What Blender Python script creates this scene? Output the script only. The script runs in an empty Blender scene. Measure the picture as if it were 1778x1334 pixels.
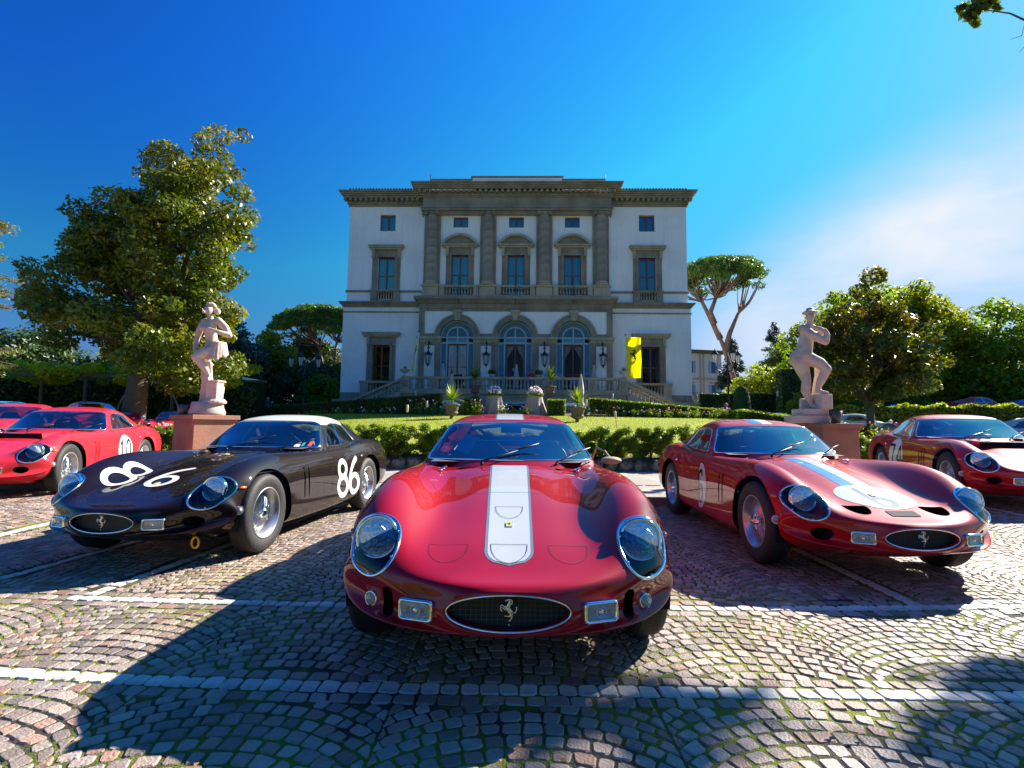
import bpy, bmesh, math, random
import numpy as np
from mathutils import Vector, Matrix
from mathutils.bvhtree import BVHTree
R = math.radians
rnd = random.Random(7)
nrs = np.random.RandomState(7)
scene = bpy.context.scene
col = scene.collection

# ------------------------------------------------------------------ camera
FPX, YH, ROLL, CAMH, PITCH = 905.0, 740.0, 0.011, 1.085, R(5)
cam_d = bpy.data.cameras.new('camera')
cam = bpy.data.objects.new('camera', cam_d)
col.objects.link(cam)
cam_d.sensor_fit = 'HORIZONTAL'
cam_d.sensor_width = 36.0
cam_d.lens = 36.0 * FPX / 1778.0
cam_d.shift_y = -(667 - (YH - FPX * math.tan(PITCH))) / 1778.0
cam_d.clip_start = 0.05
cam_d.clip_end = 3000
cam.matrix_world = (Matrix.Translation((0, 0, CAMH)) @ Matrix.Rotation(R(90) + PITCH, 4, 'X') @ Matrix.Rotation(ROLL, 4, 'Z'))
cam_d.dof.use_dof = False
scene.camera = cam

# ------------------------------------------------------------------ sky, sun, exposure
SUN_DIR = Vector((1.25, 0.88, 1.0)).normalized()
SUN_EL = math.asin(SUN_DIR.z)
SUN_AZ = math.atan2(SUN_DIR.x, SUN_DIR.y)
world = bpy.data.worlds.new('World')
scene.world = world
world.use_nodes = True
wt = world.node_tree
for n in list(wt.nodes):
    wt.nodes.remove(n)
def wn(t, **k):
    n = wt.nodes.new(t)
    for a, b in k.items():
        setattr(n, a, b)
    return n
sky = wn('ShaderNodeTexSky')
sky.sky_type = 'NISHITA'
sky.sun_disc = False
sky.sun_elevation = SUN_EL
sky.sun_rotation = SUN_AZ
sky.altitude = 900
sky.air_density = 1.0
sky.dust_density = 0.15
sky.ozone_density = 3.0
hsv = wn('ShaderNodeHueSaturation')
hsv.inputs['Saturation'].default_value = 1.17
hsv.inputs['Value'].default_value = 1.0
gam = wn('ShaderNodeGamma'); gam.inputs['Gamma'].default_value = 1.4
tc = wn('ShaderNodeTexCoord')
mp = wn('ShaderNodeMapping'); mp.inputs['Scale'].default_value = (1.2, 1.2, 3.6)
noi = wn('ShaderNodeTexNoise')
noi.inputs['Scale'].default_value = 1.6; noi.inputs['Detail'].default_value = 7; noi.inputs['Roughness'].default_value = 0.55
noi.inputs['Distortion'].default_value = 0.6
ramp = wn('ShaderNodeValToRGB')
ramp.color_ramp.elements[0].position = 0.36; ramp.color_ramp.elements[1].position = 0.72
# thin cloud lies towards the sun's side of the sky
dot = wn('ShaderNodeVectorMath', operation='DOT_PRODUCT')
cd = Vector((1.0, 0.80, 0.26)).normalized()
dot.inputs[1].default_value = cd
nrm = wn('ShaderNodeVectorMath', operation='NORMALIZE')
mr = wn('ShaderNodeMapRange'); mr.interpolation_type = 'SMOOTHERSTEP'
mr.inputs['From Min'].default_value = 0.80; mr.inputs['From Max'].default_value = 0.945
mul = wn('ShaderNodeMath', operation='MULTIPLY')
add = wn('ShaderNodeMath', operation='MULTIPLY_ADD'); add.inputs[1].default_value = 0.8; add.inputs[2].default_value = 0.3
mul2 = wn('ShaderNodeMath', operation='MULTIPLY'); mul2.inputs[1].default_value = 0.95
mix = wn('ShaderNodeMixRGB')
mix.inputs[2].default_value = (3.7, 3.68, 3.85, 1)
bg = wn('ShaderNodeBackground'); bg.inputs['Strength'].default_value = 0.086
wo = wn('ShaderNodeOutputWorld')
L = wt.links.new
tintn = wn('ShaderNodeMixRGB', blend_type='MULTIPLY'); tintn.inputs[0].default_value = 1.0; tintn.inputs[2].default_value = (0.66, 0.90, 0.99, 1)
L(sky.outputs[0], tintn.inputs[1]); L(tintn.outputs[0], hsv.inputs['Color']); L(hsv.outputs[0], gam.inputs[0])
mp2 = wn('ShaderNodeMapping'); mp2.inputs['Scale'].default_value = (1, 1, 2)
L(tc.outputs['Generated'], mp2.inputs[0]); L(mp2.outputs[0], nrm.inputs[0]); L(nrm.outputs[0], dot.inputs[0])
L(tc.outputs['Generated'], mp.inputs[0]); L(mp.outputs[0], noi.inputs['Vector'])
cap = wn('ShaderNodeMixRGB', blend_type='DARKEN'); cap.inputs[0].default_value = 1.0; cap.inputs[2].default_value = (1.4, 2.7, 4.4, 1); L(gam.outputs[0], cap.inputs[1])
# polarised look: the clear sky is deepest at right angles to the sun
nr2 = wn('ShaderNodeVectorMath', operation='NORMALIZE'); L(tc.outputs['Generated'], nr2.inputs[0])
ds = wn('ShaderNodeVectorMath', operation='DOT_PRODUCT'); ds.inputs[1].default_value = SUN_DIR; L(nr2.outputs[0], ds.inputs[0])
sq = wn('ShaderNodeMath', operation='MULTIPLY'); L(ds.outputs['Value'], sq.inputs[0]); L(ds.outputs['Value'], sq.inputs[1])
nu_ = wn('ShaderNodeMath', operation='SUBTRACT'); nu_.inputs[0].default_value = 1.0; L(sq.outputs[0], nu_.inputs[1])
de_ = wn('ShaderNodeMath', operation='ADD'); de_.inputs[0].default_value = 1.0; L(sq.outputs[0], de_.inputs[1])
po_ = wn('ShaderNodeMath', operation='DIVIDE'); L(nu_.outputs[0], po_.inputs[0]); L(de_.outputs[0], po_.inputs[1])
pm = wn('ShaderNodeMixRGB'); pm.inputs[1].default_value = (1, 1, 1, 1); pm.inputs[2].default_value = (.30, .36, .50, 1); L(po_.outputs[0], pm.inputs[0])
pol = wn('ShaderNodeMixRGB', blend_type='MULTIPLY'); pol.inputs[0].default_value = 1.0; L(cap.outputs[0], pol.inputs[1]); L(pm.outputs[0], pol.inputs[2])
L(noi.outputs['Fac'], ramp.inputs[0]); L(ramp.outputs[0], add.inputs[0])
L(dot.outputs['Value'], mr.inputs['Value']); L(mr.outputs[0], mul.inputs[0]); L(add.outputs[0], mul.inputs[1])
L(mul.outputs[0], mul2.inputs[0]); L(mul2.outputs[0], mix.inputs[0]); L(pol.outputs[0], mix.inputs[1])
L(mix.outputs[0], bg.inputs['Color']); L(bg.outputs[0], wo.inputs['Surface'])

sun_d = bpy.data.lights.new('sun', 'SUN')
sun_d.energy = 5.0; sun_d.angle = R(0.5); sun_d.color = (1.0, 0.93, 0.82)
sun = bpy.data.objects.new('sun', sun_d); col.objects.link(sun)
sun.rotation_euler = SUN_DIR.to_track_quat('Z', 'Y').to_euler()
sun.location = (20, 14, 30)

scene.view_settings.view_transform = 'Standard'
scene.view_settings.look = 'None'
scene.view_settings.exposure = 1.55
scene.view_settings.gamma = 1.0
scene.view_settings.use_curve_mapping = False
scene.render.engine = 'CYCLES'
scene.cycles.max_bounces = 8
scene.cycles.transparent_max_bounces = 24
scene.cycles.sample_clamp_indirect = 8

# ------------------------------------------------------------------ materials
MATS = {}
def mat(name, base, rough=0.6, metal=0.0, coat=0.0, coat_rough=0.03, var=0.0, vscale=4.0, bump=0.0, bscale=30.0,
        tint=None, tint_scale=1.0, tint_lo=0.45, tint_hi=0.6, spec=0.5, attr=None, attr_amt=0.0, transl=0.0, emis=None, obj_rand=0.0, coord='Object', streak=None, stain=0.0):
    if name in MATS:
        return MATS[name]
    m = bpy.data.materials.new(name); m.use_nodes = True
    nt = m.node_tree; N = nt.nodes; Lk = nt.links.new
    b = N['Principled BSDF']
    b.inputs['Roughness'].default_value = rough
    b.inputs['Metallic'].default_value = metal
    b.inputs['Coat Weight'].default_value = coat
    b.inputs['Coat Roughness'].default_value = coat_rough
    b.inputs['Specular IOR Level'].default_value = spec
    b.inputs['Base Color'].default_value = (*base, 1)
    tcn = N.new('ShaderNodeTexCoord'); C = tcn.outputs[coord]
    cur = None
    def rgb(c):
        n = N.new('ShaderNodeRGB'); n.outputs[0].default_value = (*c, 1); return n.outputs[0]
    cur = rgb(base)
    if tint is not None:
        nz = N.new('ShaderNodeTexNoise'); nz.inputs['Scale'].default_value = tint_scale; nz.inputs['Detail'].default_value = 6
        Lk(C, nz.inputs['Vector'])
        rp = N.new('ShaderNodeMapRange'); rp.inputs['From Min'].default_value = tint_lo; rp.inputs['From Max'].default_value = tint_hi
        Lk(nz.outputs['Fac'], rp.inputs['Value'])
        mx = N.new('ShaderNodeMixRGB'); Lk(rp.outputs[0], mx.inputs[0]); Lk(cur, mx.inputs[1]); mx.inputs[2].default_value = (*tint, 1)
        cur = mx.outputs[0]
    def valmul(srcval, lo, hi, cur):
        r2 = N.new('ShaderNodeMapRange'); r2.inputs['To Min'].default_value = lo; r2.inputs['To Max'].default_value = hi
        Lk(srcval, r2.inputs['Value'])
        h = N.new('ShaderNodeHueSaturation'); Lk(r2.outputs[0], h.inputs['Value']); Lk(cur, h.inputs['Color'])
        return h.outputs[0]
    if var:
        nz = N.new('ShaderNodeTexNoise'); nz.inputs['Scale'].default_value = vscale; nz.inputs['Detail'].default_value = 8
        nz.inputs['Roughness'].default_value = 0.65
        Lk(C, nz.inputs['Vector'])
        cur = valmul(nz.outputs['Fac'], 1 - var * 2, 1 + var * 2, cur)
    if attr:
        at = N.new('ShaderNodeAttribute'); at.attribute_name = attr
        cur2 = valmul(at.outputs['Fac'], 1 - attr_amt, 1 + attr_amt, cur)
        cur = cur2
    if obj_rand:
        oi = N.new('ShaderNodeObjectInfo')
        cur = valmul(oi.outputs['Random'], 1 - obj_rand, 1 + obj_rand, cur)
    if streak:
        mpn = N.new('ShaderNodeMapping'); mpn.inputs['Scale'].default_value = (2.2, 2.2, 0.16); Lk(C, mpn.inputs[0])
        nz = N.new('ShaderNodeTexNoise'); nz.inputs['Scale'].default_value = 1.6; nz.inputs['Detail'].default_value = 7; nz.inputs['Roughness'].default_value = .7; Lk(mpn.outputs[0], nz.inputs['Vector'])
        rp = N.new('ShaderNodeMapRange'); rp.inputs['From Min'].default_value = .48; rp.inputs['From Max'].default_value = .78; rp.inputs['To Max'].default_value = .75; Lk(nz.outputs['Fac'], rp.inputs['Value'])
        mx = N.new('ShaderNodeMixRGB'); Lk(rp.outputs[0], mx.inputs[0]); Lk(cur, mx.inputs[1]); mx.inputs[2].default_value = (*streak, 1); cur = mx.outputs[0]
    if stain:
        gm = N.new('ShaderNodeNewGeometry')
        for sc_, lo_, hi_ in ((1.1, .50, .74), (5.0, .60, .75)):
            nz = N.new('ShaderNodeTexNoise'); nz.inputs['Scale'].default_value = sc_; nz.inputs['Detail'].default_value = 5; Lk(gm.outputs['Position'], nz.inputs['Vector'])
            rp = N.new('ShaderNodeMapRange'); rp.inputs['From Min'].default_value = lo_; rp.inputs['From Max'].default_value = hi_; rp.inputs['To Min'].default_value = 1.0; rp.inputs['To Max'].default_value = 1 - stain; Lk(nz.outputs['Fac'], rp.inputs['Value'])
            h = N.new('ShaderNodeHueSaturation'); Lk(rp.outputs[0], h.inputs['Value']); Lk(cur, h.inputs['Color']); cur = h.outputs[0]
    Lk(cur, b.inputs['Base Color'])
    if bump:
        nz = N.new('ShaderNodeTexNoise'); nz.inputs['Scale'].default_value = bscale; nz.inputs['Detail'].default_value = 6
        Lk(C, nz.inputs['Vector'])
        bp = N.new('ShaderNodeBump'); bp.inputs['Strength'].default_value = bump; bp.inputs['Distance'].default_value = 0.02
        Lk(nz.outputs['Fac'], bp.inputs['Height']); Lk(bp.outputs[0], b.inputs['Normal'])
    if transl:
        tr = N.new('ShaderNodeBsdfTranslucent')
        h = N.new('ShaderNodeHueSaturation'); h.inputs['Value'].default_value = 1.6; h.inputs['Saturation'].default_value = 1.15
        Lk(cur, h.inputs['Color']); Lk(h.outputs[0], tr.inputs['Color'])
        ms = N.new('ShaderNodeMixShader'); ms.inputs[0].default_value = transl
        out = N['Material Output']
        Lk(b.outputs[0], ms.inputs[1]); Lk(tr.outputs[0], ms.inputs[2]); Lk(ms.outputs[0], out.inputs['Surface'])
    MATS[name] = m
    return m
def glassmat(name, tint=(0.75, 0.85, 0.9), ior=1.5, rough=0.0, refl=1.0):
    """thin pane: see-through with a Fresnel reflection"""
    if name in MATS:
        return MATS[name]
    m = bpy.data.materials.new(name); m.use_nodes = True
    nt = m.node_tree; N = nt.nodes; Lk = nt.links.new
    N.remove(N['Principled BSDF'])
    fr = N.new('ShaderNodeFresnel'); fr.inputs['IOR'].default_value = ior
    tr = N.new('ShaderNodeBsdfTransparent'); tr.inputs[0].default_value = (*tint, 1)
    gl = N.new('ShaderNodeBsdfGlossy'); gl.inputs['Roughness'].default_value = rough
    mu = N.new('ShaderNodeMath'); mu.operation = 'MULTIPLY'; mu.inputs[1].default_value = refl; mu.use_clamp = True
    ms = N.new('ShaderNodeMixShader')
    Lk(fr.outputs[0], mu.inputs[0]); Lk(mu.outputs[0], ms.inputs[0]); Lk(tr.outputs[0], ms.inputs[1]); Lk(gl.outputs[0], ms.inputs[2])
    Lk(ms.outputs[0], N['Material Output'].inputs['Surface'])
    MATS[name] = m
    return m

# ------------------------------------------------------------------ builders
class MB:
    """collects shapes; build() links them as ONE mesh object"""
    def __init__(s): s.v = []; s.f = []
    def add(s, v, f):
        o = len(s.v); s.v.extend([tuple(p) for p in v]); s.f.extend([tuple(i + o for i in q) for q in f]); return s
    def box(s, x0, y0, z0, x1, y1, z1):
        v = [(x0, y0, z0), (x1, y0, z0), (x1, y1, z0), (x0, y1, z0), (x0, y0, z1), (x1, y0, z1), (x1, y1, z1), (x0, y1, z1)]
        return s.add(v, [(0, 3, 2, 1), (4, 5, 6, 7), (0, 1, 5, 4), (1, 2, 6, 5), (2, 3, 7, 6), (3, 0, 4, 7)])
    def cbox(s, c, sz, rz=0.0):
        x, y, z = sz[0] / 2, sz[1] / 2, sz[2] / 2
        cs, sn = math.cos(rz), math.sin(rz)
        v = []
        for (a, b, d) in [(-x, -y, -z), (x, -y, -z), (x, y, -z), (-x, y, -z), (-x, -y, z), (x, -y, z), (x, y, z), (-x, y, z)]:
            v.append((c[0] + a * cs - b * sn, c[1] + a * sn + b * cs, c[2] + d))
        return s.add(v, [(0, 3, 2, 1), (4, 5, 6, 7), (0, 1, 5, 4), (1, 2, 6, 5), (2, 3, 7, 6), (3, 0, 4, 7)])
    def lathe(s, prof, c=(0, 0, 0), n=16, axis='z', cap=True, a0=0, a1=2 * math.pi):
        full = abs(a1 - a0 - 2 * math.pi) < 1e-6
        m = n if full else n + 1
        v = []
        for r, h in prof:
            for i in range(m):
                a = a0 + (a1 - a0) * i / n
                x, y = r * math.cos(a), r * math.sin(a)
                if axis == 'z': p = (c[0] + x, c[1] + y, c[2] + h)
                elif axis == 'x': p = (c[0] + h, c[1] + x, c[2] + y)
                else: p = (c[0] + x, c[1] + h, c[2] + y)
                v.append(p)
        f = []
        for k in range(len(prof) - 1):
            for i in range(m if full else m - 1):
                j = (i + 1) % m
                f.append((k * m + i, k * m + j, (k + 1) * m + j, (k + 1) * m + i))
        if cap and full:
            if prof[0][0] > 1e-6: f.append(tuple(range(m - 1, -1, -1)))
            if prof[-1][0] > 1e-6: f.append(tuple((len(prof) - 1) * m + i for i in range(m)))
        return s.add(v, f)
    def tube(s, pts, rad, n=8, closed=False, flat=None, cap=True):
        pts = [Vector(p) for p in pts]; k = len(pts)
        if not hasattr(rad, '__len__'): rad = [rad] * k
        v = []; up = None
        for i, p in enumerate(pts):
            if closed: t = pts[(i + 1) % k] - pts[i - 1]
            else: t = pts[min(i + 1, k - 1)] - pts[max(i - 1, 0)]
            if t.length < 1e-9: t = Vector((0, 0, 1))
            t.normalize()
            if up is None:
                up = t.orthogonal().normalized()
            up = (up - t * up.dot(t))
            up = up.normalized() if up.length > 1e-6 else t.orthogonal().normalized()
            sd = t.cross(up)
            for j in range(n):
                a = 2 * math.pi * j / n
                q = p + (up * math.cos(a) + sd * math.sin(a)) * rad[i]
                if flat: q[flat[0]] = p[flat[0]] + (q[flat[0]] - p[flat[0]]) * flat[1]
                v.append(q)
        f = []
        for i in range(k if closed else k - 1):
            ii = (i + 1) % k
            for j in range(n):
                jj = (j + 1) % n
                f.append((i * n + j, i * n + jj, ii * n + jj, ii * n + j))
        if cap and not closed:
            f.append(tuple(range(n - 1, -1, -1))); f.append(tuple((k - 1) * n + j for j in range(n)))
        return s.add(v, f)
    def ball(s, c, r, n=10, m=6, sc=(1, 1, 1)):
        v = [(c[0], c[1], c[2] + r * sc[2])]
        for i in range(1, m):
            a = math.pi * i / m
            for j in range(n):
                b = 2 * math.pi * j / n
                v.append((c[0] + r * sc[0] * math.sin(a) * math.cos(b), c[1] + r * sc[1] * math.sin(a) * math.sin(b), c[2] + r * sc[2] * math.cos(a)))
        v.append((c[0], c[1], c[2] - r * sc[2]))
        f = [(0, 1 + j, 1 + (j + 1) % n) for j in range(n)]
        for i in range(m - 2):
            for j in range(n):
                f.append((1 + i * n + j, 1 + (i + 1) * n + j, 1 + (i + 1) * n + (j + 1) % n, 1 + i * n + (j + 1) % n))
        l = len(v) - 1; o = 1 + (m - 2) * n
        f += [(l, o + (j + 1) % n, o + j) for j in range(n)]
        return s.add(v, f)
    def prism(s, poly, y0, y1):
        """polygon in x,z extruded along y"""
        n = len(poly)
        v = [(p[0], y0, p[1]) for p in poly] + [(p[0], y1, p[1]) for p in poly]
        f = [tuple(range(n)), tuple(range(2 * n - 1, n - 1, -1))]
        for i in range(n):
            j = (i + 1) % n
            f.append((i, i + n, j + n, j))
        return s.add(v, f)
    def build(s, name, m=None, parent=None, smooth=False, loc=(0, 0, 0), rz=0.0, bevel=0.0, auto=None):
        return mesh_obj(name, s.v, s.f, m, parent, smooth, loc, rz, bevel, auto)
def mesh_obj(name, v, f, m=None, parent=None, smooth=False, loc=(0, 0, 0), rz=0.0, bevel=0.0, auto=None):
    me = bpy.data.meshes.new(name)
    me.from_pydata([tuple(p) for p in v], [], [tuple(q) for q in f])
    me.update()
    if smooth or auto:
        me.polygons.foreach_set('use_smooth', [True] * len(me.polygons))
    if auto:
        me.set_sharp_from_angle(angle=R(auto))
    if m: me.materials.append(m)
    o = bpy.data.objects.new(name, me); col.objects.link(o)
    o.location = loc; o.rotation_euler = (0, 0, rz)
    if parent: o.parent = parent
    if bevel:
        md = o.modifiers.new('bevel', 'BEVEL'); md.width = bevel; md.segments = 1; md.limit_method = 'ANGLE'
    return o
def np_mesh(name, V, F, m=None, parent=None, smooth=False, attr=None, attr_name='tint'):
    """fast path: V (n,3), F (k,4) or (k,3) arrays; attr is one value per face"""
    me = bpy.data.meshes.new(name)
    V = np.asarray(V, np.float32); F = np.asarray(F, np.int32); k, c = F.shape
    me.vertices.add(len(V)); me.vertices.foreach_set('co', V.ravel())
    me.loops.add(k * c); me.loops.foreach_set('vertex_index', F.ravel())
    me.polygons.add(k)
    me.polygons.foreach_set('loop_start', np.arange(0, k * c, c, dtype=np.int32))
    me.polygons.foreach_set('loop_total', np.full(k, c, np.int32))
    if smooth: me.polygons.foreach_set('use_smooth', np.ones(k, bool))
    me.update(calc_edges=True)
    if attr is not None:
        a = me.attributes.new(attr_name, 'FLOAT', 'FACE'); a.data.foreach_set('value', np.asarray(attr, np.float32))
    if m: me.materials.append(m)
    o = bpy.data.objects.new(name, me); col.objects.link(o)
    if parent: o.parent = parent
    return o
def tag(o, label=None, cat=None, group=None, kind=None):
    if label: o['label'] = label
    if cat: o['category'] = cat
    if group: o['group'] = group
    if kind: o['kind'] = kind
    return o
def thing(name, label, cat, loc=(0, 0, 0), rz=0.0, group=None):
    o = bpy.data.objects.new(name, None); col.objects.link(o)
    o.empty_display_size = 0.2; o.location = loc; o.rotation_euler = (0, 0, rz)
    return tag(o, label, cat, group)
def copy_tree(o, parent=None):
    c = o.copy(); col.objects.link(c)
    if parent is not None: c.parent = parent
    for ch in list(o.children): copy_tree(ch, c)
    return c
def copy_thing(o, loc, rz=None, label=None, scale=None):
    c = copy_tree(o); c.location = loc
    if rz is not None: c.rotation_euler = (0, 0, rz)
    if label: c['label'] = label
    if scale: c.scale = scale
    return c
def smooth01(t):
    t = max(0.0, min(1.0, t)); return t * t * (3 - 2 * t)
def ground_z(x, y):
    if y < 12.35: return 0.0
    lawn = 0.30 + (y - 12.5) * 0.087 if y < 28 else 1.65 + (y - 28) * 0.08
    lawn = min(lawn, 2.2)
    outer = min(0.045 * (y - 12.3), 1.1) + max(0, min((y - 24) / 30, 1)) * 0.3
    t = smooth01((abs(x - 0.8) - 10.5) / 4.0)
    return lawn * (1 - t) + outer * t
# ------------------------------------------------------------------ materials used in the setting
M_joint = mat('moss_joint', (0.028, 0.024, 0.016), 0.95, tint=(0.15, 0.18, 0.006), tint_scale=2.1, tint_lo=0.40, tint_hi=0.56, var=0.25, vscale=60, bump=0.8, bscale=120)
M_cobble = mat('porphyry', (0.27, 0.215, 0.19), 0.62, tint=(0.34, 0.25, 0.185), tint_scale=0.9, tint_lo=0.42, tint_hi=0.62, var=0.14, vscale=45, bump=0.45, bscale=90, attr='tint', attr_amt=0.42, stain=.38)
M_cobble_pink = mat('porphyry_pink', (0.30, 0.18, 0.135), 0.62, var=0.14, vscale=45, bump=0.45, bscale=90, attr='tint', attr_amt=0.35, stain=.38)
M_line = mat('travertine', (0.60, 0.56, 0.50), 0.6, tint=(0.36, 0.34, 0.30), tint_scale=9, tint_lo=0.5, tint_hi=0.72, var=0.1, vscale=60, bump=0.3, bscale=80, attr='tint', attr_amt=0.14, stain=.28)
M_asphalt = mat('path_grit', (0.33, 0.29, 0.245), 0.9, tint=(0.42, 0.37, 0.31), tint_scale=1.5, var=0.2, vscale=180, bump=0.6, bscale=220)
M_kerb = mat('kerb_stone', (0.20, 0.16, 0.14), 0.8, var=0.2, vscale=9, bump=0.5, bscale=40)
M_lawn = mat('lawn_grass', (0.19, 0.23, 0.012), 0.9, tint=(0.28, 0.30, 0.02), tint_scale=0.35, tint_lo=0.38, tint_hi=0.62, var=0.2, vscale=9, bump=0.7, bscale=60)
M_ground = mat('driveway_gravel', (0.19, 0.17, 0.14), 0.95, var=0.2, vscale=6, bump=0.4, bscale=60, tint=(0.06, 0.09, 0.02), tint_scale=0.12, tint_lo=0.45, tint_hi=0.55)
M_soil = mat('soil', (0.075, 0.05, 0.03), 1.0, var=0.3, vscale=8, bump=0.8, bscale=30)

# ------------------------------------------------------------------ ground sheets
def grid_sheet(name, xs, ys, zf, m, dz=0.0):
    xs = list(xs); ys = list(ys)
    v = [(x, y, zf(x, y) + dz) for y in ys for x in xs]
    nx = len(xs)
    f = [(j * nx + i, j * nx + i + 1, (j + 1) * nx + i + 1, (j + 1) * nx + i) for j in range(len(ys) - 1) for i in range(nx - 1)]
    o = mesh_obj(name, v, f, m, smooth=True); tag(o, kind='structure'); return o
gx = [-900, -400, -200, -120, -80, -60, -45, -35] + [i for i in np.arange(-30, 30.1, 1.0)] + [35, 45, 60, 80, 120, 200, 400, 900]
gy_ = [-400, -150, -60, -30, -10, 0, 6, 12.30] + [i for i in np.arange(12.5, 60, 1.0)] + [65, 80, 100, 140, 200, 400, 900]
o = grid_sheet('ground', gx, gy_, lambda x, y: (-0.06 if y < 12.35 else ground_z(x, y)), M_ground)
lawn = grid_sheet('lawn', np.linspace(-13.5, 15, 60), [12.44] + list(np.linspace(12.6, 27.9, 40)), ground_z, M_lawn, 0.006)
bed = grid_sheet('flower_bed', np.linspace(-13.5, 15, 60), np.linspace(27.9, 31, 6), ground_z, M_soil, 0.010)
bed2 = grid_sheet('hedge_bed', np.linspace(-13.5, 15, 60), np.linspace(12.36, 13.3, 3), ground_z, M_soil, 0.013)

# short grass standing on the lawn
def blades(n, xr, yr, h, seed, w=0.012):
    r = np.random.RandomState(seed)
    x = r.uniform(*xr, n); y = r.uniform(*yr, n)
    z = np.array([ground_z(a, b) for a, b in zip(x, y)])
    a = r.uniform(0, 6.28, n); hh = h * r.uniform(0.5, 1.3, n)
    dx, dy = np.cos(a) * w, np.sin(a) * w
    lx, ly = r.normal(0, 0.35, n) * hh, r.normal(0, 0.35, n) * hh
    V = np.stack([np.stack([x - dx, y - dy, z - .005], 1), np.stack([x + dx, y + dy, z - .005], 1), np.stack([x + lx, y + ly, z + hh], 1)], 1).reshape(-1, 3)
    return V, np.arange(n * 3).reshape(-1, 3), r.uniform(0, 1, n)
M_blade = mat('grass_blade', (0.25, 0.30, 0.02), 0.7, attr='tint', attr_amt=0.5, transl=0.4)
V, F, T = blades(60000, (-12, 13), (13.1, 27.8), 0.055, 3)
o = np_mesh('grass', V, F, M_blade, attr=T); tag(o, 'short bright green grass on the sloping lawn', 'grass', kind='stuff')

# ------------------------------------------------------------------ cobbled pavement in segmental arcs
pave_end = 7.45
def side_rise(x):
    return .17 * smooth01((x - 3.9) / 1.7) if x > 0 else .13 * smooth01((-x - 4.1) / 1.7)
xs_ = [-16, -9] + list(np.linspace(-6.2, -4.0, 9)) + [-2, 0, 2] + list(np.linspace(3.8, 6.0, 9)) + [9, 18]
pavement = mesh_obj('pavement', [(x, y, side_rise(x)) for y in (-7, pave_end) for x in xs_], [(i, i + 1, len(xs_) + i + 1, len(xs_) + i) for i in range(len(xs_) - 1)], M_joint, smooth=True)
pavement.location.z = -0.012
tag(pavement, 'cobbled car park laid in arcs of porphyry setts with mossy joints', kind='structure')
PITCHW, SR = 1.04, 0.076
RAD = PITCHW / 2 / math.sin(R(42))
def lineA(x): return 2.275 + 0.012 * max(0, -0.2 - x) ** 2 * 1.8 - 0.012 * (x - 0.3) * 0.5
def lineB(x): return 3.27 + 0.018 * (x * x) * 0.6
def bay_line(x, y, p, q, w):
    """signed band test for a separator between p and q"""
    dx, dy = q[0] - p[0], q[1] - p[1]; l = math.hypot(dx, dy)
    t = ((x - p[0]) * dx + (y - p[1]) * dy) / l
    d = abs((x - p[0]) * dy - (y - p[1]) * dx) / l
    return -0.05 < t < l + 0.05 and d < w
SEPS = [((-2.66, 3.40), (-2.30, 7.4)), ((-3.56, 3.45), (-3.22, 7.4)), ((-4.62, 3.5), (-4.9, 7.4)), ((2.56, 3.38), (2.72, 7.4)), ((5.4, 3.5), (5.9, 7.4)), ((-7.4, 3.5), (-7.9, 7.4))]
near_list = []; all_quads = []
def stone_allowed(cx, cy):
    if abs(cy - lineA(cx)) < 0.128 and cx > -7: return False
    if -7.5 < cx < 7.5 and abs(cy - lineB(cx)) < 0.137: return False
    for p, q in SEPS:
        if bay_line(cx, cy, p, q, 0.085): return False
    return True
def visible(cx, cy):
    if cy < 1.45: return False
    return abs(cx) < cy * 1.08 + 1.7
def add_quad(c4, kind):
    cx = sum(p[0] for p in c4) / 4; cy = sum(p[1] for p in c4) / 4
    if not visible(cx, cy): return
    all_quads.append((c4, kind, cx, cy))
kmin, kmax = -9, 9
for k in range(kmin, kmax + 1):
    xc = k * PITCHW + 0.06
    nst = 16
    for n in range(-2, 104):
        base = 0.9 + n * SR + (0.040 if k % 2 else 0)
        if base - 0.4 > pave_end: continue
        ang = [R(-42) + R(84) * (i + 0.0) / nst for i in range(nst + 1)]
        off = rnd.uniform(-0.35, 0.35) * R(84) / nst
        jit = [0] + [rnd.uniform(-0.14, 0.14) * R(84) / nst for _ in range(nst - 1)] + [0]
        ang = [a + j for a, j in zip(ang, jit)]
        for i in range(nst):
            a0, a1 = ang[i], ang[i + 1]
            if i: a0 += off * 0.5
            if i < nst - 1: a1 += off * 0.5
            def P(a, dr):
                x_ = RAD * math.sin(a)
                if dr:
                    x_ = min(max(x_ + SR * math.cos(a) * math.sin(a) * 0.9, -PITCHW / 2), PITCHW / 2)
                return (xc + x_, base + math.sqrt(RAD * RAD - x_ * x_) - RAD + dr)
            q = [P(a0, 0), P(a1, 0), P(a1, SR), P(a0, SR)]
            cx = sum(p[0] for p in q) / 4; cy = sum(p[1] for p in q) / 4
            if cy > pave_end - 0.03: continue
            if not stone_allowed(cx, cy): continue
            add_quad(q, 'c')
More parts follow.
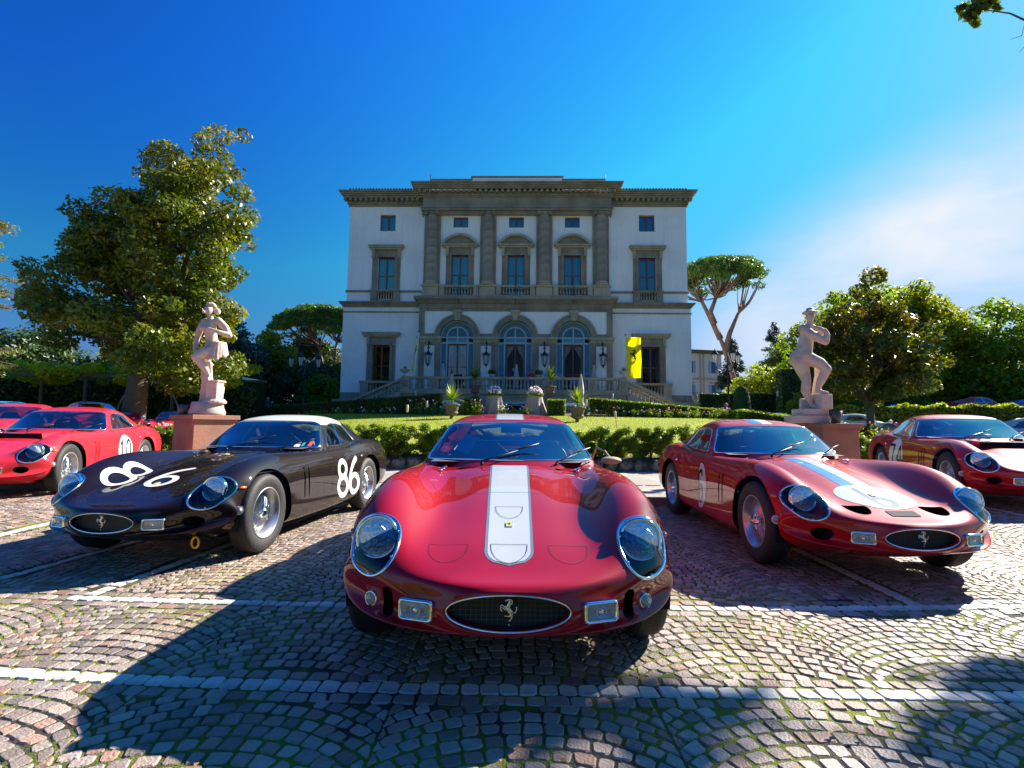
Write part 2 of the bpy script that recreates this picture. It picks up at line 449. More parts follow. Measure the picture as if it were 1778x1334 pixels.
# straight courses beside and between the white lines
def row(yf, x0, x1, dw, h, kind):
    x = x0
    while x < x1:
        w = dw * rnd.uniform(0.85, 1.15) if kind == 'c' else dw * rnd.uniform(0.96, 1.04)
        a, b = yf(x), yf(x + w)
        sk = rnd.uniform(-0.008, 0.008) if kind == 'c' else rnd.uniform(-.002, .002)
        q = [(x, a), (x + w, b), (x + w + sk, b + h), (x + sk, a + h)]
        cx = x + w / 2; cy = a + h / 2
        x += w
        if kind == 'l' or not any(bay_line(cx, cy, p, q2, 0.06) for p, q2 in SEPS): add_quad(q, kind)
row(lambda x: lineA(x) - 0.046, -6.9, 8, 0.083, 0.092, 'l')
row(lambda x: lineA(x) - 0.046 - 0.083, -6.9, 8, 0.084, 0.080, 'c')
row(lambda x: lineA(x) + 0.048, -6.9, 8, 0.084, 0.080, 'c')
row(lambda x: lineB(x) - 0.045, -2.75, 7.2, 0.088, 0.090, 'l')
row(lambda x: lineB(x) - 0.045, -7.4, -2.78, 0.1, 0.088, 'c')
row(lambda x: lineB(x) - 0.133, -7.4, 7.2, 0.10, 0.086, 'c')
row(lambda x: lineB(x) + 0.047, -7.4, 7.2, 0.10, 0.086, 'c')
for p, q in SEPS:
    dx, dy = q[0] - p[0], q[1] - p[1]; l = math.hypot(dx, dy); ux, uy = dx / l, dy / l; nx_, ny_ = uy, -ux
    t = 0
    while t < l:
        w = 0.09 * rnd.uniform(0.96, 1.04); hw = 0.042
        A = (p[0] + ux * t, p[1] + uy * t); B = (p[0] + ux * (t + w), p[1] + uy * (t + w))
        add_quad([(A[0] - nx_ * hw, A[1] - ny_ * hw), (A[0] + nx_ * hw, A[1] + ny_ * hw), (B[0] + nx_ * hw, B[1] + ny_ * hw), (B[0] - nx_ * hw, B[1] - ny_ * hw)], 'l')
        t += w
def stone_geom(q, r, gap, rise, detail=True):
    """worn sett with cut corners, a rounded shoulder and a skirt"""
    cx = sum(p[0] for p in q) / 4; cy = sum(p[1] for p in q) / 4
    pts = []
    for i in range(4):
        p = q[i]; pr = q[i - 1]; nx2 = q[(i + 1) % 4]
        jx, jy = r.uniform(-.005, .005), r.uniform(-.005, .005)
        def inset(a, b, t):
            return (a[0] + (b[0] - a[0]) * t + jx, a[1] + (b[1] - a[1]) * t + jy)
        t = r.uniform(0.08, 0.2)
        if detail:
            pts.append(inset(p, pr, t)); pts.append(inset(p, nx2, t))
        else:
            pts.append((p[0] + jx, p[1] + jy))
    def ring(s, z, tilt=(0, 0)):
        out = []
        for p in pts:
            dx, dy = p[0] - cx, p[1] - cy
            l = math.hypot(dx, dy) or 1
            k = max(0.2, (l - s) / l)
            out.append((cx + dx * k, cy + dy * k, z + dx * tilt[0] + dy * tilt[1]))
        return out
    tl = (r.uniform(-.035, .035), r.uniform(-.035, .035))
    n = len(pts)
    if detail:
        v = ring(gap * .5, -0.012) + ring(gap * .62, rise - 0.006, tl) + ring(gap * .62 + 0.006, rise, tl)
        f = [(a * n + i, a * n + (i + 1) % n, (a + 1) * n + (i + 1) % n, (a + 1) * n + i) for a in (0, 1) for i in range(n)]
        f.append(tuple(2 * n + i for i in range(n)))
    else:
        v = ring(gap * .5, -0.012) + ring(gap * .75 + .003, rise, tl)
        f = [(i, (i + 1) % n, n + (i + 1) % n, n + i) for i in range(n)] + [tuple(n + i for i in range(n))]
    return v, f
r3 = random.Random(11)
cob = sorted([q for q in all_quads if q[1] == 'c'], key=lambda q: q[2] ** 2 + q[3] ** 2)
lin = sorted([q for q in all_quads if q[1] == 'l'], key=lambda q: q[2] ** 2 + q[3] ** 2)
def lay(lst, name, m, stuffname, label, gap, rise, n_ind=296, alt=None):
    MBt = [[], [], []]
    for i, (q, kind, cx, cy) in enumerate(lst):
        d = math.hypot(cx, cy)
        v, f = stone_geom(q, r3, gap * r3.uniform(0.7, 1.5), rise + r3.uniform(-.0022, .0022), detail=d < 5.5)
        tnt = r3.random()
        pink = alt is not None and r3.random() < 0.13
        if i < n_ind:
            me = bpy.data.meshes.new(name)
            me.from_pydata([(a - cx, b - cy, c) for a, b, c in v], [], f)
            at = me.attributes.new('tint', 'FLOAT', 'FACE'); at.data.foreach_set('value', [tnt] * len(f))
            me.materials.append(alt if pink else m)
            oo = bpy.data.objects.new(name, me); col.objects.link(oo); oo.parent = pavement; oo.location = (cx, cy, 0.0045 + side_rise(cx))
        else:
            VV, FF, TT = MBt
            o0 = len(VV); VV.extend([(a, b_, c + side_rise(a)) for a, b_, c in v]); FF.extend([tuple(a + o0 for a in g) for g in f]); TT.extend([(tnt, pink)] * len(f))
    VV, FF, TT = MBt
    if VV:
        me = bpy.data.meshes.new(stuffname); me.from_pydata(VV, [], FF)
        at = me.attributes.new('tint', 'FLOAT', 'FACE'); at.data.foreach_set('value', [t[0] for t in TT])
        me.materials.append(m)
        if alt:
            me.materials.append(alt); me.polygons.foreach_set('material_index', [1 if t[1] else 0 for t in TT])
        oo = bpy.data.objects.new(stuffname, me); col.objects.link(oo); oo.parent = pavement; oo.location = (0, 0, 0.0045); oo['kind'] = 'stuff'
lay(cob, 'cobblestone', M_cobble, 'cobblestones_beyond', None, 0.0078, 0.0, alt=M_cobble_pink)
lay(lin, 'line_stone', M_line, 'line_stones_beyond', None, 0.004, 0.001)
# kerb and paved path behind the cars
k = MB()
x = -16.0
kerb = thing('kerb', 'dark stone kerb edging the cobbles in front of the gritted path', 'kerb', (0, 0, 0))
while x < 18:
    w = 0.9 * rnd.uniform(0.9, 1.1)
    b = MB().box(-w / 2 + .004, -0.07, -0.05, w / 2 - .004, 0.07, 0.095); b.build('kerb_block', M_kerb, kerb, loc=(x + w / 2, pave_end + 0.08, side_rise(x + w / 2)), bevel=0.012)
    x += w
xp_ = [-30] + xs_ + [30]
path = mesh_obj('path', [(x, y, z + side_rise(x) * q) for y, z, q in ((7.60, .07, 1), (10.5, .06, .8), (12.40, .05, .2)) for x in xp_], [(j * len(xp_) + i, j * len(xp_) + i + 1, (j + 1) * len(xp_) + i + 1, (j + 1) * len(xp_) + i) for j in range(2) for i in range(len(xp_) - 1)], M_asphalt, smooth=True); tag(path, kind='structure')
pl = MB()
for i in range(60):
    x = -9 + i * 0.32
    pl.cbox((x, 9.35, 0.074 + .88 * side_rise(x)), (0.26, 0.07, 0.008))
o = pl.build('path_marking', M_line); tag(o, 'dashed white line across the gritted path behind the cars', kind='structure')

# dry leaves and grit lying about
r_ = random.Random(55); V, F, T = [], [], []
for i in range(190):
    y = 1.6 + r_.random() ** 1.4 * 9; x = r_.uniform(-1, 1) * y * 1.05; s = r_.uniform(.008, .022); a = r_.uniform(0, 6.28); z = (.006 if y < pave_end else .075) + r_.uniform(.001, .006) + side_rise(x); o_ = len(V)
    for k, (l, w) in enumerate(((-1, 0), (-.2, .5), (1, .1), (0, -.5))):
        V.append((x + s * (l * math.cos(a) - w * math.sin(a)), y + s * (l * math.sin(a) + w * math.cos(a)), z + (.006 if k in (1, 3) else 0)))
    F.append((o_, o_ + 1, o_ + 2, o_ + 3)); T.append(r_.random())
o = np_mesh('fallen_leaves', V, F, mat('dry_leaf', (.22, .12, .04), .8, attr='tint', attr_amt=.5), attr=T); tag(o, 'dry brown leaves scattered over the setts', 'leaves', kind='stuff')
# ------------------------------------------------------------------ villa
M_plaster = mat('white_plaster', (0.84, 0.82, 0.79), 0.85, tint=(0.72, 0.70, 0.68), tint_scale=0.5, tint_lo=0.45, tint_hi=0.75, var=0.05, vscale=6, bump=0.25, bscale=25, streak=(0.66, 0.65, 0.63))
M_stone = mat('grey_stone', (0.30, 0.255, 0.19), 0.85, tint=(0.19, 0.16, 0.12), tint_scale=0.9, tint_lo=0.42, tint_hi=0.68, var=0.10, vscale=7, bump=0.3, bscale=20, streak=(.12, .11, .09))
M_stone2 = mat('grey_stone_light', (0.43, 0.365, 0.25), 0.85, tint=(0.34, 0.295, 0.21), tint_scale=1.1, var=0.10, vscale=7, bump=0.3, bscale=20, streak=(.20, .18, .14))
M_stonedrum = mat('column_stone', (0.31, 0.26, 0.195), 0.85, tint=(0.23, 0.165, 0.13), tint_scale=0.7, tint_lo=0.5, tint_hi=0.7, var=0.1, vscale=7, obj_rand=0.16, bump=.3, bscale=20)
M_wood = mat('red_brown_wood', (0.17, 0.045, 0.02), 0.5, var=0.15, vscale=12)
M_blue = mat('blue_paint', (0.27, 0.46, 0.54), 0.55, var=0.06, vscale=6)
M_blue_d = mat('blue_slats', (0.15, 0.29, 0.38), 0.6, var=0.06, vscale=6)
M_pane = glassmat('villa_glass', (0.36, 0.76, 1.0), 1.6, 0.01, 3.0)  # blue tint puts the sky's reflection into the pane colour
M_pane_clear = glassmat('clear_glass', (0.6, 0.64, 0.68), 1.5, 0.01, .6)
M_curtain = mat('curtain', (0.66, 0.60, 0.54), 0.9, transl=0.2)
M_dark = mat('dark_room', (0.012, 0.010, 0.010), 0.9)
M_tile = mat('roof_tile', (0.20, 0.10, 0.065), 0.85, var=0.25, vscale=3, obj_rand=0.2)
M_iron = mat('black_iron', (0.015, 0.017, 0.02), 0.45)
M_lampglass = mat('lamp_glass', (0.45, 0.47, 0.48), 0.2)
villa = thing('villa', 'three storey white plaster villa with grey stone columns, blue arched doors and red brown windows', 'villa', (0.2, 38.0, 0), R(-1.4))
WY = 0.6      # wings stand back from the middle block
def vb(name, boxes, m=M_stone, parent=villa, bevel=0.0, kind=None, loc=(0, 0, 0)):
    b = MB()
    for q in boxes: b.box(*q)
    o = b.build(name, m, parent, bevel=bevel, loc=loc)
    return o
def wall_holes(name, u0, u1, z0, z1, yf, th, holes, m):
    us = sorted(set([u0, u1] + [h[0] for h in holes] + [h[1] for h in holes]))
    zs = sorted(set([z0, z1] + [h[2] for h in holes] + [h[3] for h in holes]))
    b = MB()
    for i in range(len(us) - 1):
        run = None
        for j in range(len(zs) - 1):
            cu, cz = (us[i] + us[i + 1]) / 2, (zs[j] + zs[j + 1]) / 2
            solid = not any(h[0] < cu < h[1] and h[2] < cz < h[3] for h in holes)
            if solid:
                if run is None: run = zs[j]
            if (not solid or j == len(zs) - 2) and run is not None:
                top = zs[j + 1] if solid else zs[j]
                b.box(us[i], yf, run, us[i + 1], yf + th, top); run = None
    return b.build(name, m, villa)
def sash(uc, z0, z1, hw, yf, zmid=None, glass=M_pane, open_=0, curtain='plain', split=True, par=villa):
    """red brown window frame with its panes and the curtain behind"""
    b = MB(); t = 0.07
    zm = zmid if zmid else z0 + (z1 - z0) * 0.5
    b.box(uc - hw, yf, z0, uc - hw + t, yf + .08, z1); b.box(uc + hw - t, yf, z0, uc + hw, yf + .08, z1)
    b.box(uc - hw + t, yf, z1 - .1, uc + hw - t, yf + .08, z1); b.box(uc - hw + t, yf, z0, uc + hw - t, yf + .08, z0 + .12)
    b.box(uc - .055, yf - .01, z0 + .12, uc + .055, yf + .08, z1 - .1)
    if split:
        b.box(uc - hw + t, yf + .01, zm - .03, uc - .055, yf + .07, zm + .03); b.box(uc + .055, yf + .01, zm - .03, uc + hw - t, yf + .07, zm + .03)
    w = b.build('window', M_wood, par)
    rng = [(z0 + .12, zm - .03), (zm + .03, z1 - .1)] if split else [(z0 + .12, z1 - .1)]
    for sx in (-1, 1):
        a0, a1 = (uc - hw + t, uc - .055) if sx < 0 else (uc + .055, uc + hw - t)
        for (p, q) in rng:
            mesh_obj('pane', [(a0, yf + .04, p), (a1, yf + .04, p), (a1, yf + .04, q), (a0, yf + .04, q)], [(0, 1, 2, 3)], glass, w)
    if curtain == 'plain':
        for sx in (-1, 1):
            v, f = [], []; n = 30; a0, a1 = (uc - hw + .02, uc - .02) if sx < 0 else (uc + .02, uc + hw - .02)
            for i in range(n + 1):
                u = a0 + (a1 - a0) * i / n; yy = yf + .2 + .035 * math.sin(i * 1.5 + uc) + .02 * math.sin(i * .6)
                v += [(u, yy, z0), (u, yy, z1)]
            f = [(2 * i, 2 * i + 2, 2 * i + 3, 2 * i + 1) for i in range(n)]
            mesh_obj('curtain', v, f, M_curtain, w, smooth=True)
    elif curtain == 'tied':
        for sx in (-1, 1):
            v, f = [], []; n = 14; K = 14
            for k in range(K + 1):
                t_ = k / K; z = z1 - (z1 - z0) * t_
                wid = hw * (0.85 - 0.66 * smooth01(t_ / .30)) if t_ < .30 else hw * (.19 + .09 * (t_ - .30) / .70)
                for i in range(n + 1):
                    s = i / n
                    v.append((uc + sx * (hw - wid * s), yf + .16 + .03 * math.sin(s * 18), z - 0.1 * s * (1 - t_)))
            f = [(k * (n + 1) + i, k * (n + 1) + i + 1, (k + 1) * (n + 1) + i + 1, (k + 1) * (n + 1) + i) for k in range(K) for i in range(n)]
            mesh_obj('curtain', v, f, M_curtain, w, smooth=True)
    return w
def baluster_prof(h):
    return [(.055, 0), (.075, .02 * h), (.075, .07 * h), (.04, .11 * h), (.045, .16 * h), (.085, .30 * h), (.08, .40 * h), (.045, .62 * h), (.034, .80 * h), (.05, .86 * h), (.035, .90 * h), (.07, .94 * h), (.07, h)]
bal_meshes = {}
def baluster(u, y, z, h, parent, sc=1.0, m=None):
    key = (round(h, 3), round(sc, 2), m.name if m else '')
    if key not in bal_meshes:
        b = MB(); b.lathe([(r * sc, q) for r, q in baluster_prof(h)], n=8)
        o = b.build('baluster', m or M_stone2, parent, smooth=True); bal_meshes[key] = o.data
    else:
        o = bpy.data.objects.new('baluster', bal_meshes[key]); col.objects.link(o); o.parent = parent
    o.location = (u, y, z); return o
def cornice(name, u0, u1, z0, z1, yf, proj, m=M_stone, side=True, steps=4, back=18.0, wrapL=False, wrapR=False):
    """stepped moulding; upper courses project further"""
    b = MB(); n = steps
    for i in range(n):
        t0, t1 = i / n, (i + 1) / n
        p = proj * (0.25 + 0.75 * ((i + 1) / n) ** 1.2)
        l = u0 - (p if wrapL else 0); r = u1 + (p if wrapR else 0)
        b.box(l, yf - p, z0 + (z1 - z0) * t0, r, yf + 0.05 + (0 if not (wrapL or wrapR) else 0), z0 + (z1 - z0) * t1 - .002)
        if wrapL: b.box(l, yf + .05, z0 + (z1 - z0) * t0, u0 + .02, yf + back, z0 + (z1 - z0) * t1 - .002)
        if wrapR: b.box(u1 - .02, yf + .05, z0 + (z1 - z0) * t0, r, yf + back, z0 + (z1 - z0) * t1 - .002)
    return b.build(name, m, villa)
UW = 12.95; UC = 7.15
# --- middle block, ground floor
AR, ARO, ARC = 1.27, 1.70, 4.29
arch_us = [-ARC, 0.0, ARC]
def arch_wall(name, u0, u1, z0, zs, z1, uc, r, yf, th, m):
    """wall bay above the spring line with a semicircular hole"""
    n = 20; pts = []
    for i in range(n + 1):
        a = math.pi - math.pi * i / n
        pts.append((uc + r * math.cos(a), zs + r * math.sin(a)))
    b = MB()
    for i in range(n):
        (ax, az), (bx, bz) = pts[i], pts[i + 1]
        v = [(ax, yf, az), (bx, yf, bz), (bx, yf, z1), (ax, yf, z1), (ax, yf + th, az), (bx, yf + th, bz), (bx, yf + th, z1), (ax, yf + th, z1)]
        b.add(v, [(0, 1, 2, 3), (4, 7, 6, 5), (0, 4, 5, 1)])
    b.box(u0, yf, zs, uc - r, yf + th, z1); b.box(uc + r, yf, zs, u1, yf + th, z1)
    return b.build(name, m, villa)
edges = [-6.75, -ARC / 2, ARC / 2, 6.75]
ZS = 7.60
for i, uc in enumerate(arch_us):
    arch_wall('wall', edges[i], edges[i + 1], 0, ZS, 9.52, uc, AR + .02, 0.0, 0.5, M_plaster)
    # arch ring of voussoirs
    n = 13
    for j in range(n):
        if j == n // 2: continue
        a0 = math.pi - math.pi * j / n - .004; a1 = math.pi - math.pi * (j + 1) / n + .004
        b = MB(); v = []
        for yy in (-0.13, 0.35):
            for rr, aa in ((AR, a0), (ARO, a0), (ARO, (a0 + a1) / 2), (ARO, a1), (AR, a1), (AR, (a0 + a1) / 2)):
                v.append((uc + rr * math.cos(aa), yy, ZS + rr * math.sin(aa)))
        f = [(0, 5, 2, 1), (5, 4, 3, 2), (6, 7, 8, 11), (11, 8, 9, 10)] + [(k, (k + 1) % 6, (k + 1) % 6 + 6, k + 6) for k in range(6)]
        b.add(v, f); b.build('arch_stone', M_stone, villa)
    b = MB(); b.tube([(uc + (ARO - .05) * math.cos(math.pi * k / 24), -.15, ZS + (ARO - .05) * math.sin(math.pi * k / 24)) for k in range(25)], .055, 6); b.build('arch_moulding', M_stone2, villa, smooth=True)
    b = MB(); b.prism([(uc - .2, 8.82), (uc + .2, 8.82), (uc + .3, 9.50), (uc - .3, 9.50)], -.26, .3)
    b.box(uc - .33, -.32, 9.36, uc + .33, .1, 9.60); b.box(uc - .17, -.30, 8.95, uc + .17, -.2, 9.2); b.build('keystone', M_stone2, villa, bevel=.02)
    # blue louvred door surround set in the arch
    y0 = 0.22
    fr = MB(); OW = .73; zt = 7.13
    fr.box(uc - AR, y0, 3.4, uc - AR + .09, y0 + .1, ZS); fr.box(uc + AR - .09, y0, 3.4, uc + AR, y0 + .1, ZS)
    fr.box(uc - OW - .11, y0, 3.4, uc - OW, y0 + .12, ZS); fr.box(uc + OW, y0, 3.4, uc + OW + .11, y0 + .12, ZS)
    fr.box(uc - AR, y0 - .01, zt, uc + AR, y0 + .12, zt + .12); fr.box(uc - AR, y0 - .015, ZS - .06, uc + AR, y0 + .12, ZS + .06)
    fr.box(uc - .05, y0 - .005, zt + .12, uc + .05, y0 + .1, ZS + OW + .05)
    for rr, ww in ((OW + .06, .07), (AR - .05, .05)):
        fr.tube([(uc + rr * math.cos(math.pi * k / 24), y0 + .03, ZS + rr * math.sin(math.pi * k / 24)) for k in range(25)], ww, 6)
    ds = fr.build('arched_door', M_blue, villa)
    # louvres: side shutters and the fan
    for sx in (-1, 1):
        a, c = (uc - AR + .09, uc - OW - .11) if sx < 0 else (uc + OW + .11, uc + AR - .09)
        b = MB(); z = 3.5
        while z < zt - .05:
            b.add([(a, y0 + .02, z), (c, y0 + .02, z), (c, y0 + .08, z + .085), (a, y0 + .08, z + .085)], [(0, 1, 2, 3)]); z += .09
        b.box(a, y0 + .085, 3.4, c, y0 + .1, zt)
        for (p, q) in ((a, c),): b.box(p, y0, 4.9, q, y0 + .09, 5.02)
        b.build('shutter', M_blue_d, ds)
    b = MB()
    for rr in np.arange(OW + .14, AR - .08, .062):
        n = 24; v = []
        for k in range(n + 1):
            a = math.pi * k / n
            v += [(uc + rr * math.cos(a), y0 + .08, ZS + rr * math.sin(a)), (uc + (rr + .058) * math.cos(a), y0 + .02, ZS + (rr + .058) * math.sin(a))]
        b.add(v, [(2 * k, 2 * k + 1, 2 * k + 3, 2 * k + 2) for k in range(n)])
    b.build('fan_louvre', M_blue_d, ds)
    b = MB()
    for z in np.arange(ZS + .06, ZS + OW, .06):
        hw = math.sqrt(max(0, OW ** 2 - (z + .03 - ZS) ** 2))
        b.add([(uc - hw, y0 + .03, z), (uc + hw, y0 + .03, z), (uc + hw, y0 + .09, z + .058), (uc - hw, y0 + .09, z + .058)], [(0, 1, 2, 3)])
    b.box(uc - OW, y0 + .095, zt + .1, uc + OW, y0 + .12, ZS); n = 20
    v = [(uc, y0 + .11, ZS)] + [(uc + OW * math.cos(math.pi * k / n), y0 + .11, ZS + OW * math.sin(math.pi * k / n)) for k in range(n + 1)]
    b.add(v, [(0, k + 1, k + 2) for k in range(n)])
    b.build('fanlight', M_blue_d, ds)
    # room and its door
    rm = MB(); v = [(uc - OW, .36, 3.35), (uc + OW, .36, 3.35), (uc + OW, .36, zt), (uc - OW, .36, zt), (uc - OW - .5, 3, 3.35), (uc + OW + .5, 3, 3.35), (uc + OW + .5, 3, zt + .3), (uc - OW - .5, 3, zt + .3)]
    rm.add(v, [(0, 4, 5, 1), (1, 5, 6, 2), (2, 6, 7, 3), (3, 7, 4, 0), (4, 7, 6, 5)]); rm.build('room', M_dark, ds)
    if i == 0: sash(uc, 3.4, zt, OW, .36, zmid=5.4, glass=M_pane, curtain='tied', par=ds)
    else:
        w = sash(uc, 3.4, zt, OW, .40, zmid=4.9, glass=M_pane_clear, curtain='tied', par=ds, split=(i == 2))
# stone framing of the ground floor: architrave band, imposts, piers with white panels
vb('stone_band', [(-UC, -.02, 9.52, UC, .5, 9.74), (-UC, -.08, 9.74, UC, .5, 10.10)])
vb('stone_band', [(-UC, -.06, 0, -6.72, .5, 9.52)]); vb('stone_band', [(6.72, -.06, 0, UC, .5, 9.52)])
pier_us = [-6.36, -ARC / 2, ARC / 2, 6.36]
pier_spans = [(-UC, -ARC - AR), (-ARC + AR, -AR), (AR, ARC - AR), (ARC + AR, UC)]
for (a, c), pu in zip(pier_spans, [-6.33, -2.14, 2.14, 6.33]):
    aa = a if a > -UC + .01 else a + .43; cc = c if c < UC - .01 else c - .43
    hw = .39
    vb('pier', [(a + (.43 if a < -UC + .01 else 0), -.05, 3.3, pu - hw, .5, 7.20), (pu + hw, -.05, 3.3, c - (.43 if c > UC - .01 else 0), .5, 7.20), (pu - hw, -.05, 6.95, pu + hw, .5, 7.20)])
    vb('pier_panel', [(pu - hw, -.01, 3.3, pu + hw, .45, 6.95)], M_plaster)
    cornice('impost', a - .05, c + .05, 7.20, 7.42, -.05, .05, M_stone2, steps=2)
    vb('impost', [(a - .12, -.2, 7.42, c + .12, .5, 7.62)], M_stone2)
    vb('stone_band', [(a + (.43 if a < -UC + .01 else 0), -.03, 7.62, c - (.43 if c > UC - .01 else 0), -.002, 7.86)])
# belt course of the middle
cornice('belt_cornice', -7.0, 7.0, 10.10, 10.36, -.08, .32, wrapL=True, wrapR=True, back=.7)
vb('belt_cornice', [(-7.5, -.52, 10.36, 7.5, .7, 10.58)])
# --- middle block, upper floors
PU = [-6.33, -2.11, 2.11, 6.33]
WN = [-4.22, 0.0, 4.22]
holes = []
for u in WN: holes += [(u - .64, u + .64, 10.6, 13.87), (u - .56, u + .56, 16.04, 16.86)]
wall_holes('wall', -UC + .1, UC - .1, 10.58, 17.0, 0.25, .4, holes, M_plaster)
for u in PU:
    vb('pilaster', [(u - .60, .05, 11.45, u + .60, .25, 17.0)])
    vb('column_pedestal', [(u - .66, -.38, 10.58, u + .66, .3, 10.72), (u - .60, -.32, 10.72, u + .60, .3, 11.32), (u - .68, -.40, 11.32, u + .68, .3, 11.47)], M_stone2, bevel=.02)
    z = 11.47
    b = MB(); b.lathe([(.56, 0), (.58, .05), (.56, .12), (.48, .15), (.46, .2), (.52, .24), (.52, .30), (.44, .34)], c=(u, .02, z), n=20); b.build('column_base', M_stone2, villa, smooth=True)
    z += .34; H = 16.85 - z
    for k in range(8):
        r0, r1 = .435 - .055 * (k / 8) ** 2, .435 - .055 * ((k + 1) / 8) ** 2
        b = MB(); b.lathe([(r0 - .012, 0), (r0, .02), (r1, H / 8 - .02), (r1 - .012, H / 8)], n=20)
        b.build('column_drum', M_stonedrum, villa, smooth=True, loc=(u, .02, z + k * H / 8))
    b = MB(); zc = 16.85
    b.lathe([(.38, 0), (.44, .05), (.40, .1), (.47, .22)], c=(u, .02, zc), n=20)
    for sx in (-1, 1):
        for r_, t_ in ((.17, .0), (.11, .03), (.06, .05)):
            b.lathe([(r_, -.40 - t_), (r_, .4)], c=(u + sx * .42, .02, zc + .16), n=12, axis='y')
    b.box(u - .60, -.50, zc + .25, u + .60, .45, zc + .36)
    b.build('capital', M_stone, villa)
# entablature
zA = 17.21
vb('architrave', [(-UC - .02, -.22, 16.99 + .22, UC + .02, .6, 17.38), (-UC - .08, -.28, 17.38, UC + .08, .6, 17.55)], M_stone)
vb('architrave', [(-UC, .0, 16.95, UC, .6, 17.21)])
vb('frieze', [(-UC + .1, -.16, 17.55, UC - .1, .6, 18.22)])
cornice('frieze_moulding', -UC + .1, UC - .1, 18.22, 18.42, -.16, .18, steps=2, wrapL=True, wrapR=True, back=.8)
b = MB()
for k in range(36):
    u = -7.28 + k * 14.56 / 35
    o = MB().box(-.10, -.66, 18.44, .10, -.30, 18.66).build('modillion', M_stone, villa, loc=(u, 0, 0))
vb('cornice_back', [(-UC - .1, -.32, 18.42, UC + .1, .8, 18.70)])
cornice('main_cornice', -UC - .3, UC + .3, 18.70, 19.12, -.55, .42, wrapL=True, wrapR=True, back=1.6)
vb('parapet', [(-6.55, .35, 19.1, 6.65, .8, 19.78)], M_plaster); vb('parapet', [(-3.4, .28, 19.1, 3.45, .85, 19.97)], M_plaster)
vb('parapet_coping', [(-6.65, .25, 19.78, -3.4, .9, 19.88), (3.45, .25, 19.78, 6.75, .9, 19.88), (-3.5, .2, 19.97, 3.55, .95, 20.08)])
for sx in (-6.62, 6.72):
    b = MB(); b.tube([(sx, .3, 19.2), (sx, .3, 20.25)], .035, 6); b.tube([(sx - .1, .3, 19.5), (sx + .1, .3, 19.5)], .03, 6); b.build('lightning_rod', M_iron, villa)
def surround(u, z0, zt, hw, yf, seg=False, hood_z=None, par_hw=None, bz0=None):
    """stone window surround with consoles and a hood"""
    o = hw + .42
    b = MB()
    b.box(u - hw - .22, yf - .10, z0, u - hw, yf + .2, zt + .22); b.box(u + hw, yf - .10, z0, u + hw + .22, yf + .2, zt + .22)
    b.box(u - hw, yf - .10, zt, u + hw, yf + .2, zt + .22)
    b.box(u - o, yf - .05, z0, u - hw - .22, yf + .15, hood_z - .12); b.box(u + hw + .22, yf - .05, z0, u + o, yf + .15, hood_z - .12)
    b.box(u - hw - .22, yf - .04, zt + .22, u + hw + .22, yf + .15, hood_z - .12)
    s = b.build('window_surround', M_stone, villa)
    for sx in (-1, 1):
        c = u + sx * (hw + .32)
        b = MB(); b.prism([(c - .09, hood_z - .75), (c + .09, hood_z - .75), (c + .11, hood_z - .12), (c - .11, hood_z - .12)], yf - .20, yf - .05)
        b.lathe([(.08, -.1), (.08, .1)], c=(c, yf - .18, hood_z - .70), n=10, axis='x'); b.build('console', M_stone2, villa)
    p = par_hw
    b = MB()
    b.box(u - p + .1, yf - .24, hood_z - .12, u + p - .1, yf + .1, hood_z); b.box(u - p, yf - .36, hood_z, u + p, yf + .1, hood_z + .13)
    if not seg: b.box(u - p - .04, yf - .42, hood_z + .13, u + p + .04, yf + .1, hood_z + .20)
    b.build('window_hood', M_stone2, villa)
    if seg:
        rise = .78; Rr = (p * p + rise * rise) / (2 * rise); cz = hood_z + .13 + rise - Rr; am = math.asin(p / Rr)
        b = MB(); n = 18
        for k in range(n):
            a0, a1 = -am + 2 * am * k / n, -am + 2 * am * (k + 1) / n
            v = []
            for yy in (yf - .38, yf + .1):
                for rr in (Rr, Rr - .17):
                    for aa in (a0, a1): v.append((u + rr * math.sin(aa), yy, cz + rr * math.cos(aa)))
            b.add(v, [(0, 1, 3, 2), (4, 6, 7, 5), (0, 4, 5, 1), (2, 3, 7, 6)] + ([(0, 2, 6, 4)] if k == 0 else []) + ([(1, 5, 7, 3)] if k == n - 1 else []))
        b.build('segmental_pediment', M_stone2, villa)
        pts = [(u + (Rr - .16) * math.sin(-am * .97 + 2 * am * .97 * k / n), max(hood_z + .131, cz + (Rr - .16) * math.cos(-am * .97 + 2 * am * .97 * k / n))) for k in range(n + 1)]
        b = MB(); b.prism(pts[::-1], yf - .12, yf + .08); b.build('pediment_field', M_stone, villa)
for u in WN:
    surround(u, 10.6, 13.87, .64, .25, seg=True, hood_z=14.55, par_hw=1.38)
    sash(u, 10.7, 13.87, .64, .36, zmid=12.35)
    sash(u, 16.04, 16.86, .56, .42, split=False)
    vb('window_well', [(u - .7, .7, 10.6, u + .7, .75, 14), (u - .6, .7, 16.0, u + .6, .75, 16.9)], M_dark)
for (a, c, cu) in ((-5.67, -2.77, -4.22), (-1.45, 1.45, 0), (2.77, 5.67, 4.22)):
    r_ = vb('balustrade', [(a, -.30, 11.30, c, .0, 11.45), (a, -.30, 10.58, c, .0, 10.70), (a, -.28, 10.70, a + .38, -.02, 11.30), (c - .38, -.28, 10.70, c, -.02, 11.30)], M_stone2)
    for k in range(9): baluster(a + .55 + k * (c - a - 1.1) / 8, -.15, 10.70, .60, r_, .82)
    b = MB(); b.tube([(cu, -.45, 10.0), (cu, -.45, 11.9)], .025, 6); b.ball((cu, -.45, 11.93), .05); b.build('flagpole_bracket', M_iron, villa)
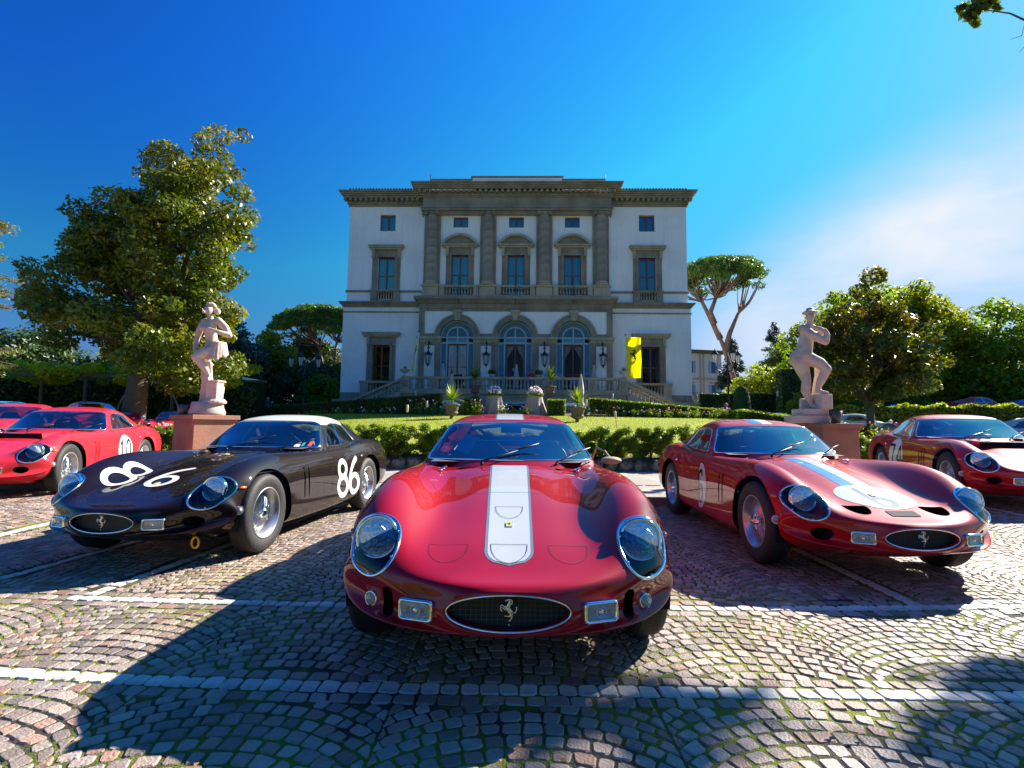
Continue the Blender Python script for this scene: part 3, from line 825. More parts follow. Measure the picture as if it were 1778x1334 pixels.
# --- wings
for sx in (-1, 1):
    def uu(a, c): return (min(sx * a, sx * c), max(sx * a, sx * c))
    wc, wl = 9.90, 10.07
    holes = [(sx * wl - .66, sx * wl + .66, 3.45, 7.05), (sx * wc - .64, sx * wc + .64, 10.6, 13.82), (sx * wc - .60, sx * wc + .60, 15.9, 17.2)]
    a, c = uu(7.0, UW + .12)
    wall_holes('wall', a, c, 3.46, 9.95, WY, .5, [h for h in holes if h[2] < 9], M_plaster)
    a2, c2 = uu(7.0, UW - .08)
    wall_holes('wall', a2, c2, 9.95, 17.85, WY + .05, .5, [h for h in holes if h[2] > 9], M_plaster)
    vb('plinth', [(a if sx < 0 else a, WY - .08, 2.75, c, WY + .5, 3.46)]); vb('plinth', [(uu(7.0, UW + .45)[0], WY - .35, 0, uu(7.0, UW + .45)[1], WY + .5, 2.75)], M_stone2)
    vb('plinth', [(uu(7.0, UW + .55)[0], WY - .45, 2.75, uu(7.0, UW + .55)[1], WY + .1, 2.93)], M_stone2)
    wl_, wr_ = (True, False) if sx < 0 else (False, True)
    cornice('belt_cornice', uu(7.0, UW)[0], uu(7.0, UW)[1], 9.95, 10.32, WY, .38, wrapL=wl_, wrapR=wr_, back=18)
    cornice('string_course', uu(7.0, UW + .12)[0], uu(7.0, UW + .12)[1], 9.52, 9.62, WY, .06, steps=1, wrapL=wl_, wrapR=wr_, back=18)
    cornice('string_course', uu(7.0, UW - .08)[0], uu(7.0, UW - .08)[1], 11.10, 11.25, WY + .05, .08, steps=1, wrapL=wl_, wrapR=wr_, back=18)
    cornice('eaves_frieze', uu(7.0, UW - .08)[0], uu(7.0, UW - .08)[1], 17.82, 18.12, WY + .05, .15, steps=2, wrapL=wl_, wrapR=wr_, back=18)
    for k in range(15):
        MB().box(-.10, WY - .50, 18.14, .10, WY - .12, 18.34).build('modillion', M_stone, villa, loc=(sx * (7.55 + k * (UW - 7.4) / 14), 0, 0))
    cornice('eaves_cornice', uu(7.0, UW - .08)[0], uu(7.0, UW - .08)[1], 18.34, 18.80, WY - .25, .62, wrapL=wl_, wrapR=wr_, back=18.4)
    vb('cornice_back', [(uu(7.0, UW)[0], WY - .12, 18.12, uu(7.0, UW)[1], WY + .5, 18.4)])
    vb('attic_wall', [(uu(6.9, UW - .3)[0], WY + .5, 18.6, uu(6.9, UW - .3)[1], WY + 1.0, 19.15)], M_plaster)
    rf = mesh_obj('roof', [(sx * 6.7, WY + .2, 19.2), (sx * (UW - .1), WY + .2, 19.2), (sx * (UW - 4), WY + 9, 20.2), (sx * 6.7, WY + 9, 20.2), (sx * (UW - .1), WY + 17, 19.2)], [(0, 1, 2, 3), (1, 4, 2)], M_tile, villa)
    b = MB()
    for k in range(28):
        u = sx * (6.8 + k * .225)
        b = MB(); b.lathe([(.1, 0), (.085, .9)], n=6, axis='y', a0=0, a1=math.pi, cap=False)
        b.lathe([(.1, 0), (.07, 0.001)], n=6, axis='y', a0=0, a1=math.pi, cap=False)
        o = b.build('roof_tile', M_tile, rf, loc=(u, WY - .02, 19.19))
    # windows
    surround(sx * wc, 11.25, 13.82, .66, WY + .05, hood_z=14.5, par_hw=1.32)
    sash(sx * wc, 10.9, 13.82, .64, WY + .2, zmid=12.4)
    sash(sx * wc, 15.9, 17.2, .60, WY + .3, split=False)
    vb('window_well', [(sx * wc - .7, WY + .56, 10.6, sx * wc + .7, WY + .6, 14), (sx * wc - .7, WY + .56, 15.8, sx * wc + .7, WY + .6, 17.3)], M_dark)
    u = sx * wc
    r_ = vb('balustrade', [(u - 1.15, WY - .22, 11.12, u + 1.15, WY + .04, 11.27), (u - 1.1, WY - .18, 10.33, u - .62, WY + .04, 11.12), (u + .62, WY - .18, 10.33, u + 1.1, WY + .04, 11.12), (u - .62, WY - .18, 10.33, u + .62, WY + .02, 10.42)], M_stone)
    for k in range(6): baluster(u - .5 + k * .2, WY - .08, 10.42, .70, r_, .75)
    u = sx * wl
    surround(u, 4.3, 7.05, .66, WY, hood_z=7.78, par_hw=1.40)
    sash(u, 4.1, 7.05, .66, WY + .2, zmid=5.5, glass=M_pane_clear, curtain='none')
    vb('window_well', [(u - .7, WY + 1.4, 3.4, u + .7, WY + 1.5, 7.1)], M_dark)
    r_ = vb('balustrade', [(u - 1.45, WY - .45, 4.16, u + 1.45, WY + .05, 4.32), (u - 1.4, WY - .38, 3.1, u - .8, WY + .04, 4.16), (u + .8, WY - .38, 3.1, u + 1.4, WY + .04, 4.16), (u - .8, WY - .38, 3.1, u + .8, WY + .02, 3.3)], M_stone2)
    for k in range(7): baluster(u - .66 + k * .22, WY - .2, 3.3, .86, r_, .9)
    vb('wall', [(uu(UW - .1, UW - .6)[0], WY + .5, 0, uu(UW - .1, UW - .6)[1], WY + 18, 17.9)], M_plaster)
vb('wall', [(-UW + .6, WY + 17.5, 0, UW - .6, WY + 18, 17.9)], M_plaster)
vb('roof_deck', [(-UW, WY + .9, 18.3, UW, WY + 17.9, 18.45)], M_dark)
# wall lanterns on scroll brackets
for pu in (-6.33, -2.10, 2.14, 6.36):
    lt = thing('wall_lantern', None, 'lantern'); lt.location = (0, 0, 0)
    p = villa.matrix_basis
    wx = 0.2 + pu * math.cos(R(-1.4)); wy = 38 + pu * math.sin(R(-1.4)) - .5
    lt.location = (wx, wy, 0); lt.rotation_euler = (0, 0, R(-1.4))
    lt['label'] = 'black iron lantern on a bracket, ' + {-6.33: 'left of the left blue arch', -2.10: 'between the left and middle blue arches', 2.14: 'between the middle and right blue arches', 6.36: 'right of the right blue arch'}[pu]
    lt['group'] = 'iron lanterns between the blue arches'
    b = MB(); b.tube([(0, .42, 7.0), (0, .2, 7.25), (0, .05, 7.0), (0, .0, 6.5)], .045, 6); b.tube([(0, .42, 6.1), (.0, .3, 6.5), (0, .1, 6.6), (0, 0, 6.5)], .035, 6)
    b.tube([(.1 * math.cos(t), .25 + .1 * math.sin(t), 6.75) for t in np.linspace(0, 6, 10)], .03, 5); b.build('bracket', M_iron, lt, smooth=True)
    b = MB(); b.lathe([(.04, 6.5), (.10, 6.42), (.12, 6.35), (.30, 6.25), (.27, 6.16)], n=6); b.lathe([(.15, 5.52), (.06, 5.42), (.02, 5.3)], n=6)
    for k in range(6):
        a = k * math.pi / 3
        b.tube([(.25 * math.cos(a), .25 * math.sin(a), 6.18), (.14 * math.cos(a), .14 * math.sin(a), 5.5)], .022, 4)
        b.ball((.3 * math.cos(a), .3 * math.sin(a), 6.32), .04, 5, 4)
    b.build('lantern_frame', M_iron, lt)
    b = MB(); b.lathe([(.12, 5.52), (.22, 6.17)], n=6); b.build('lantern_glass', M_lampglass, lt)
# terrace
TY = -3.5; TU = 7.5
vb('terrace_wall', [(-TU + .05, TY + .05, 0, TU - .05, 0, 3.18)], M_stone2)
vb('terrace_moulding', [(-TU - .05, TY - .1, 3.18, TU + .05, 0, 3.36)], M_stone2)
b = MB()
for (w0, w1, z0, z1) in ((-1.15, -1.0, 1.9, 2.65), (1.0, 1.15, 1.9, 2.65), (-1.0, 1.0, 2.55, 2.68)): b.box(w0 + .1, TY - .02, z0, w1 + .1, TY + .06, z1)
b.tube([(.1 + .62 * math.cos(t), TY, 2.28 + .2 * math.sin(t)) for t in np.linspace(0, 2 * math.pi, 20)[:-1]], .03, 5, closed=True)
for k in range(14): b.tube([(-.85 + k * .146, TY, 1.95), (-.85 + k * .146, TY, 2.55)] if abs(-.85 + k * .146 - .1) > .62 else [(-.85 + k * .146, TY, 2.46), (-.85 + k * .146, TY, 2.55)], .022, 4)
b.build('cellar_grille', M_lampglass, villa)
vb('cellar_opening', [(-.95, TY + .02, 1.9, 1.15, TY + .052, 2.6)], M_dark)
piers_t = [-7.25, -5.3, -2.35, 2.35, 5.2, 7.25]
rail = vb('terrace_balustrade', [(-TU, TY - .08, 4.17, TU, TY + .30, 4.33), (-TU, TY - .05, 3.36, TU, TY + .26, 3.50)], M_stone2)
for pu in piers_t:
    vb('balustrade_pier', [(pu - .30, TY - .07, 3.50, pu + .30, TY + .28, 4.17)], M_stone2, parent=rail, bevel=.02)
    vb('pier_panel', [(pu - .2, TY - .085, 3.6, pu + .2, TY - .06, 4.07)], M_stone, parent=rail)
for i in range(len(piers_t) - 1):
    a, c = piers_t[i] + .30, piers_t[i + 1] - .30
    n = max(2, int((c - a) / .235))
    for k in range(n): baluster(a + (k + .5) * (c - a) / n, TY + .1, 3.50, .67, rail)
# two outer stairs running down beside the terrace
for sx in (-1, 1):
    st = MB(); n = 10; u0, u1 = TU, TU + 3.35; zt, zb = 3.36, 1.75
    for k in range(n):
        a = u0 + (u1 - u0) * k / n; c = u0 + (u1 - u0) * (k + 1) / n
        st.box(min(sx * a, sx * c), TY + .3, 0, max(sx * a, sx * c), TY + 1.9, zt - (zt - zb) * (k + 1) / n)
    st.build('stair_flight', M_stone2, villa)
    for yo in (TY - .05, TY + 1.9):
        b = MB()
        pts = [(sx * u0, 3.4), (sx * u1, 1.80), (sx * u1, 0), (sx * u0, 0)]
        b.prism(pts if sx < 0 else pts[::-1], yo, yo + .3)
        pts = [(sx * u0, 4.05), (sx * u0, 4.22), (sx * u1, 2.72), (sx * u1, 2.55)]
        b.prism(pts, yo - .05, yo + .35)
        b.box(min(sx * u1, sx * (u1 + .5)), yo - .05, 2.55, max(sx * u1, sx * (u1 + .5)), yo + .35, 2.72)
        b.box(min(sx * (u1 + .05), sx * (u1 + .4)), yo, 1.2, max(sx * (u1 + .05), sx * (u1 + .4)), yo + .3, 2.55)
        r_ = b.build('stair_balustrade', M_stone2, villa)
        for k in range(13):
            t = (k + .6) / 13.2; u = sx * (u0 + (u1 - u0) * t); z = 3.4 + (1.80 - 3.4) * t
            baluster(u, yo + .15, z - .02, .69, r_)
# ------------------------------------------------------------------ vegetation
def leafmat(name, c, rough=0.45, amt=0.55, tr=0.35, tint=None, ts=0.6):
    return mat(name, c, rough, attr='tint', attr_amt=amt, transl=tr, tint=tint, tint_scale=ts, tint_lo=0.45, tint_hi=0.65)
M_mag = leafmat('magnolia_leaf', (0.10, 0.135, 0.012), 0.42, tint=(0.25, 0.23, 0.014), ts=0.5, tr=0.3)
M_mag2 = leafmat('magnolia_leaf_bronze', (0.085, 0.11, 0.014), 0.45, tint=(0.14, 0.10, 0.012), ts=0.7, tr=0.35)
M_lf_green = leafmat('leaf_green', (0.13, 0.21, 0.014), tint=(0.22, 0.28, 0.015), ts=0.25, tr=.5)
M_lf_yel = leafmat('leaf_yellow_green', (0.20, 0.25, 0.014), tint=(0.28, 0.25, 0.012), ts=0.3, tr=.5)
M_lf_dark = leafmat('leaf_dark', (0.045, 0.082, 0.016), tint=(0.075, 0.115, 0.016), ts=0.3, tr=0.2)
M_lf_grey = leafmat('leaf_grey_green', (0.085, 0.105, 0.055), tint=(0.06, 0.08, 0.04), ts=0.3, tr=0.2)
M_lf_conif = leafmat('needle_dark', (0.020, 0.042, 0.022), tr=0.1)
M_lf_pine = leafmat('pine_needle', (0.085, 0.165, 0.02), tint=(0.13, 0.21, 0.02), ts=0.2, tr=0.25)
M_lf_hedge = leafmat('hedge_leaf', (0.060, 0.095, 0.018), tint=(0.10, 0.13, 0.02), ts=0.8, tr=0.25)
M_lf_box = leafmat('box_leaf', (0.14, 0.21, 0.014), tint=(0.24, 0.29, 0.015), ts=2.2, tr=0.45)
M_bark = mat('bark', (0.115, 0.085, 0.065), 0.95, var=0.25, vscale=5, bump=0.9, bscale=14)
M_bark_pine = mat('pine_bark', (0.19, 0.125, 0.10), 0.95, var=0.25, vscale=3, bump=0.9, bscale=10)
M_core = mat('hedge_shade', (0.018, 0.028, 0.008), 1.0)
def leaves(puffs, n, size, seed, droop=0.0, shell=0.55, aspect=0.5, outer=0.35, jitter=0.35):
    """leaf quads spread through a set of puffs (x, y, z, rx, ry, rz); n leaves in all"""
    r = np.random.RandomState(seed); P = np.array(puffs, float)
    vol = P[:, 3] * P[:, 4] * P[:, 5]; pr = vol ** 0.75; pr /= pr.sum()
    idx = r.choice(len(P), n, p=pr)
    d = r.normal(size=(n, 3)); d /= np.linalg.norm(d, axis=1)[:, None]
    rad = shell + (1 - shell) * r.uniform(0, 1, n) ** 0.6
    rad *= 1 + r.normal(0, 0.08, n)
    c = P[idx, :3] + d * P[idx, 3:] * rad[:, None]
    nrm = d * outer + r.normal(size=(n, 3)) * jitter + np.array([0, 0, .25])
    nrm /= np.linalg.norm(nrm, axis=1)[:, None]
    a = np.cross(nrm, r.normal(size=(n, 3))); a /= np.linalg.norm(a, axis=1)[:, None]
    b = np.cross(nrm, a)
    s = (size * r.uniform(.6, 1.35, n))[:, None]
    V = np.stack([c - a * s, c + b * s * aspect - a * s * .1, c + a * s, c - b * s * aspect - a * s * .1], 1).reshape(-1, 3)
    pt = r.uniform(0.15, 0.85, len(P))[idx] * 0.55 + r.uniform(0, 1, n) * 0.45
    return V, np.arange(4 * n).reshape(-1, 4), pt
def puffs_in(ells, n, seed, r0, r1, surf=0.5):
    """small puffs over and inside big ellipsoids"""
    r = random.Random(seed); out = []
    w = [e[3] * e[4] * e[5] for e in ells]
    for i in range(n):
        e = r.choices(ells, w)[0]
        while True:
            d = Vector((r.gauss(0, 1), r.gauss(0, 1), r.gauss(0, 1)))
            if d.length > 1e-3: d.normalize(); break
        t = surf + (1 - surf) * r.random() ** 0.5
        q = r.uniform(r0, r1)
        out.append((e[0] + d.x * e[3] * t, e[1] + d.y * e[4] * t, e[2] + d.z * e[5] * t, q * r.uniform(.9, 1.4), q * r.uniform(.9, 1.4), q * r.uniform(.6, .9)))
    return out
def branch_path(a, b, wob, seed, n=6):
    r = random.Random(seed); a, b = Vector(a), Vector(b); l = (b - a).length
    pts = []
    for i in range(n + 1):
        t = i / n; p = a.lerp(b, t)
        k = math.sin(math.pi * t) * wob * l
        p += Vector((r.uniform(-1, 1), r.uniform(-1, 1), r.uniform(-.3, .6))) * k
        pts.append(p)
    return pts
def tree(name, label, base, ells, leafm, nleaf, lsize, npuff, pr, seed, trunk_r=0.3, fork=None, nbr=14, group=None, barkm=None, lean=(0, 0), surf=.5, aspect=.5, cat='tree', trunk_top=None):
    t = thing(name, label, cat, base, 0, group)
    bx, by, bz = base
    E = [(e[0] - bx, e[1] - by, e[2] - bz, e[3], e[4], e[5]) for e in ells]
    pf = puffs_in(E, npuff, seed, *pr, surf=surf)
    V, F, T = leaves(pf, nleaf, lsize, seed, aspect=aspect)
    o = np_mesh('crown', V, F, leafm, t, attr=T)
    fk = fork if fork else min(e[2] - e[5] * .5 for e in E)
    cx = sum(e[0] for e in E) / len(E); cy = sum(e[1] for e in E) / len(E)
    top = trunk_top or (cx * .8, cy * .8, max(e[2] for e in E))
    b = MB()
    fp = Vector((lean[0], lean[1], fk))
    pts = [Vector((0, 0, -.3)), Vector((lean[0] * .15, lean[1] * .15, fk * .15)), Vector((lean[0] * .6, lean[1] * .6, fk * .6)), fp]
    b.tube(pts, [trunk_r * 1.5, trunk_r * 1.1, trunk_r * .9, trunk_r * .8], 10)
    main = branch_path(fp, top, .06, seed, 6)
    b.tube(main, [trunk_r * .8 * (1 - .14 * i) for i in range(7)], 8)
    r = random.Random(seed + 5)
    for i in range(nbr):
        q = r.choice(pf); st = r.choice(main[:5]); q = Vector(q[:3])
        if q.z < st.z - .3: st = fp
        ln = branch_path(st, q, .08, seed * 31 + i, 5)
        r0 = trunk_r * r.uniform(.25, .45)
        b.tube(ln, [r0 * (1 - .17 * k) for k in range(6)], 5)
    b.build('trunk', barkm or M_bark, t, smooth=True)
    return t
# the big magnolia on the left
gz0 = ground_z(-15.2, 21)
tree('magnolia_tree', 'large dark glossy magnolia tree filling the left side behind the left statue', (-15.3, 21, gz0),
     [(-15.8, 21, 6.0, 3.9, 3.2, 2.3), (-13.2, 20.6, 4.6, 2.4, 2.4, 2.3), (-14.6, 21, 8.2, 3.0, 2.8, 2.2), (-13.2, 21, 10.2, 2.3, 2.2, 1.8), (-12.3, 21, 12.0, 1.5, 1.5, 1.5), (-14.3, 21, 11.3, 1.2, 1.3, 1.3), (-18.4, 21, 5.7, 1.5, 1.5, 1.3), (-11.4, 20.6, 7.6, 1.2, 1.4, 2.2), (-16.6, 21, 8.6, 1.4, 1.5, 1.2)],
     M_mag, 68000, 0.10, 270, (.32, .75), 21, trunk_r=.42, fork=3.2, nbr=40, lean=(.3, 0), surf=.35, trunk_top=(2.0, 0, 9.6))
# right magnolia, thin and bronze
gz1 = ground_z(13.7, 20)
tree('young_magnolia_tree', 'thin bronze leaved magnolia tree with a bare stem right of the right statue', (13.75, 20, gz1),
     [(13.8, 20, 3.6, 2.3, 2.0, 1.5), (14.1, 20, 5.0, 1.9, 1.7, 1.3), (13.6, 20, 6.5, .8, .8, .9), (15.4, 20, 3.6, 1.3, 1.2, 1.1), (12.5, 20, 4.4, .9, .9, .9)],
     M_mag2, 17000, 0.10, 110, (.25, .5), 22, trunk_r=.15, fork=1.5, nbr=34, surf=.3)
# umbrella pines
def pine(name, label, base, tops, canopy, seed, tr, group):
    t = thing(name, label, 'tree', base, 0, group)
    b = MB(); bx, by, bz = base; r = random.Random(seed)
    for path in tops:
        pts = [Vector((x - bx, y - by, z - bz)) for x, y, z in path]
        n = len(pts)
        b.tube(pts, [tr * (1 - .5 * i / (n - 1)) for i in range(n)], 9)
    cx, cy, cz, rx, ry, rz = canopy
    forks = [Vector((p[-1][0] - bx, p[-1][1] - by, p[-1][2] - bz)) for p in tops]
    pf = []
    for i in range(150):
        a = r.uniform(0, 6.283); q = math.sqrt(r.random())
        x, y = rx * q * math.cos(a), ry * q * math.sin(a)
        z = rz * (math.sqrt(max(0, 1 - q * q)) * .95) - rz * .25 * r.random()
        pf.append((cx - bx + x, cy - by + y, cz - bz + z, r.uniform(.55, 1.0), r.uniform(.55, 1.0), r.uniform(.28, .5)))
        if i % 2 == 0:
            fk = min(forks, key=lambda f: (f - Vector(pf[-1][:3])).length)
            e = Vector(pf[-1][:3]); m_ = fk.lerp(e, .5) + Vector((0, 0, -.12 * (e - fk).length))
            b.tube([fk, fk.lerp(m_, .5) + Vector((r.uniform(-.2, .2), 0, 0)), m_, m_.lerp(e, .5) + Vector((0, 0, -.15)), e], [tr * .3, tr * .24, tr * .18, tr * .11, .03], 5)
    V, F, T = leaves(pf, 34000, .16, seed, aspect=.3)
    np_mesh('crown', V, F, M_lf_pine, t, attr=T)
    b.build('trunk', M_bark_pine, t, smooth=True)
    return t
pine('umbrella_pine', 'tall umbrella pine with a flat dark crown and leaning forked trunk right of the villa', (24.2, 55, 1.6),
     [[(24.2, 55, 1.2), (23.6, 55, 6.0), (22.6, 55, 9.5), (21.6, 55, 12.2)], [(22.7, 55, 9.3), (23.2, 55, 11.2), (24.2, 55, 13.4)], [(22.2, 55, 10.6), (21.6, 55.5, 12.4), (20.3, 55, 14.6)], [(21.6, 55, 12.2), (21.2, 55, 13.5), (21.8, 55, 15)]],
     (22.3, 55, 16.6, 4.9, 4.6, 2.7), 31, .34, 'umbrella pines beside the villa')
pine('umbrella_pine', 'umbrella pine with two ivy grown trunks left of the villa', (-19.6, 55, 1.6),
     [[(-19.4, 55, 1.2), (-19.7, 55, 5.0), (-20.2, 55, 7.6), (-20.6, 55, 9.4)], [(-18.3, 55, 1.2), (-18.5, 55, 5), (-18.9, 55, 8), (-18.7, 55, 9.8)]],
     (-20.4, 55, 10.6, 5.2, 4.4, 3.0), 32, .26, 'umbrella pines beside the villa')
# conifers with tiers
def conifer(label, base, h, rad, seed, m=M_lf_conif):
    t = thing('conifer', label, 'tree', base, 0, 'dark conifers beyond the garden'); pf = []; r = random.Random(seed)
    for i in range(60):
        q = (i + .5) / 60; a = r.uniform(0, 6.28); rr = rad * (1 - q) ** .9
        pf.append((rr * .65 * math.cos(a), rr * .65 * math.sin(a), h * (.12 + .86 * q), .3 + rr * .42, .3 + rr * .42, .22 + rr * .12))
    V, F, T = leaves(pf, 22000, .16, seed, aspect=.3, shell=.2); np_mesh('crown', V, F, m, t, attr=T)
    MB().tube([(0, 0, -.2), (0, 0, h * .98)], [.22, .03], 6).build('trunk', M_bark, t)
conifer('dark pointed conifer behind the three armed lamp post on the right', (25.6, 60, 1.6), 10.0, 2.6, 1)
conifer('dark ragged conifer top behind the round trees right of the lamp post', (31.5, 62, 1.6), 12.5, 3.6, 2)
# broadleaf trees beyond the garden: (kind, x, y, crown height, crown radius, label)
def bush_tree(label, x, y, top, rad, low, m, n, ls, seed, group='trees beyond the garden', name='broadleaf_tree', squash=1.0):
    z0 = ground_z(x, y); r = random.Random(seed); H = top - low
    ells = [(x, y, low + H * .45, rad, rad * .8, H * .45)]
    for i in range(6):
        ells.append((x + r.uniform(-.6, .6) * rad, y + r.uniform(-.5, .3) * rad, low + H * r.uniform(.3, .8), rad * r.uniform(.35, .55), rad * .4, H * r.uniform(.2, .26)))
    ells.append((x + r.uniform(-.2, .2) * rad, y, top - H * .14, rad * .32, rad * .3, H * .15))
    return tree(name, label, (x, y, z0), ells, m, n, ls, 150, (rad * .16, rad * .32), seed, trunk_r=.22, fork=max(.8, low - z0 + .5), nbr=12, group=group, surf=.55)
bush_tree('round dark evergreen tree standing right of the lamp post behind the tall hedge', 27.2, 50, 9.3, 3.1, 2.2, M_lf_dark, 22000, .17, 41)
bush_tree('dark green tree directly behind the right statue, left of the bronze magnolia', 24.5, 42, 11.0, 2.6, 2.0, M_lf_green, 16000, .16, 42)
bush_tree('tall green tree rising above the bronze magnolia on the right', 21.8, 32, 10.6, 2.8, 1.6, M_lf_green, 24000, .13, 43)
bush_tree('bright yellow green tree right of the bronze magnolia', 25.6, 32.5, 10.4, 2.7, 1.6, M_lf_yel, 26000, .13, 44)
bush_tree('loose light green tree near the right edge of the picture', 29.6, 31, 9.6, 2.8, 1.6, M_lf_green, 26000, .12, 45)
bush_tree('green tree cut by the right edge of the picture', 34.2, 31.5, 9.4, 2.7, 1.6, M_lf_yel, 20000, .12, 46)
bush_tree('low green tree between the lamp post and the tall clipped hedge', 21.0, 44, 6.6, 2.2, 1.8, M_lf_yel, 9000, .14, 47)
bush_tree('grey green tree directly right of the big magnolia on the left', -22.6, 42, 9.6, 2.5, 1.6, M_lf_grey, 20000, .13, 48)
bush_tree('bright yellow green tree left of the umbrella pine', -21.7, 46, 9.4, 2.3, 2.5, M_lf_yel, 16000, .15, 49)
bush_tree('dark tree in the gap between yellow green tree and umbrella pine', -22.5, 58, 11.4, 3.4, 2.2, M_lf_dark, 18000, .19, 50)
bush_tree('deep green shaded tree behind the left lamp post', -17.0, 44, 6.8, 2.8, 1.5, M_lf_dark, 16000, .15, 51)
bush_tree('small yellow leaved tree right of the left lamp post', -16.4, 48, 6.9, 1.7, 3.2, M_lf_yel, 7000, .14, 52)
bush_tree('leafy green tree against the left corner of the villa', -15.2, 41.5, 5.6, 1.4, 1.2, M_lf_green, 9000, .12, 53)
bush_tree('dark green bank of foliage behind the silver car on the left', -22.3, 37, 5.2, 3.0, 1.2, M_lf_dark, 14000, .13, 54)
bush_tree('dark green tree behind the left end of the pergola', -33.0, 36, 7.4, 4.0, 2.0, M_lf_dark, 16000, .16, 55)
bush_tree('mid green tree behind the pergola and the big magnolia', -27.5, 40, 7.6, 3.8, 2.0, M_lf_green, 16000, .17, 56)
bush_tree('olive green tree seen low through the big magnolia', -24.5, 33, 5.2, 2.6, 1.4, M_lf_green, 10000, .14, 57)
bush_tree('bright shrub like tree behind the hedge right of the villa corner', 16.9, 40.5, 3.9, .9, 1.6, M_lf_yel, 3500, .10, 58)
bush_tree('dark tree filling the gap between tall hedge and bronze magnolia', 21.5, 36, 6.4, 2.8, 1.2, M_lf_dark, 14000, .13, 59)
bush_tree('dark green tree low at the right edge behind the parked cars', 31.0, 35, 6.0, 3.4, 1.4, M_lf_dark, 12000, .15, 60)
# feathery conifer cut by the left edge
t = thing('larch_tree', 'feathery light green larch with reddish branch tips cut by the left edge', 'tree', (-23.6, 22, .4))
M_larch = leafmat('larch_needle', (0.16, 0.20, 0.045), tint=(0.20, 0.10, 0.05), ts=.6)
b = MB(); b.tube([(0, 0, -.3), (0, 0, 10.5)], [.25, .04], 7); pf = []; r = random.Random(61)
for i in range(46):
    z = 2.6 + i * .165; a = r.uniform(-1.2, 1.2) if i % 3 else r.uniform(2, 4.2); ln = (2.5 - .17 * (z - 2.6)) * r.uniform(.7, 1.1)
    e = Vector((ln * math.cos(a), ln * math.sin(a), z - .25 + r.uniform(-.2, .3)))
    b.tube([(0, 0, z), e * .5 + Vector((0, 0, z * .5 + .12)), e], [.05, .03, .012], 4)
    for k in range(6):
        q = (k + 1.5) / 7; p = Vector((0, 0, z)).lerp(e, q); pf.append((p.x, p.y, p.z - .08, .34, .34, .14))
V, F, T = leaves(pf, 15000, .085, 61, aspect=.2, shell=.1); np_mesh('crown', V, F, M_larch, t, attr=T); b.build('trunk', M_bark, t, smooth=True)
# ------------------------------------------------------------------ hedges
def hedge_geom(L_, W_, H_, n, size, seed, lump=0.0, segs=None, dens_front=1.0):
    """leaf faces over a box-shaped clipped body, plus a dark core"""
    r = np.random.RandomState(seed)
    area = [L_ * H_, L_ * H_, L_ * W_, W_ * H_, W_ * H_]; pr = np.array(area) / sum(area)
    side = r.choice(5, n, p=pr); a = r.uniform(-.5, .5, n); b_ = r.uniform(0, 1, n); dep = np.abs(r.normal(0, .035, n))
    c = np.zeros((n, 3)); nr = np.zeros((n, 3))
    for s in range(5):
        m = side == s
        if s == 0: c[m] = np.stack([a[m] * L_, -W_ / 2 + dep[m], b_[m] * H_], 1); nr[m] = (0, -1, .2)
        if s == 1: c[m] = np.stack([a[m] * L_, W_ / 2 - dep[m], b_[m] * H_], 1); nr[m] = (0, 1, .2)
        if s == 2: c[m] = np.stack([a[m] * L_, (b_[m] - .5) * W_, H_ - dep[m]], 1); nr[m] = (0, 0, 1)
        if s == 3: c[m] = np.stack([np.full(m.sum(), -L_ / 2) + dep[m], a[m] * W_, b_[m] * H_], 1); nr[m] = (-1, 0, .2)
        if s == 4: c[m] = np.stack([np.full(m.sum(), L_ / 2) - dep[m], a[m] * W_, b_[m] * H_], 1); nr[m] = (1, 0, .2)
    c += r.normal(0, .02, (n, 3)); c[:, 2] += lump * np.sin(c[:, 0] * 5.1 + seed) + lump * .6 * np.sin(c[:, 0] * 12.7)
    nn = nr * .6 + r.normal(size=(n, 3)) * .55; nn /= np.linalg.norm(nn, axis=1)[:, None]
    t_ = np.cross(nn, r.normal(size=(n, 3))); t_ /= np.linalg.norm(t_, axis=1)[:, None]; u_ = np.cross(nn, t_)
    s = (size * r.uniform(.6, 1.4, n))[:, None]
    V = np.stack([c - t_ * s, c + u_ * s * .55, c + t_ * s, c - u_ * s * .55], 1).reshape(-1, 3)
    tone = .5 + .3 * np.sin(c[:, 0] * 2.3 + seed) * np.sin(c[:, 0] * .7) + r.uniform(-.45, .45, n)
    return V, np.arange(4 * n).reshape(-1, 4), np.clip(tone, 0, 1)
def hedge(label, x0, y0, x1, y1, W_, H_, n, size, seed, m=M_lf_hedge, lump=.01, z=None, group=None, name='clipped_hedge'):
    L_ = math.hypot(x1 - x0, y1 - y0); a = math.atan2(y1 - y0, x1 - x0); cx, cy = (x0 + x1) / 2, (y0 + y1) / 2
    z0 = ground_z(cx, cy) if z is None else z
    t = thing(name, label, 'hedge', (cx, cy, z0), a, group)
    # follow the fall of the ground by shearing
    dz = (ground_z(x1, y1) - ground_z(x0, y0)) if z is None else 0
    V, F, T = hedge_geom(L_, W_, H_, n, size, seed, lump)
    V[:, 2] += V[:, 0] / L_ * dz
    np_mesh('foliage', V, F, m, t, attr=T)
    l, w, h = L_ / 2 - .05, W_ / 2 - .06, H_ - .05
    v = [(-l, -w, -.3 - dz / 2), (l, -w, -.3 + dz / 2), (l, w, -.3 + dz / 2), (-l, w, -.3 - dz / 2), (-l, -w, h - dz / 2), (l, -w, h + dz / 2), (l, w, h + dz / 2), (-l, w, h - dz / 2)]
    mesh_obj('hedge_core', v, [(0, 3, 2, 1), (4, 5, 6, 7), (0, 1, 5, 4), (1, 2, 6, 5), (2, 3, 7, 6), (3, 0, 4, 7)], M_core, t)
    return t
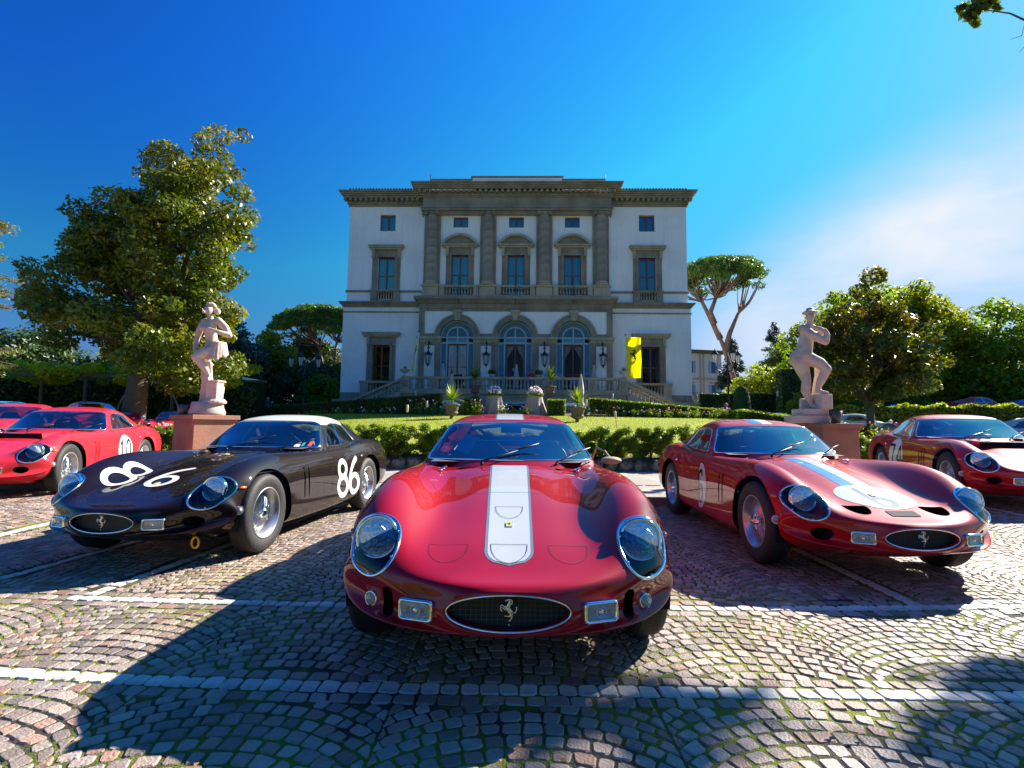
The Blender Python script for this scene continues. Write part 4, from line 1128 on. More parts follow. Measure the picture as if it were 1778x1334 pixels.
# low box hedge along the top of the lawn, in runs
hedge('low dark box hedge along the lawn below the left stair', -15.0, 28.6, -3.9, 28.9, .8, .62, 26000, .035, 71, M_lf_hedge, group='low box hedges along the top of the lawn')
hedge('short clipped box block left of the left draped table', -2.6, 28.5, -1.75, 28.5, .8, .85, 4000, .035, 72, M_lf_box, group='low box hedges along the top of the lawn')
hedge('short clipped box block right of the right draped table', 1.95, 28.5, 2.9, 28.5, .8, .85, 4000, .035, 73, M_lf_box, group='low box hedges along the top of the lawn')
hedge('low sunlit box hedge along the lawn below the right stair', 4.3, 28.8, 16.5, 27.6, .8, .50, 28000, .035, 74, M_lf_box, group='low box hedges along the top of the lawn')
hedge('low box hedge running on behind the right statue', 11.0, 25.0, 13.5, 19.5, .6, .55, 6000, .04, 75, M_lf_box, group='low box hedges along the top of the lawn')
# hedges to the right of the villa
hedge('tall clipped hedge to the right of the villa corner, behind the standing man in red', 13.8, 38.5, 23.5, 36.5, 1.0, 2.15, 24000, .06, 76, z=1.45)
hedge('highest clipped hedge block, directly left of the right statue', 17.2, 33.5, 21.0, 32.5, 1.6, 3.7, 22000, .06, 77, z=1.2)
t = thing('topiary_cone', 'smooth round topped topiary cone beside the right lamp post', 'topiary', (15.1, 34.2, 1.5))
r_ = np.random.RandomState(5); n = 14000; h = r_.uniform(0, 1, n); a = r_.uniform(0, 6.283, n)
rr = .62 * (1 - .35 * h) * np.where(h > .8, np.sqrt(np.clip(1 - ((h - .8) / .2) ** 2, 0, 1)), 1)
c = np.stack([rr * np.cos(a), rr * np.sin(a), h * 2.35], 1) + r_.normal(0, .012, (n, 3)); nn = np.stack([np.cos(a), np.sin(a), .3 + 0 * a], 1) + r_.normal(0, .4, (n, 3)); nn /= np.linalg.norm(nn, axis=1)[:, None]
t_ = np.cross(nn, r_.normal(size=(n, 3))); t_ /= np.linalg.norm(t_, axis=1)[:, None]; u_ = np.cross(nn, t_); s = .03
V = np.stack([c - t_ * s, c + u_ * s * .6, c + t_ * s, c - u_ * s * .6], 1).reshape(-1, 3)
np_mesh('foliage', V, np.arange(4 * n).reshape(-1, 4), mat('topiary_leaf', (.035, .10, .012), .7, attr='tint', attr_amt=.3), t, attr=r_.uniform(0, 1, n))
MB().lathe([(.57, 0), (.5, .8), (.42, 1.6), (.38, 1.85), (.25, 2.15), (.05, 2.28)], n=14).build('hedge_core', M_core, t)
# shrubs in a row behind the rockery, just beyond the path
SHR = [(-3.9, .70), (-3.45, .72), (-3.0, .74), (-2.6, .72), (-2.15, .74), (-1.75, .72), (2.2, .74), (2.6, .68), (3.02, .72), (3.4, .70), (3.82, .76), (4.25, .78)]
SHR += [(-8.9, .62), (-8.4, .62), (-7.9, .6), (-5.6, .62), (-5.1, .66), (-4.6, .66), (-4.25, .68), (7.9, .55), (8.4, .58), (8.9, .55), (9.5, .55), (-1.3, .6), (-.85, .6), (-.4, .6), (.05, .6), (.5, .6), (.95, .6), (1.4, .6), (1.8, .66), (4.7, .74), (5.15, .74), (5.6, .7), (-9.4, .62), (10.0, .55)]
protos = []
for k in range(4):
    r = random.Random(80 + k); pf = []
    for i in range(26):
        z = r.uniform(.05, .95); w = .20 * (1 - .35 * abs(z - .4))
        pf.append((r.uniform(-w, w), r.uniform(-w, w), z * .86, r.uniform(.08, .14), r.uniform(.08, .14), r.uniform(.09, .14)))
    V, F, T = leaves(pf, 6500, .027, 80 + k, aspect=.45, shell=.1)
    protos.append((V, F, T))
names = {0: 'leftmost visible box bush between the dark car and the middle car', 5: 'box bush nearest the left side of the middle car windscreen', 6: 'box bush nearest the right side of the middle car windscreen', 11: 'rightmost box bush beside the roof of the car numbered 6'}
sh0 = []
order = sorted(range(len(SHR)), key=lambda i: SHR[i][0])
for i, (x, h) in enumerate(SHR):
    k = i % 4; y = 12.85 + .08 * math.sin(i * 2.1)
    t = thing('box_bush', 'x', 'bush', (x, y, ground_z(x, y) - .04), i * 1.1, 'row of box bushes behind the rockery')
    rank = order.index(i)
    t['label'] = 'upright box bush, %s in the row of bushes behind the rough stones' % (['first', 'second', 'third', 'fourth', 'fifth', 'sixth', 'seventh', 'eighth', 'ninth', 'tenth', 'eleventh', 'twelfth', 'thirteenth', 'fourteenth', 'fifteenth', 'sixteenth', 'seventeenth', 'eighteenth'][rank] + ' from the left' if rank < 18 else ['first', 'second', 'third', 'fourth', 'fifth', 'sixth', 'seventh', 'eighth', 'ninth', 'tenth', 'eleventh', 'twelfth', 'thirteenth', 'fourteenth', 'fifteenth', 'sixteenth', 'seventeenth', 'eighteenth'][len(SHR) - 1 - rank] + ' from the right')
    t.scale = (1.12, 1.12, h / .80)
    if i < 4:
        V, F, T = protos[k]; o = np_mesh('foliage', V, F, M_lf_box, t, attr=T); sh0.append(o)
        b = MB(); r = random.Random(i)
        for j in range(7): b.tube([(0, 0, 0), (r.uniform(-.1, .1), r.uniform(-.1, .1), .4), (r.uniform(-.16, .16), r.uniform(-.16, .16), .75)], [.012, .008, .004], 4)
        st = b.build('stems', M_bark, t); sh0[-1] = (o, st)
    else:
        for q in sh0[k]:
            c = q.copy(); col.objects.link(c); c.parent = t
# rough stones edging the bed
M_tufa = mat('tufa_rock', (0.30, 0.24, 0.16), 0.95, tint=(0.12, 0.10, 0.07), tint_scale=9, tint_lo=.45, tint_hi=.6, var=.25, vscale=14, bump=1.0, bscale=22, obj_rand=.25)
rocks = []
for k in range(6):
    bm = bmesh.new(); bmesh.ops.create_icosphere(bm, subdivisions=3, radius=.15)
    r = random.Random(90 + k); off = Vector((r.uniform(0, 9), r.uniform(0, 9), 0))
    from mathutils import noise
    for v in bm.verts:
        d = v.co.normalized(); v.co += d * (.05 * noise.noise(v.co * 9 + off) + .035 * noise.noise(v.co * 26 + off)); v.co.z *= .85
    me = bpy.data.meshes.new('rockery_stone'); bm.to_mesh(me); bm.free(); me.materials.append(M_tufa)
    me.polygons.foreach_set('use_smooth', [True] * len(me.polygons)); rocks.append(me)
x = -10.2; i = 0
while x < 10.5:
    o = bpy.data.objects.new('rockery_stone', rocks[i % 6]); col.objects.link(o)
    o.location = (x, 12.46 + rnd.uniform(-.04, .04), .17); o.rotation_euler = (rnd.uniform(-.5, .5), rnd.uniform(-.5, .5), rnd.uniform(0, 6)); s = rnd.uniform(.8, 1.25); o.scale = (s, s, s)
    tag(o, 'rough tan tufa stone in the row edging the bush bed', 'stone', 'rough stones edging the bush bed'); x += .30 * s * rnd.uniform(.9, 1.15); i += 1
# roses in front of the top hedge
def flower_bed(name, label, x0, x1, yfun, n, seed, h=.45):
    r = np.random.RandomState(seed); pf = []
    xs = r.uniform(x0, x1, n)
    for x in xs:
        y = yfun(x) + r.uniform(-.25, .25); z = ground_z(x, y); hh = h * r.uniform(.5, 1.2)
        pf.append((x, y, z + hh * .5, .16, .16, hh * .5))
    t = thing(name, label, 'flowers')
    V, F, T = leaves(pf, n * 60, .035, seed, aspect=.5, shell=.2); o = np_mesh('rose_leaves', V, F, M_lf_box, t, attr=T); o['kind'] = 'stuff'
    for cname, m, frac in (('white_blooms', mat('bloom_white', (.8, .78, .72), .6), .5), ('pink_blooms', mat('bloom_pink', (.75, .12, .18), .6), .3), ('orange_blooms', mat('bloom_orange', (.8, .25, .08), .6), .2)):
        b = MB()
        for x in r.uniform(x0, x1, int(n * frac * .9)):
            y = yfun(x) + r.uniform(-.3, .2); b.ball((x, y, ground_z(x, y) + h * r.uniform(.4, 1.25)), r.uniform(.03, .055), 6, 4)
        o = b.build(cname, m, t); o['kind'] = 'stuff'
    return t
flower_bed('rose_bed', 'strip of pink and white roses below the hedge on the right', 3.4, 14.5, lambda x: 28.1 - .1 * max(0, x - 4), 130, 101)
flower_bed('rose_bed', 'white and pink roses around the left urn and left draped table', -5.6, -1.6, lambda x: 27.9, 60, 102, h=.7)
flower_bed('rose_bed', 'dark strip of sparse roses below the hedge on the left', -14, -6, lambda x: 28.1, 40, 103, h=.3)
flower_bed('rose_bed', 'white roses beside the right stone pedestal', 8.3, 10.8, lambda x: 13.6, 40, 104, h=.75)
flower_bed('rose_bed', 'yellow green flowering plants with white blooms at the left edge of the lawn', -9.8, -7.2, lambda x: 13.4, 30, 105, h=.6)
flower_bed('geranium_bed', 'red and pink flowers between the two draped tables', -.7, 1.0, lambda x: 28.3, 24, 106, h=.45)
# laurel hedge and shrubs behind the cars on the right
hedge('broad glossy laurel hedge behind the parked cars on the right', 16.0, 25.6, 30, 20.5, 1.2, 1.45, 26000, .07, 107, M_lf_yel, lump=.08, z=.75)
hedge('small golden clipped bush right of the right pedestal', 10.3, 15.0, 10.9, 15.0, .5, .62, 3000, .03, 108, mat('golden_leaf', (.16, .10, .02), .6, attr='tint', attr_amt=.4, transl=.3), z=.42)
bush_tree('rounded green shrub behind the parked silver car on the right', 18.6, 29, 4.4, 1.6, 1.0, M_lf_yel, 9000, .09, 109, group=None, name='shrub')
bush_tree('green shrub behind the right statue base', 15.8, 28, 2.9, 1.1, .9, M_lf_yel, 6000, .08, 110, group=None, name='shrub')
bush_tree('large light green shrub near the right edge above the laurel hedge', 22.6, 31, 4.6, 1.8, 1.2, M_lf_green, 10000, .09, 111, group=None, name='shrub')
# ------------------------------------------------------------------ pergola on the left with vine
M_palehoop = mat('hoop', (.24, .22, .15), .8)
pg = thing('pergola', 'long vine covered garden pergola with an arched opening on the left', 'pergola', (0, 0, 0))
M_vine = leafmat('vine_leaf', (0.36, 0.38, 0.015), tint=(0.42, 0.36, 0.015), ts=.5, tr=.55)
b = MB()
for x in np.arange(-31, -12.5, 2.1): MB().tube([(x, 25, .5), (x, 25, 3.3)], .07, 6).build('post', M_bark, pg)
b.box(-31, 24.9, 3.2, -13, 25.05, 3.35); b.box(-31, 27.4, 3.2, -13, 27.55, 3.35); b.build('beam', M_bark, pg)
MB().tube([(-17.0 - 1.5 * math.cos(a), 24.4, 1.1 + 1.9 * math.sin(a)) for a in np.linspace(0, math.pi, 16)], .035, 6).build('arch_hoop', M_palehoop, pg)
pf = [(x, 25 + rnd.uniform(-.4, 2.6), 3.35 + rnd.uniform(-.35, .45), .5, .5, .28) for x in np.arange(-31, -13, .22)]
V, F, T = leaves(pf, 20000, .10, 120); np_mesh('vine', V, F, M_vine, pg, attr=T)['kind'] = 'stuff'
pf = [(x, 26.8, z, .5, .3, .5) for x in np.arange(-31, -13, .6) for z in (1.0, 1.8, 2.6)]
V, F, T = leaves(pf, 12000, .10, 121); np_mesh('wall_ivy', V, F, M_lf_dark, pg, attr=T)['kind'] = 'stuff'
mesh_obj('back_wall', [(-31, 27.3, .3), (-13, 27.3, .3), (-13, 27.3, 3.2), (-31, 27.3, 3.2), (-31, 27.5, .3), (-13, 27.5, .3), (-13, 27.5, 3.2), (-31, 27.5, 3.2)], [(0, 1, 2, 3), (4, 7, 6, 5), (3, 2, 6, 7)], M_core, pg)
pv = thing('garden_pavilion', 'pale blue and white garden pavilion glimpsed behind the magnolia trunk', 'pavilion', (-16.6, 28.6, .9))
MB().box(-1.5, 0, 0, 1.7, 1.5, 2.6).build('wall', mat('pavilion_paint', (.25, .36, .48), .7, var=.1), pv)
b = MB()
for k in range(6): b.box(-1.5 + k * .6, -.06, 0, -1.42 + k * .6, -.003, 2.55)
b.build('mullion', M_plaster, pv)
b = MB(); b.box(-1.8, -.5, 2.55, 2.0, 1.7, 2.68); b.build('canopy', M_plaster, pv)
b = MB()
for k in range(24): b.add([(-1.8 + k * .158, -.52, 2.66), (-1.8 + (k + 1) * .158, -.52, 2.66), (-1.8 + (k + .5) * .158, -.53, 2.4)], [(0, 1, 2)])
b.build('scalloped_edge', M_plaster, pv)
aw = thing('awning', 'long low white awning on the slope behind the silver car on the left', 'awning', (-19.5, 35, 2.2))
MB().add([(-1.4, 0, .95), (3.0, 0, .2), (3.0, 1.2, .35), (-1.4, 1.2, 1.1), (-1.4, 0, .8), (3.0, 0, .05)], [(0, 1, 2, 3), (4, 5, 1, 0)]).build('cloth', M_plaster, aw)
MB().tube([(-1.3, .1, -1.2), (-1.3, .1, .9)], .04, 5).tube([(2.9, .1, -1.2), (2.9, .1, .15)], .04, 5).build('poles', M_iron, aw)
fh = thing('farm_house', 'low house with pinkish tiled roof half hidden by trees on the left', 'house', (-30, 47, 1.4))
MB().box(-9, 0, 0, 8, 6, 4.4).build('wall', mat('house_plaster', (.42, .34, .26), .8, var=.1), fh)
MB().add([(-9.5, -.5, 4.4), (8.5, -.5, 4.4), (8.5, 3, 6.0), (-9.5, 3, 6.0), (-9.5, 6.5, 4.4), (8.5, 6.5, 4.4)], [(0, 1, 2, 3), (3, 2, 5, 4)]).build('roof', mat('pink_tiles', (.40, .17, .11), .8, var=.2, vscale=5), fh)
# ------------------------------------------------------------------ palazzo far right
pz = thing('palazzo', 'distant pale pink four storey palazzo with blue shutters behind the umbrella pine', 'building', (30.5, 92, 1.5), R(12))
M_pz = mat('palazzo_plaster', (.48, .43, .40), .85, var=.06); M_pzs = mat('palazzo_stone', (.33, .26, .17), .85)
b = MB(); b.box(-3, 0, 0, 7.5, 12, 12.9); b.build('wall', M_pz, pz)
b = MB(); b.box(-3.4, -.7, 12.9, 7.9, 12.5, 13.5); b.build('roof', mat('palazzo_eaves', (.12, .07, .045), .9), pz)
for z in (4.0, 8.2): MB().box(-3.1, -.2, z, 7.6, 0, z + .3).build('string_course', M_pzs, pz)
for u in (3.1, 3.75): MB().box(u, -.12, 0, u + .22, -.002, 12.9).build('pilaster', M_pzs, pz)
for zi, z in enumerate((1.2, 5.2, 9.4)):
    for u in (-1.6, 1.3, 5.8):
        w = MB().box(u - .42, -.05, z, u + .42, -.003, z + 2.1).build('window', mat('palazzo_glass', (.05, .07, .10), .15), pz)
        for sx in (-1, 1): MB().box(u + sx * .70 - .24, -.12, z, u + sx * .70 + .24, -.06, z + 2.1).build('shutter', mat('shutter_blue', (.16, .28, .42), .7), w)
        if zi < 2:
            MB().box(u - .7, -.3, z + 2.35, u + .7, -.003, z + 2.55).build('hood', M_pzs, w)
for (u, z) in ((-1.2, 9.1), (1.2, 5.0)):
    MB().box(u - 1.7, -.9, z - .35, u + 1.7, -.2, z - .12).build('balcony', mat('terracotta', (.35, .15, .07), .8), pz)
    b = MB()
    for k in range(14): b.tube([(u - 1.6 + k * .246, -.85, z - .12), (u - 1.6 + k * .246, -.85, z + .8)], .025, 4)
    b.tube([(u - 1.7, -.85, z + .8), (u + 1.7, -.85, z + .8)], .03, 4); b.build('balcony_railing', M_iron, pz)
# ------------------------------------------------------------------ tall tree right of the car park, out of the picture; shades the foreground
tt = thing('plane_tree', 'overhanging tree whose dark leafy branch tip hangs into the top right corner', 'tree', (11.4, 7.7, 0))
b = MB(); b.tube([(0, 0, -.1), (-.1, 0, 3), (-.2, 0, 6.0), (0, .2, 9.5)], [.34, .27, .2, .08], 10)
pf = []; r = random.Random(131)
for i in range(26):
    z = r.uniform(5.0, 9.2); a = r.uniform(0, 6.28); ln = r.uniform(.8, 2.2)
    e = Vector((ln * math.cos(a) - .1, ln * math.sin(a) * .9, z))
    e.y = min(e.y, 2.1 + .88 * z - 7.7, (e.x + 11.4 - .9) / 1.03 - 7.7)
    b.tube(branch_path((-.1, 0, e.z - 1.2), e, .08, int(z * 1000), 5), [.07, .055, .04, .03, .02, .01], 5)
    for k in range(4): pf.append((e.x + r.uniform(-.4, .5), e.y + r.uniform(-.6, .2), e.z + r.uniform(-.3, .3), .34, .34, .2))
tip = Vector((-2.85, 1.45, 9.02))
b.tube(branch_path((-.1, 0, 7.0), tip, .03, 77, 6), [.06, .05, .04, .03, .022, .014, .006], 5)
pf2 = [(-2.85, 1.45, 8.92, .17, .17, .12), (-2.68, 1.5, 9.1, .2, .2, .14), (-2.5, 1.45, 9.2, .22, .22, .14), (-3.0, 1.5, 9.06, .1, .1, .06), (-2.76, 1.48, 8.74, .08, .08, .08), (-2.4, 1.4, 8.98, .08, .08, .07)]
for (p, q, s_) in (((-1.9, 1.4, 8.7), (-2.2, 1.4, 8.35), -.2), ((-1.8, 1.4, 8.5), (-2.05, 1.4, 8.1), .2)):
    b.tube([Vector((-1.0, .8, 8.6)), Vector(p), Vector(p).lerp(Vector(q), .6) + Vector((.1, 0, s_ * .3)), Vector(q)], [.014, .009, .006, .003], 4)
V, F, T = leaves(pf, 5600, .10, 131, aspect=.6); V2, F2, T2 = leaves(pf2, 520, .062, 132, aspect=.6, shell=.1)
np_mesh('crown', np.concatenate([V, V2]), np.concatenate([F, F2 + len(V)]), M_mag, tt, attr=np.concatenate([T, T2])); b.build('trunk', M_bark, tt, smooth=True)
# ------------------------------------------------------------------ cars
def paint(name, c, flake=0.0, rough=0.32):
    return mat(name, c, 0.5, coat=0.9, coat_rough=0.01, spec=0.05, var=0.02, vscale=3)
M_red = paint('paint_dark_red', (0.31, 0.002, 0.009))
M_red6 = paint('paint_red', (0.42, 0.004, 0.008))
M_red_b = paint('paint_bright_red', (0.62, 0.022, 0.035))
M_brown = paint('paint_black_brown', (0.009, 0.004, 0.0045), rough=.25)
M_cream = paint('paint_cream', (0.72, 0.70, 0.60))
M_white_p = paint('paint_white', (0.72, 0.72, 0.70))
M_stripe = paint('stripe_pale', (0.44, 0.47, 0.50))
M_stripe_e = paint('stripe_edge', (0.16, 0.19, 0.24))
M_blue_p = paint('stripe_blue', (0.02, 0.16, 0.55))
M_black_p = paint('number_black', (0.01, 0.01, 0.011))
M_grey_p = paint('number_grey', (0.16, 0.17, 0.19))
M_line_p = mat('panel_gap', (0.02, 0.004, 0.004), 0.8)
M_chrome = mat('chrome', (0.86, 0.87, 0.88), 0.07, metal=1.0)
M_alloy = mat('alloy', (0.50, 0.51, 0.53), 0.32, metal=0.85)
M_tyre = mat('tyre_rubber', (0.016, 0.016, 0.017), 0.65, var=.15, vscale=8, bump=.2, bscale=60)
M_black = mat('black_trim', (0.008, 0.008, 0.009), 0.45)
M_well = mat('wheel_well', (0.004, 0.004, 0.004), 0.95)
M_grille = mat('grille_mesh', (0.006, 0.006, 0.007), 0.5)
M_inter = mat('cockpit_trim', (0.06, 0.065, 0.085), 0.8)
M_seat = mat('seat_cloth', (0.06, 0.10, 0.24), 0.8)
M_ws = glassmat('windscreen_glass', (0.84, 0.92, 0.98), 1.62, 0.0, 3.3)
M_rw = glassmat('rear_glass', (0.88, 0.94, 0.96), 1.45, 0.0, .6)
M_lens = glassmat('headlight_cover', (0.96, 0.97, 0.98), 1.5, 0.0, 1.3)
M_fog = mat('fog_lens', (0.30, 0.30, 0.26), 0.12, spec=.9, bump=.5, bscale=90, coat=1.0)
M_refl = mat('reflector', (0.80, 0.83, 0.88), 0.12, metal=1.0)
M_orange = mat('orange_lens', (0.75, 0.16, 0.01), 0.15, coat=1)
M_yellow = mat('tow_yellow', (0.75, 0.38, 0.01), 0.5)
M_woodrim = mat('wood_rim', (0.22, 0.07, 0.02), 0.35, coat=1)
M_paper = mat('paper', (0.8, 0.8, 0.78), 0.8)
M_leather = mat('tan_leather', (0.36, 0.27, 0.17), 0.7, var=.1)

def bw(n, t):
    """uniform cubic b-spline weights with mirrored phantom ends"""
    W = np.zeros((len(t), n))
    for r_, tt in enumerate(t):
        i = min(int(tt), n - 2); u = tt - i
        b = [(1 - u) ** 3 / 6, (3 * u ** 3 - 6 * u * u + 4) / 6, (-3 * u ** 3 + 3 * u * u + 3 * u + 1) / 6, u ** 3 / 6]
        for k, w in enumerate(b):
            j = i - 1 + k
            if j < 0: W[r_, 0] += 2 * w; W[r_, 1] -= w
            elif j > n - 1: W[r_, n - 1] += 2 * w; W[r_, n - 2] -= w
            else: W[r_, j] += w
    return W
def sharpen(C, axis, it=2, s=1.0):
    n = C.shape[axis]; B = bw(n, np.arange(n)); P = C.copy()
    for _ in range(it):
        C = C + s * (P - np.tensordot(B, C, axes=(1, axis)).swapaxes(0, axis) if axis == 1 else P - np.tensordot(B, C, axes=(1, 0)))
    return C
def surf_grid(rows, du, dv, sh=(2, 2)):
    """rows: list of stations, each a half ring of control points from the top centre outwards"""
    A = np.array(rows, float)
    M = A[:, ::-1].copy(); M[:, :, 0] *= -1
    full = np.concatenate([M[:, :-1], A], 1)
    for _ in range(1):
        B0 = bw(full.shape[0], np.arange(full.shape[0])); B1 = bw(full.shape[1], np.arange(full.shape[1]))
        C = full.copy()
        for k in range(sh[0]): C = C + (full - np.einsum('ij,jkc->ikc', B0, C))
        P2 = C.copy(); C2 = C.copy()
        for k in range(sh[1]): C2 = C2 + (P2 - np.einsum('ij,kjc->kic', B1, C2))
        C = C2
    nu, nv = C.shape[:2]; hv = (nv - 1) / 2
    tu = np.linspace(0, nu - 1, int((nu - 1) * du) + 1); tv = np.linspace(0, nv - 1, int((nv - 1) * dv) + 1)
    S = np.einsum('ai,ijc,bj->abc', bw(nu, tu), C, bw(nv, tv))
    U = np.stack(np.meshgrid(tu, tv - hv, indexing='ij'), -1)
    a, b = S.shape[:2]
    idx = np.arange(a * b).reshape(a, b)
    F = np.stack([idx[:-1, :-1], idx[:-1, 1:], idx[1:, 1:], idx[1:, :-1]], -1).reshape(-1, 4)
    return S.reshape(-1, 3), U.reshape(-1, 2), [tuple(f) for f in F.tolist()]
class Skin:
    """polygon soup that can be carved along level sets so every cut edge is clean"""
    def __init__(s, V, U): s.V = [tuple(p) for p in V.tolist()]; s.U = [tuple(p) for p in U.tolist()]
    def carve(s, faces, fn):
        V = np.array(s.V); U = np.array(s.U); ph = fn(V, U); ph = np.where(np.abs(ph) < 1e-7, 1e-7, ph); sg = ph < 0
        ins, out = [], []; cache = {}
        def cut(a, b):
            k = (a, b) if a < b else (b, a)
            if k not in cache:
                t = ph[a] / (ph[a] - ph[b])
                s.V.append(tuple(s.V[a][i] + (s.V[b][i] - s.V[a][i]) * t for i in range(3)))
                s.U.append(tuple(s.U[a][i] + (s.U[b][i] - s.U[a][i]) * t for i in range(2)))
                cache[k] = len(s.V) - 1
            return cache[k]
        for f in faces:
            q = [sg[i] for i in f]
            if all(q): ins.append(f); continue
            if not any(q): out.append(f); continue
            A, B = [], []; n = len(f)
            for i in range(n):
                a, b = f[i], f[(i + 1) % n]
                (A if q[i] else B).append(a)
                if q[i] != q[(i + 1) % n]:
                    c = cut(a, b); A.append(c); B.append(c)
            if len(A) > 2: ins.append(tuple(A))
            if len(B) > 2: out.append(tuple(B))
        return ins, out
    def mesh(s, name, faces, m, smooth=True, flip=False):
        ids = sorted({i for f in faces for i in f}); mp_ = {a: k for k, a in enumerate(ids)}
        me = bpy.data.meshes.new(name)
        ff = [tuple(mp_[i] for i in (reversed(f) if flip else f)) for f in faces]
        me.from_pydata([s.V[i] for i in ids], [], ff); me.update()
        me.polygons.foreach_set('use_smooth', [smooth] * len(me.polygons)); me.materials.append(m)
        return me
    def loops(s, faces):
        e = {}
        for f in faces:
            for i in range(len(f)):
                a, b = f[i], f[(i + 1) % len(f)]
                if (b, a) in e: del e[(b, a)]
                else: e[(a, b)] = 1
        nx = {}
        for a, b in e: nx[a] = b
        out = []
        while nx:
            a, b = nx.popitem(); lp = [a]
            while b in nx:
                lp.append(b); b = nx.pop(b)
            out.append([Vector(s.V[i]) for i in lp])
        return [l for l in out if len(l) > 6]
def resample(loop, n):
    L_ = [0]
    for i in range(len(loop)): L_.append(L_[-1] + (loop[(i + 1) % len(loop)] - loop[i]).length)
    out = []; j = 0
    for k in range(n):
        t = L_[-1] * k / n
        while L_[j + 1] < t: j += 1
        q = (t - L_[j]) / max(1e-9, L_[j + 1] - L_[j]); out.append(loop[j].lerp(loop[(j + 1) % len(loop)], q))
    for _ in range(2): out = [(out[i - 1] + out[i] * 2 + out[(i + 1) % n]) / 4 for i in range(n)]
    return out
def rrect(px, py, hx, hy, r):
    qx = np.abs(px) - (hx - r); qy = np.abs(py) - (hy - r)
    return np.hypot(np.maximum(qx, 0), np.maximum(qy, 0)) + np.minimum(np.maximum(qx, qy), 0) - r
def polysdf(P, poly):
    poly = np.array(poly, float); n = len(poly); d = np.full(len(P), 1e9); s = np.ones(len(P))
    for i in range(n):
        a, b = poly[i], poly[i - 1]; e = b - a; w = P - a
        t = np.clip((w @ e) / (e @ e), 0, 1); q = w - t[:, None] * e; d = np.minimum(d, (q ** 2).sum(1))
        c1 = P[:, 1] >= a[1]; c2 = P[:, 1] < b[1]; c3 = e[0] * w[:, 1] > e[1] * w[:, 0]
        al = (c1 & c2 & c3) | (~c1 & ~c2 & ~c3); s = np.where(al, -s, s)
    return s * np.sqrt(d)
def ell_ring(a, b, zc, dy, ky):
    out = []
    for k in range(11):
        t = math.pi / 2 - math.pi * k / 10
        x = a * math.cos(t); out.append((x, dy + ky * x * x * 1.0, zc + b * math.sin(t)))
    out[0] = (0, out[0][1], out[0][2]); out[10] = (0, out[10][1], out[10][2]); return out
def body_rows():
    R0 = ell_ring(.238, .062, .365, .035, .3)
    R1 = ell_ring(.252, .076, .365, -.002, .35)
    R2 = [(0, .008, .452), (.13, .012, .449), (.235, .03, .436), (.29, .05, .41), (.33, .062, .375), (.335, .07, .345), (.315, .068, .315), (.275, .055, .300), (.21, .035, .288), (.12, .016, .281), (0, .01, .279)]
    S2 = [(0, .04, .467), (.19, .05, .468), (.36, .10, .466), (.48, .16, .462), (.59, .22, .455), (.675, .30, .43), (.715, .36, .385), (.70, .34, .335), (.60, .215, .292), (.36, .075, .275), (0, .02, .270)]
    S3 = [(0, .14, .484), (.19, .145, .488), (.37, .18, .50), (.48, .215, .518), (.595, .27, .535), (.695, .35, .51), (.746, .42, .43), (.735, .42, .35), (.65, .33, .285), (.40, .18, .245), (0, .12, .235)]
    S4 = [(0, .34, .538), (.19, .34, .545), (.37, .36, .548), (.48, .37, .604), (.60, .40, .645), (.71, .46, .61), (.768, .52, .50), (.764, .52, .38), (.72, .48, .26), (.4, .40, .18), (0, .35, .17)]
    T = [S2, S3, S4]
    def st(y, zs, xs, low):
        c = [(0, zs[0])] + [(xs[i], zs[i + 1]) for i in range(5)]
        row = [(x, y, z) for x, z in c]
        row += [(low[0], y, low[1]), (low[2], y, low[3]), (low[4], y, low[5]), (.42, y, low[6]), (0, y, low[6])]
        return row
    T.append(st(.60, (.603, .604, .600, .682, .738, .690), (.20, .365, .485, .605, .718), (.784, .56, .785, .38, .75, .235, .15)))
    T.append(st(.86, (.668, .668, .655, .742, .798, .745), (.20, .375, .495, .612, .725), (.802, .58, .803, .39, .765, .21, .14)))
    T.append(st(1.16, (.730, .728, .696, .768, .812, .765), (.20, .385, .505, .617, .722), (.792, .60, .792, .39, .755, .19, .14)))
    T.append(st(1.50, (.784, .780, .742, .775, .806, .762), (.20, .40, .52, .625, .718), (.778, .61, .778, .38, .745, .175, .14)))
    T.append(st(1.90, (.812, .812, .797, .792, .797, .765), (.20, .42, .54, .635, .718), (.768, .61, .770, .37, .735, .17, .14)))
    T.append(st(2.30, (.815, .815, .805, .800, .803, .770), (.20, .42, .55, .645, .718), (.766, .61, .770, .37, .735, .17, .14)))
    T.append(st(2.70, (.82, .82, .815, .815, .818, .778), (.20, .42, .55, .655, .722), (.772, .61, .775, .38, .738, .175, .14)))
    T.append(st(3.00, (.84, .84, .84, .852, .858, .812), (.20, .42, .55, .660, .742), (.795, .62, .795, .40, .75, .20, .16)))
    T.append(st(3.32, (.86, .86, .865, .882, .885, .828), (.20, .42, .54, .650, .755), (.812, .63, .812, .42, .765, .22, .18)))
    T.append(st(3.66, (.865, .865, .87, .880, .872, .805), (.20, .42, .53, .635, .738), (.800, .62, .800, .43, .745, .25, .2)))
    T.append(st(3.95, (.86, .86, .86, .855, .835, .77), (.20, .40, .51, .61, .695), (.752, .60, .755, .45, .705, .29, .24)))
    T.append(st(4.20, (.885, .88, .865, .835, .80, .73), (.20, .38, .48, .565, .64), (.685, .60, .69, .47, .64, .34, .3)))
    last = [(x * .93, 4.29, .60 + (z - .60) * .9) for x, _, z in T[-1]]
    last2 = [(x * .75, 4.30, .58 + (z - .60) * .7) for x, _, z in T[-1]]
    last3 = [(x * .1, 4.30, .57 + (z - .60) * .1) for x, _, z in T[-1]]
    return [R0, R1, R2] + T + [last, last2, last3]
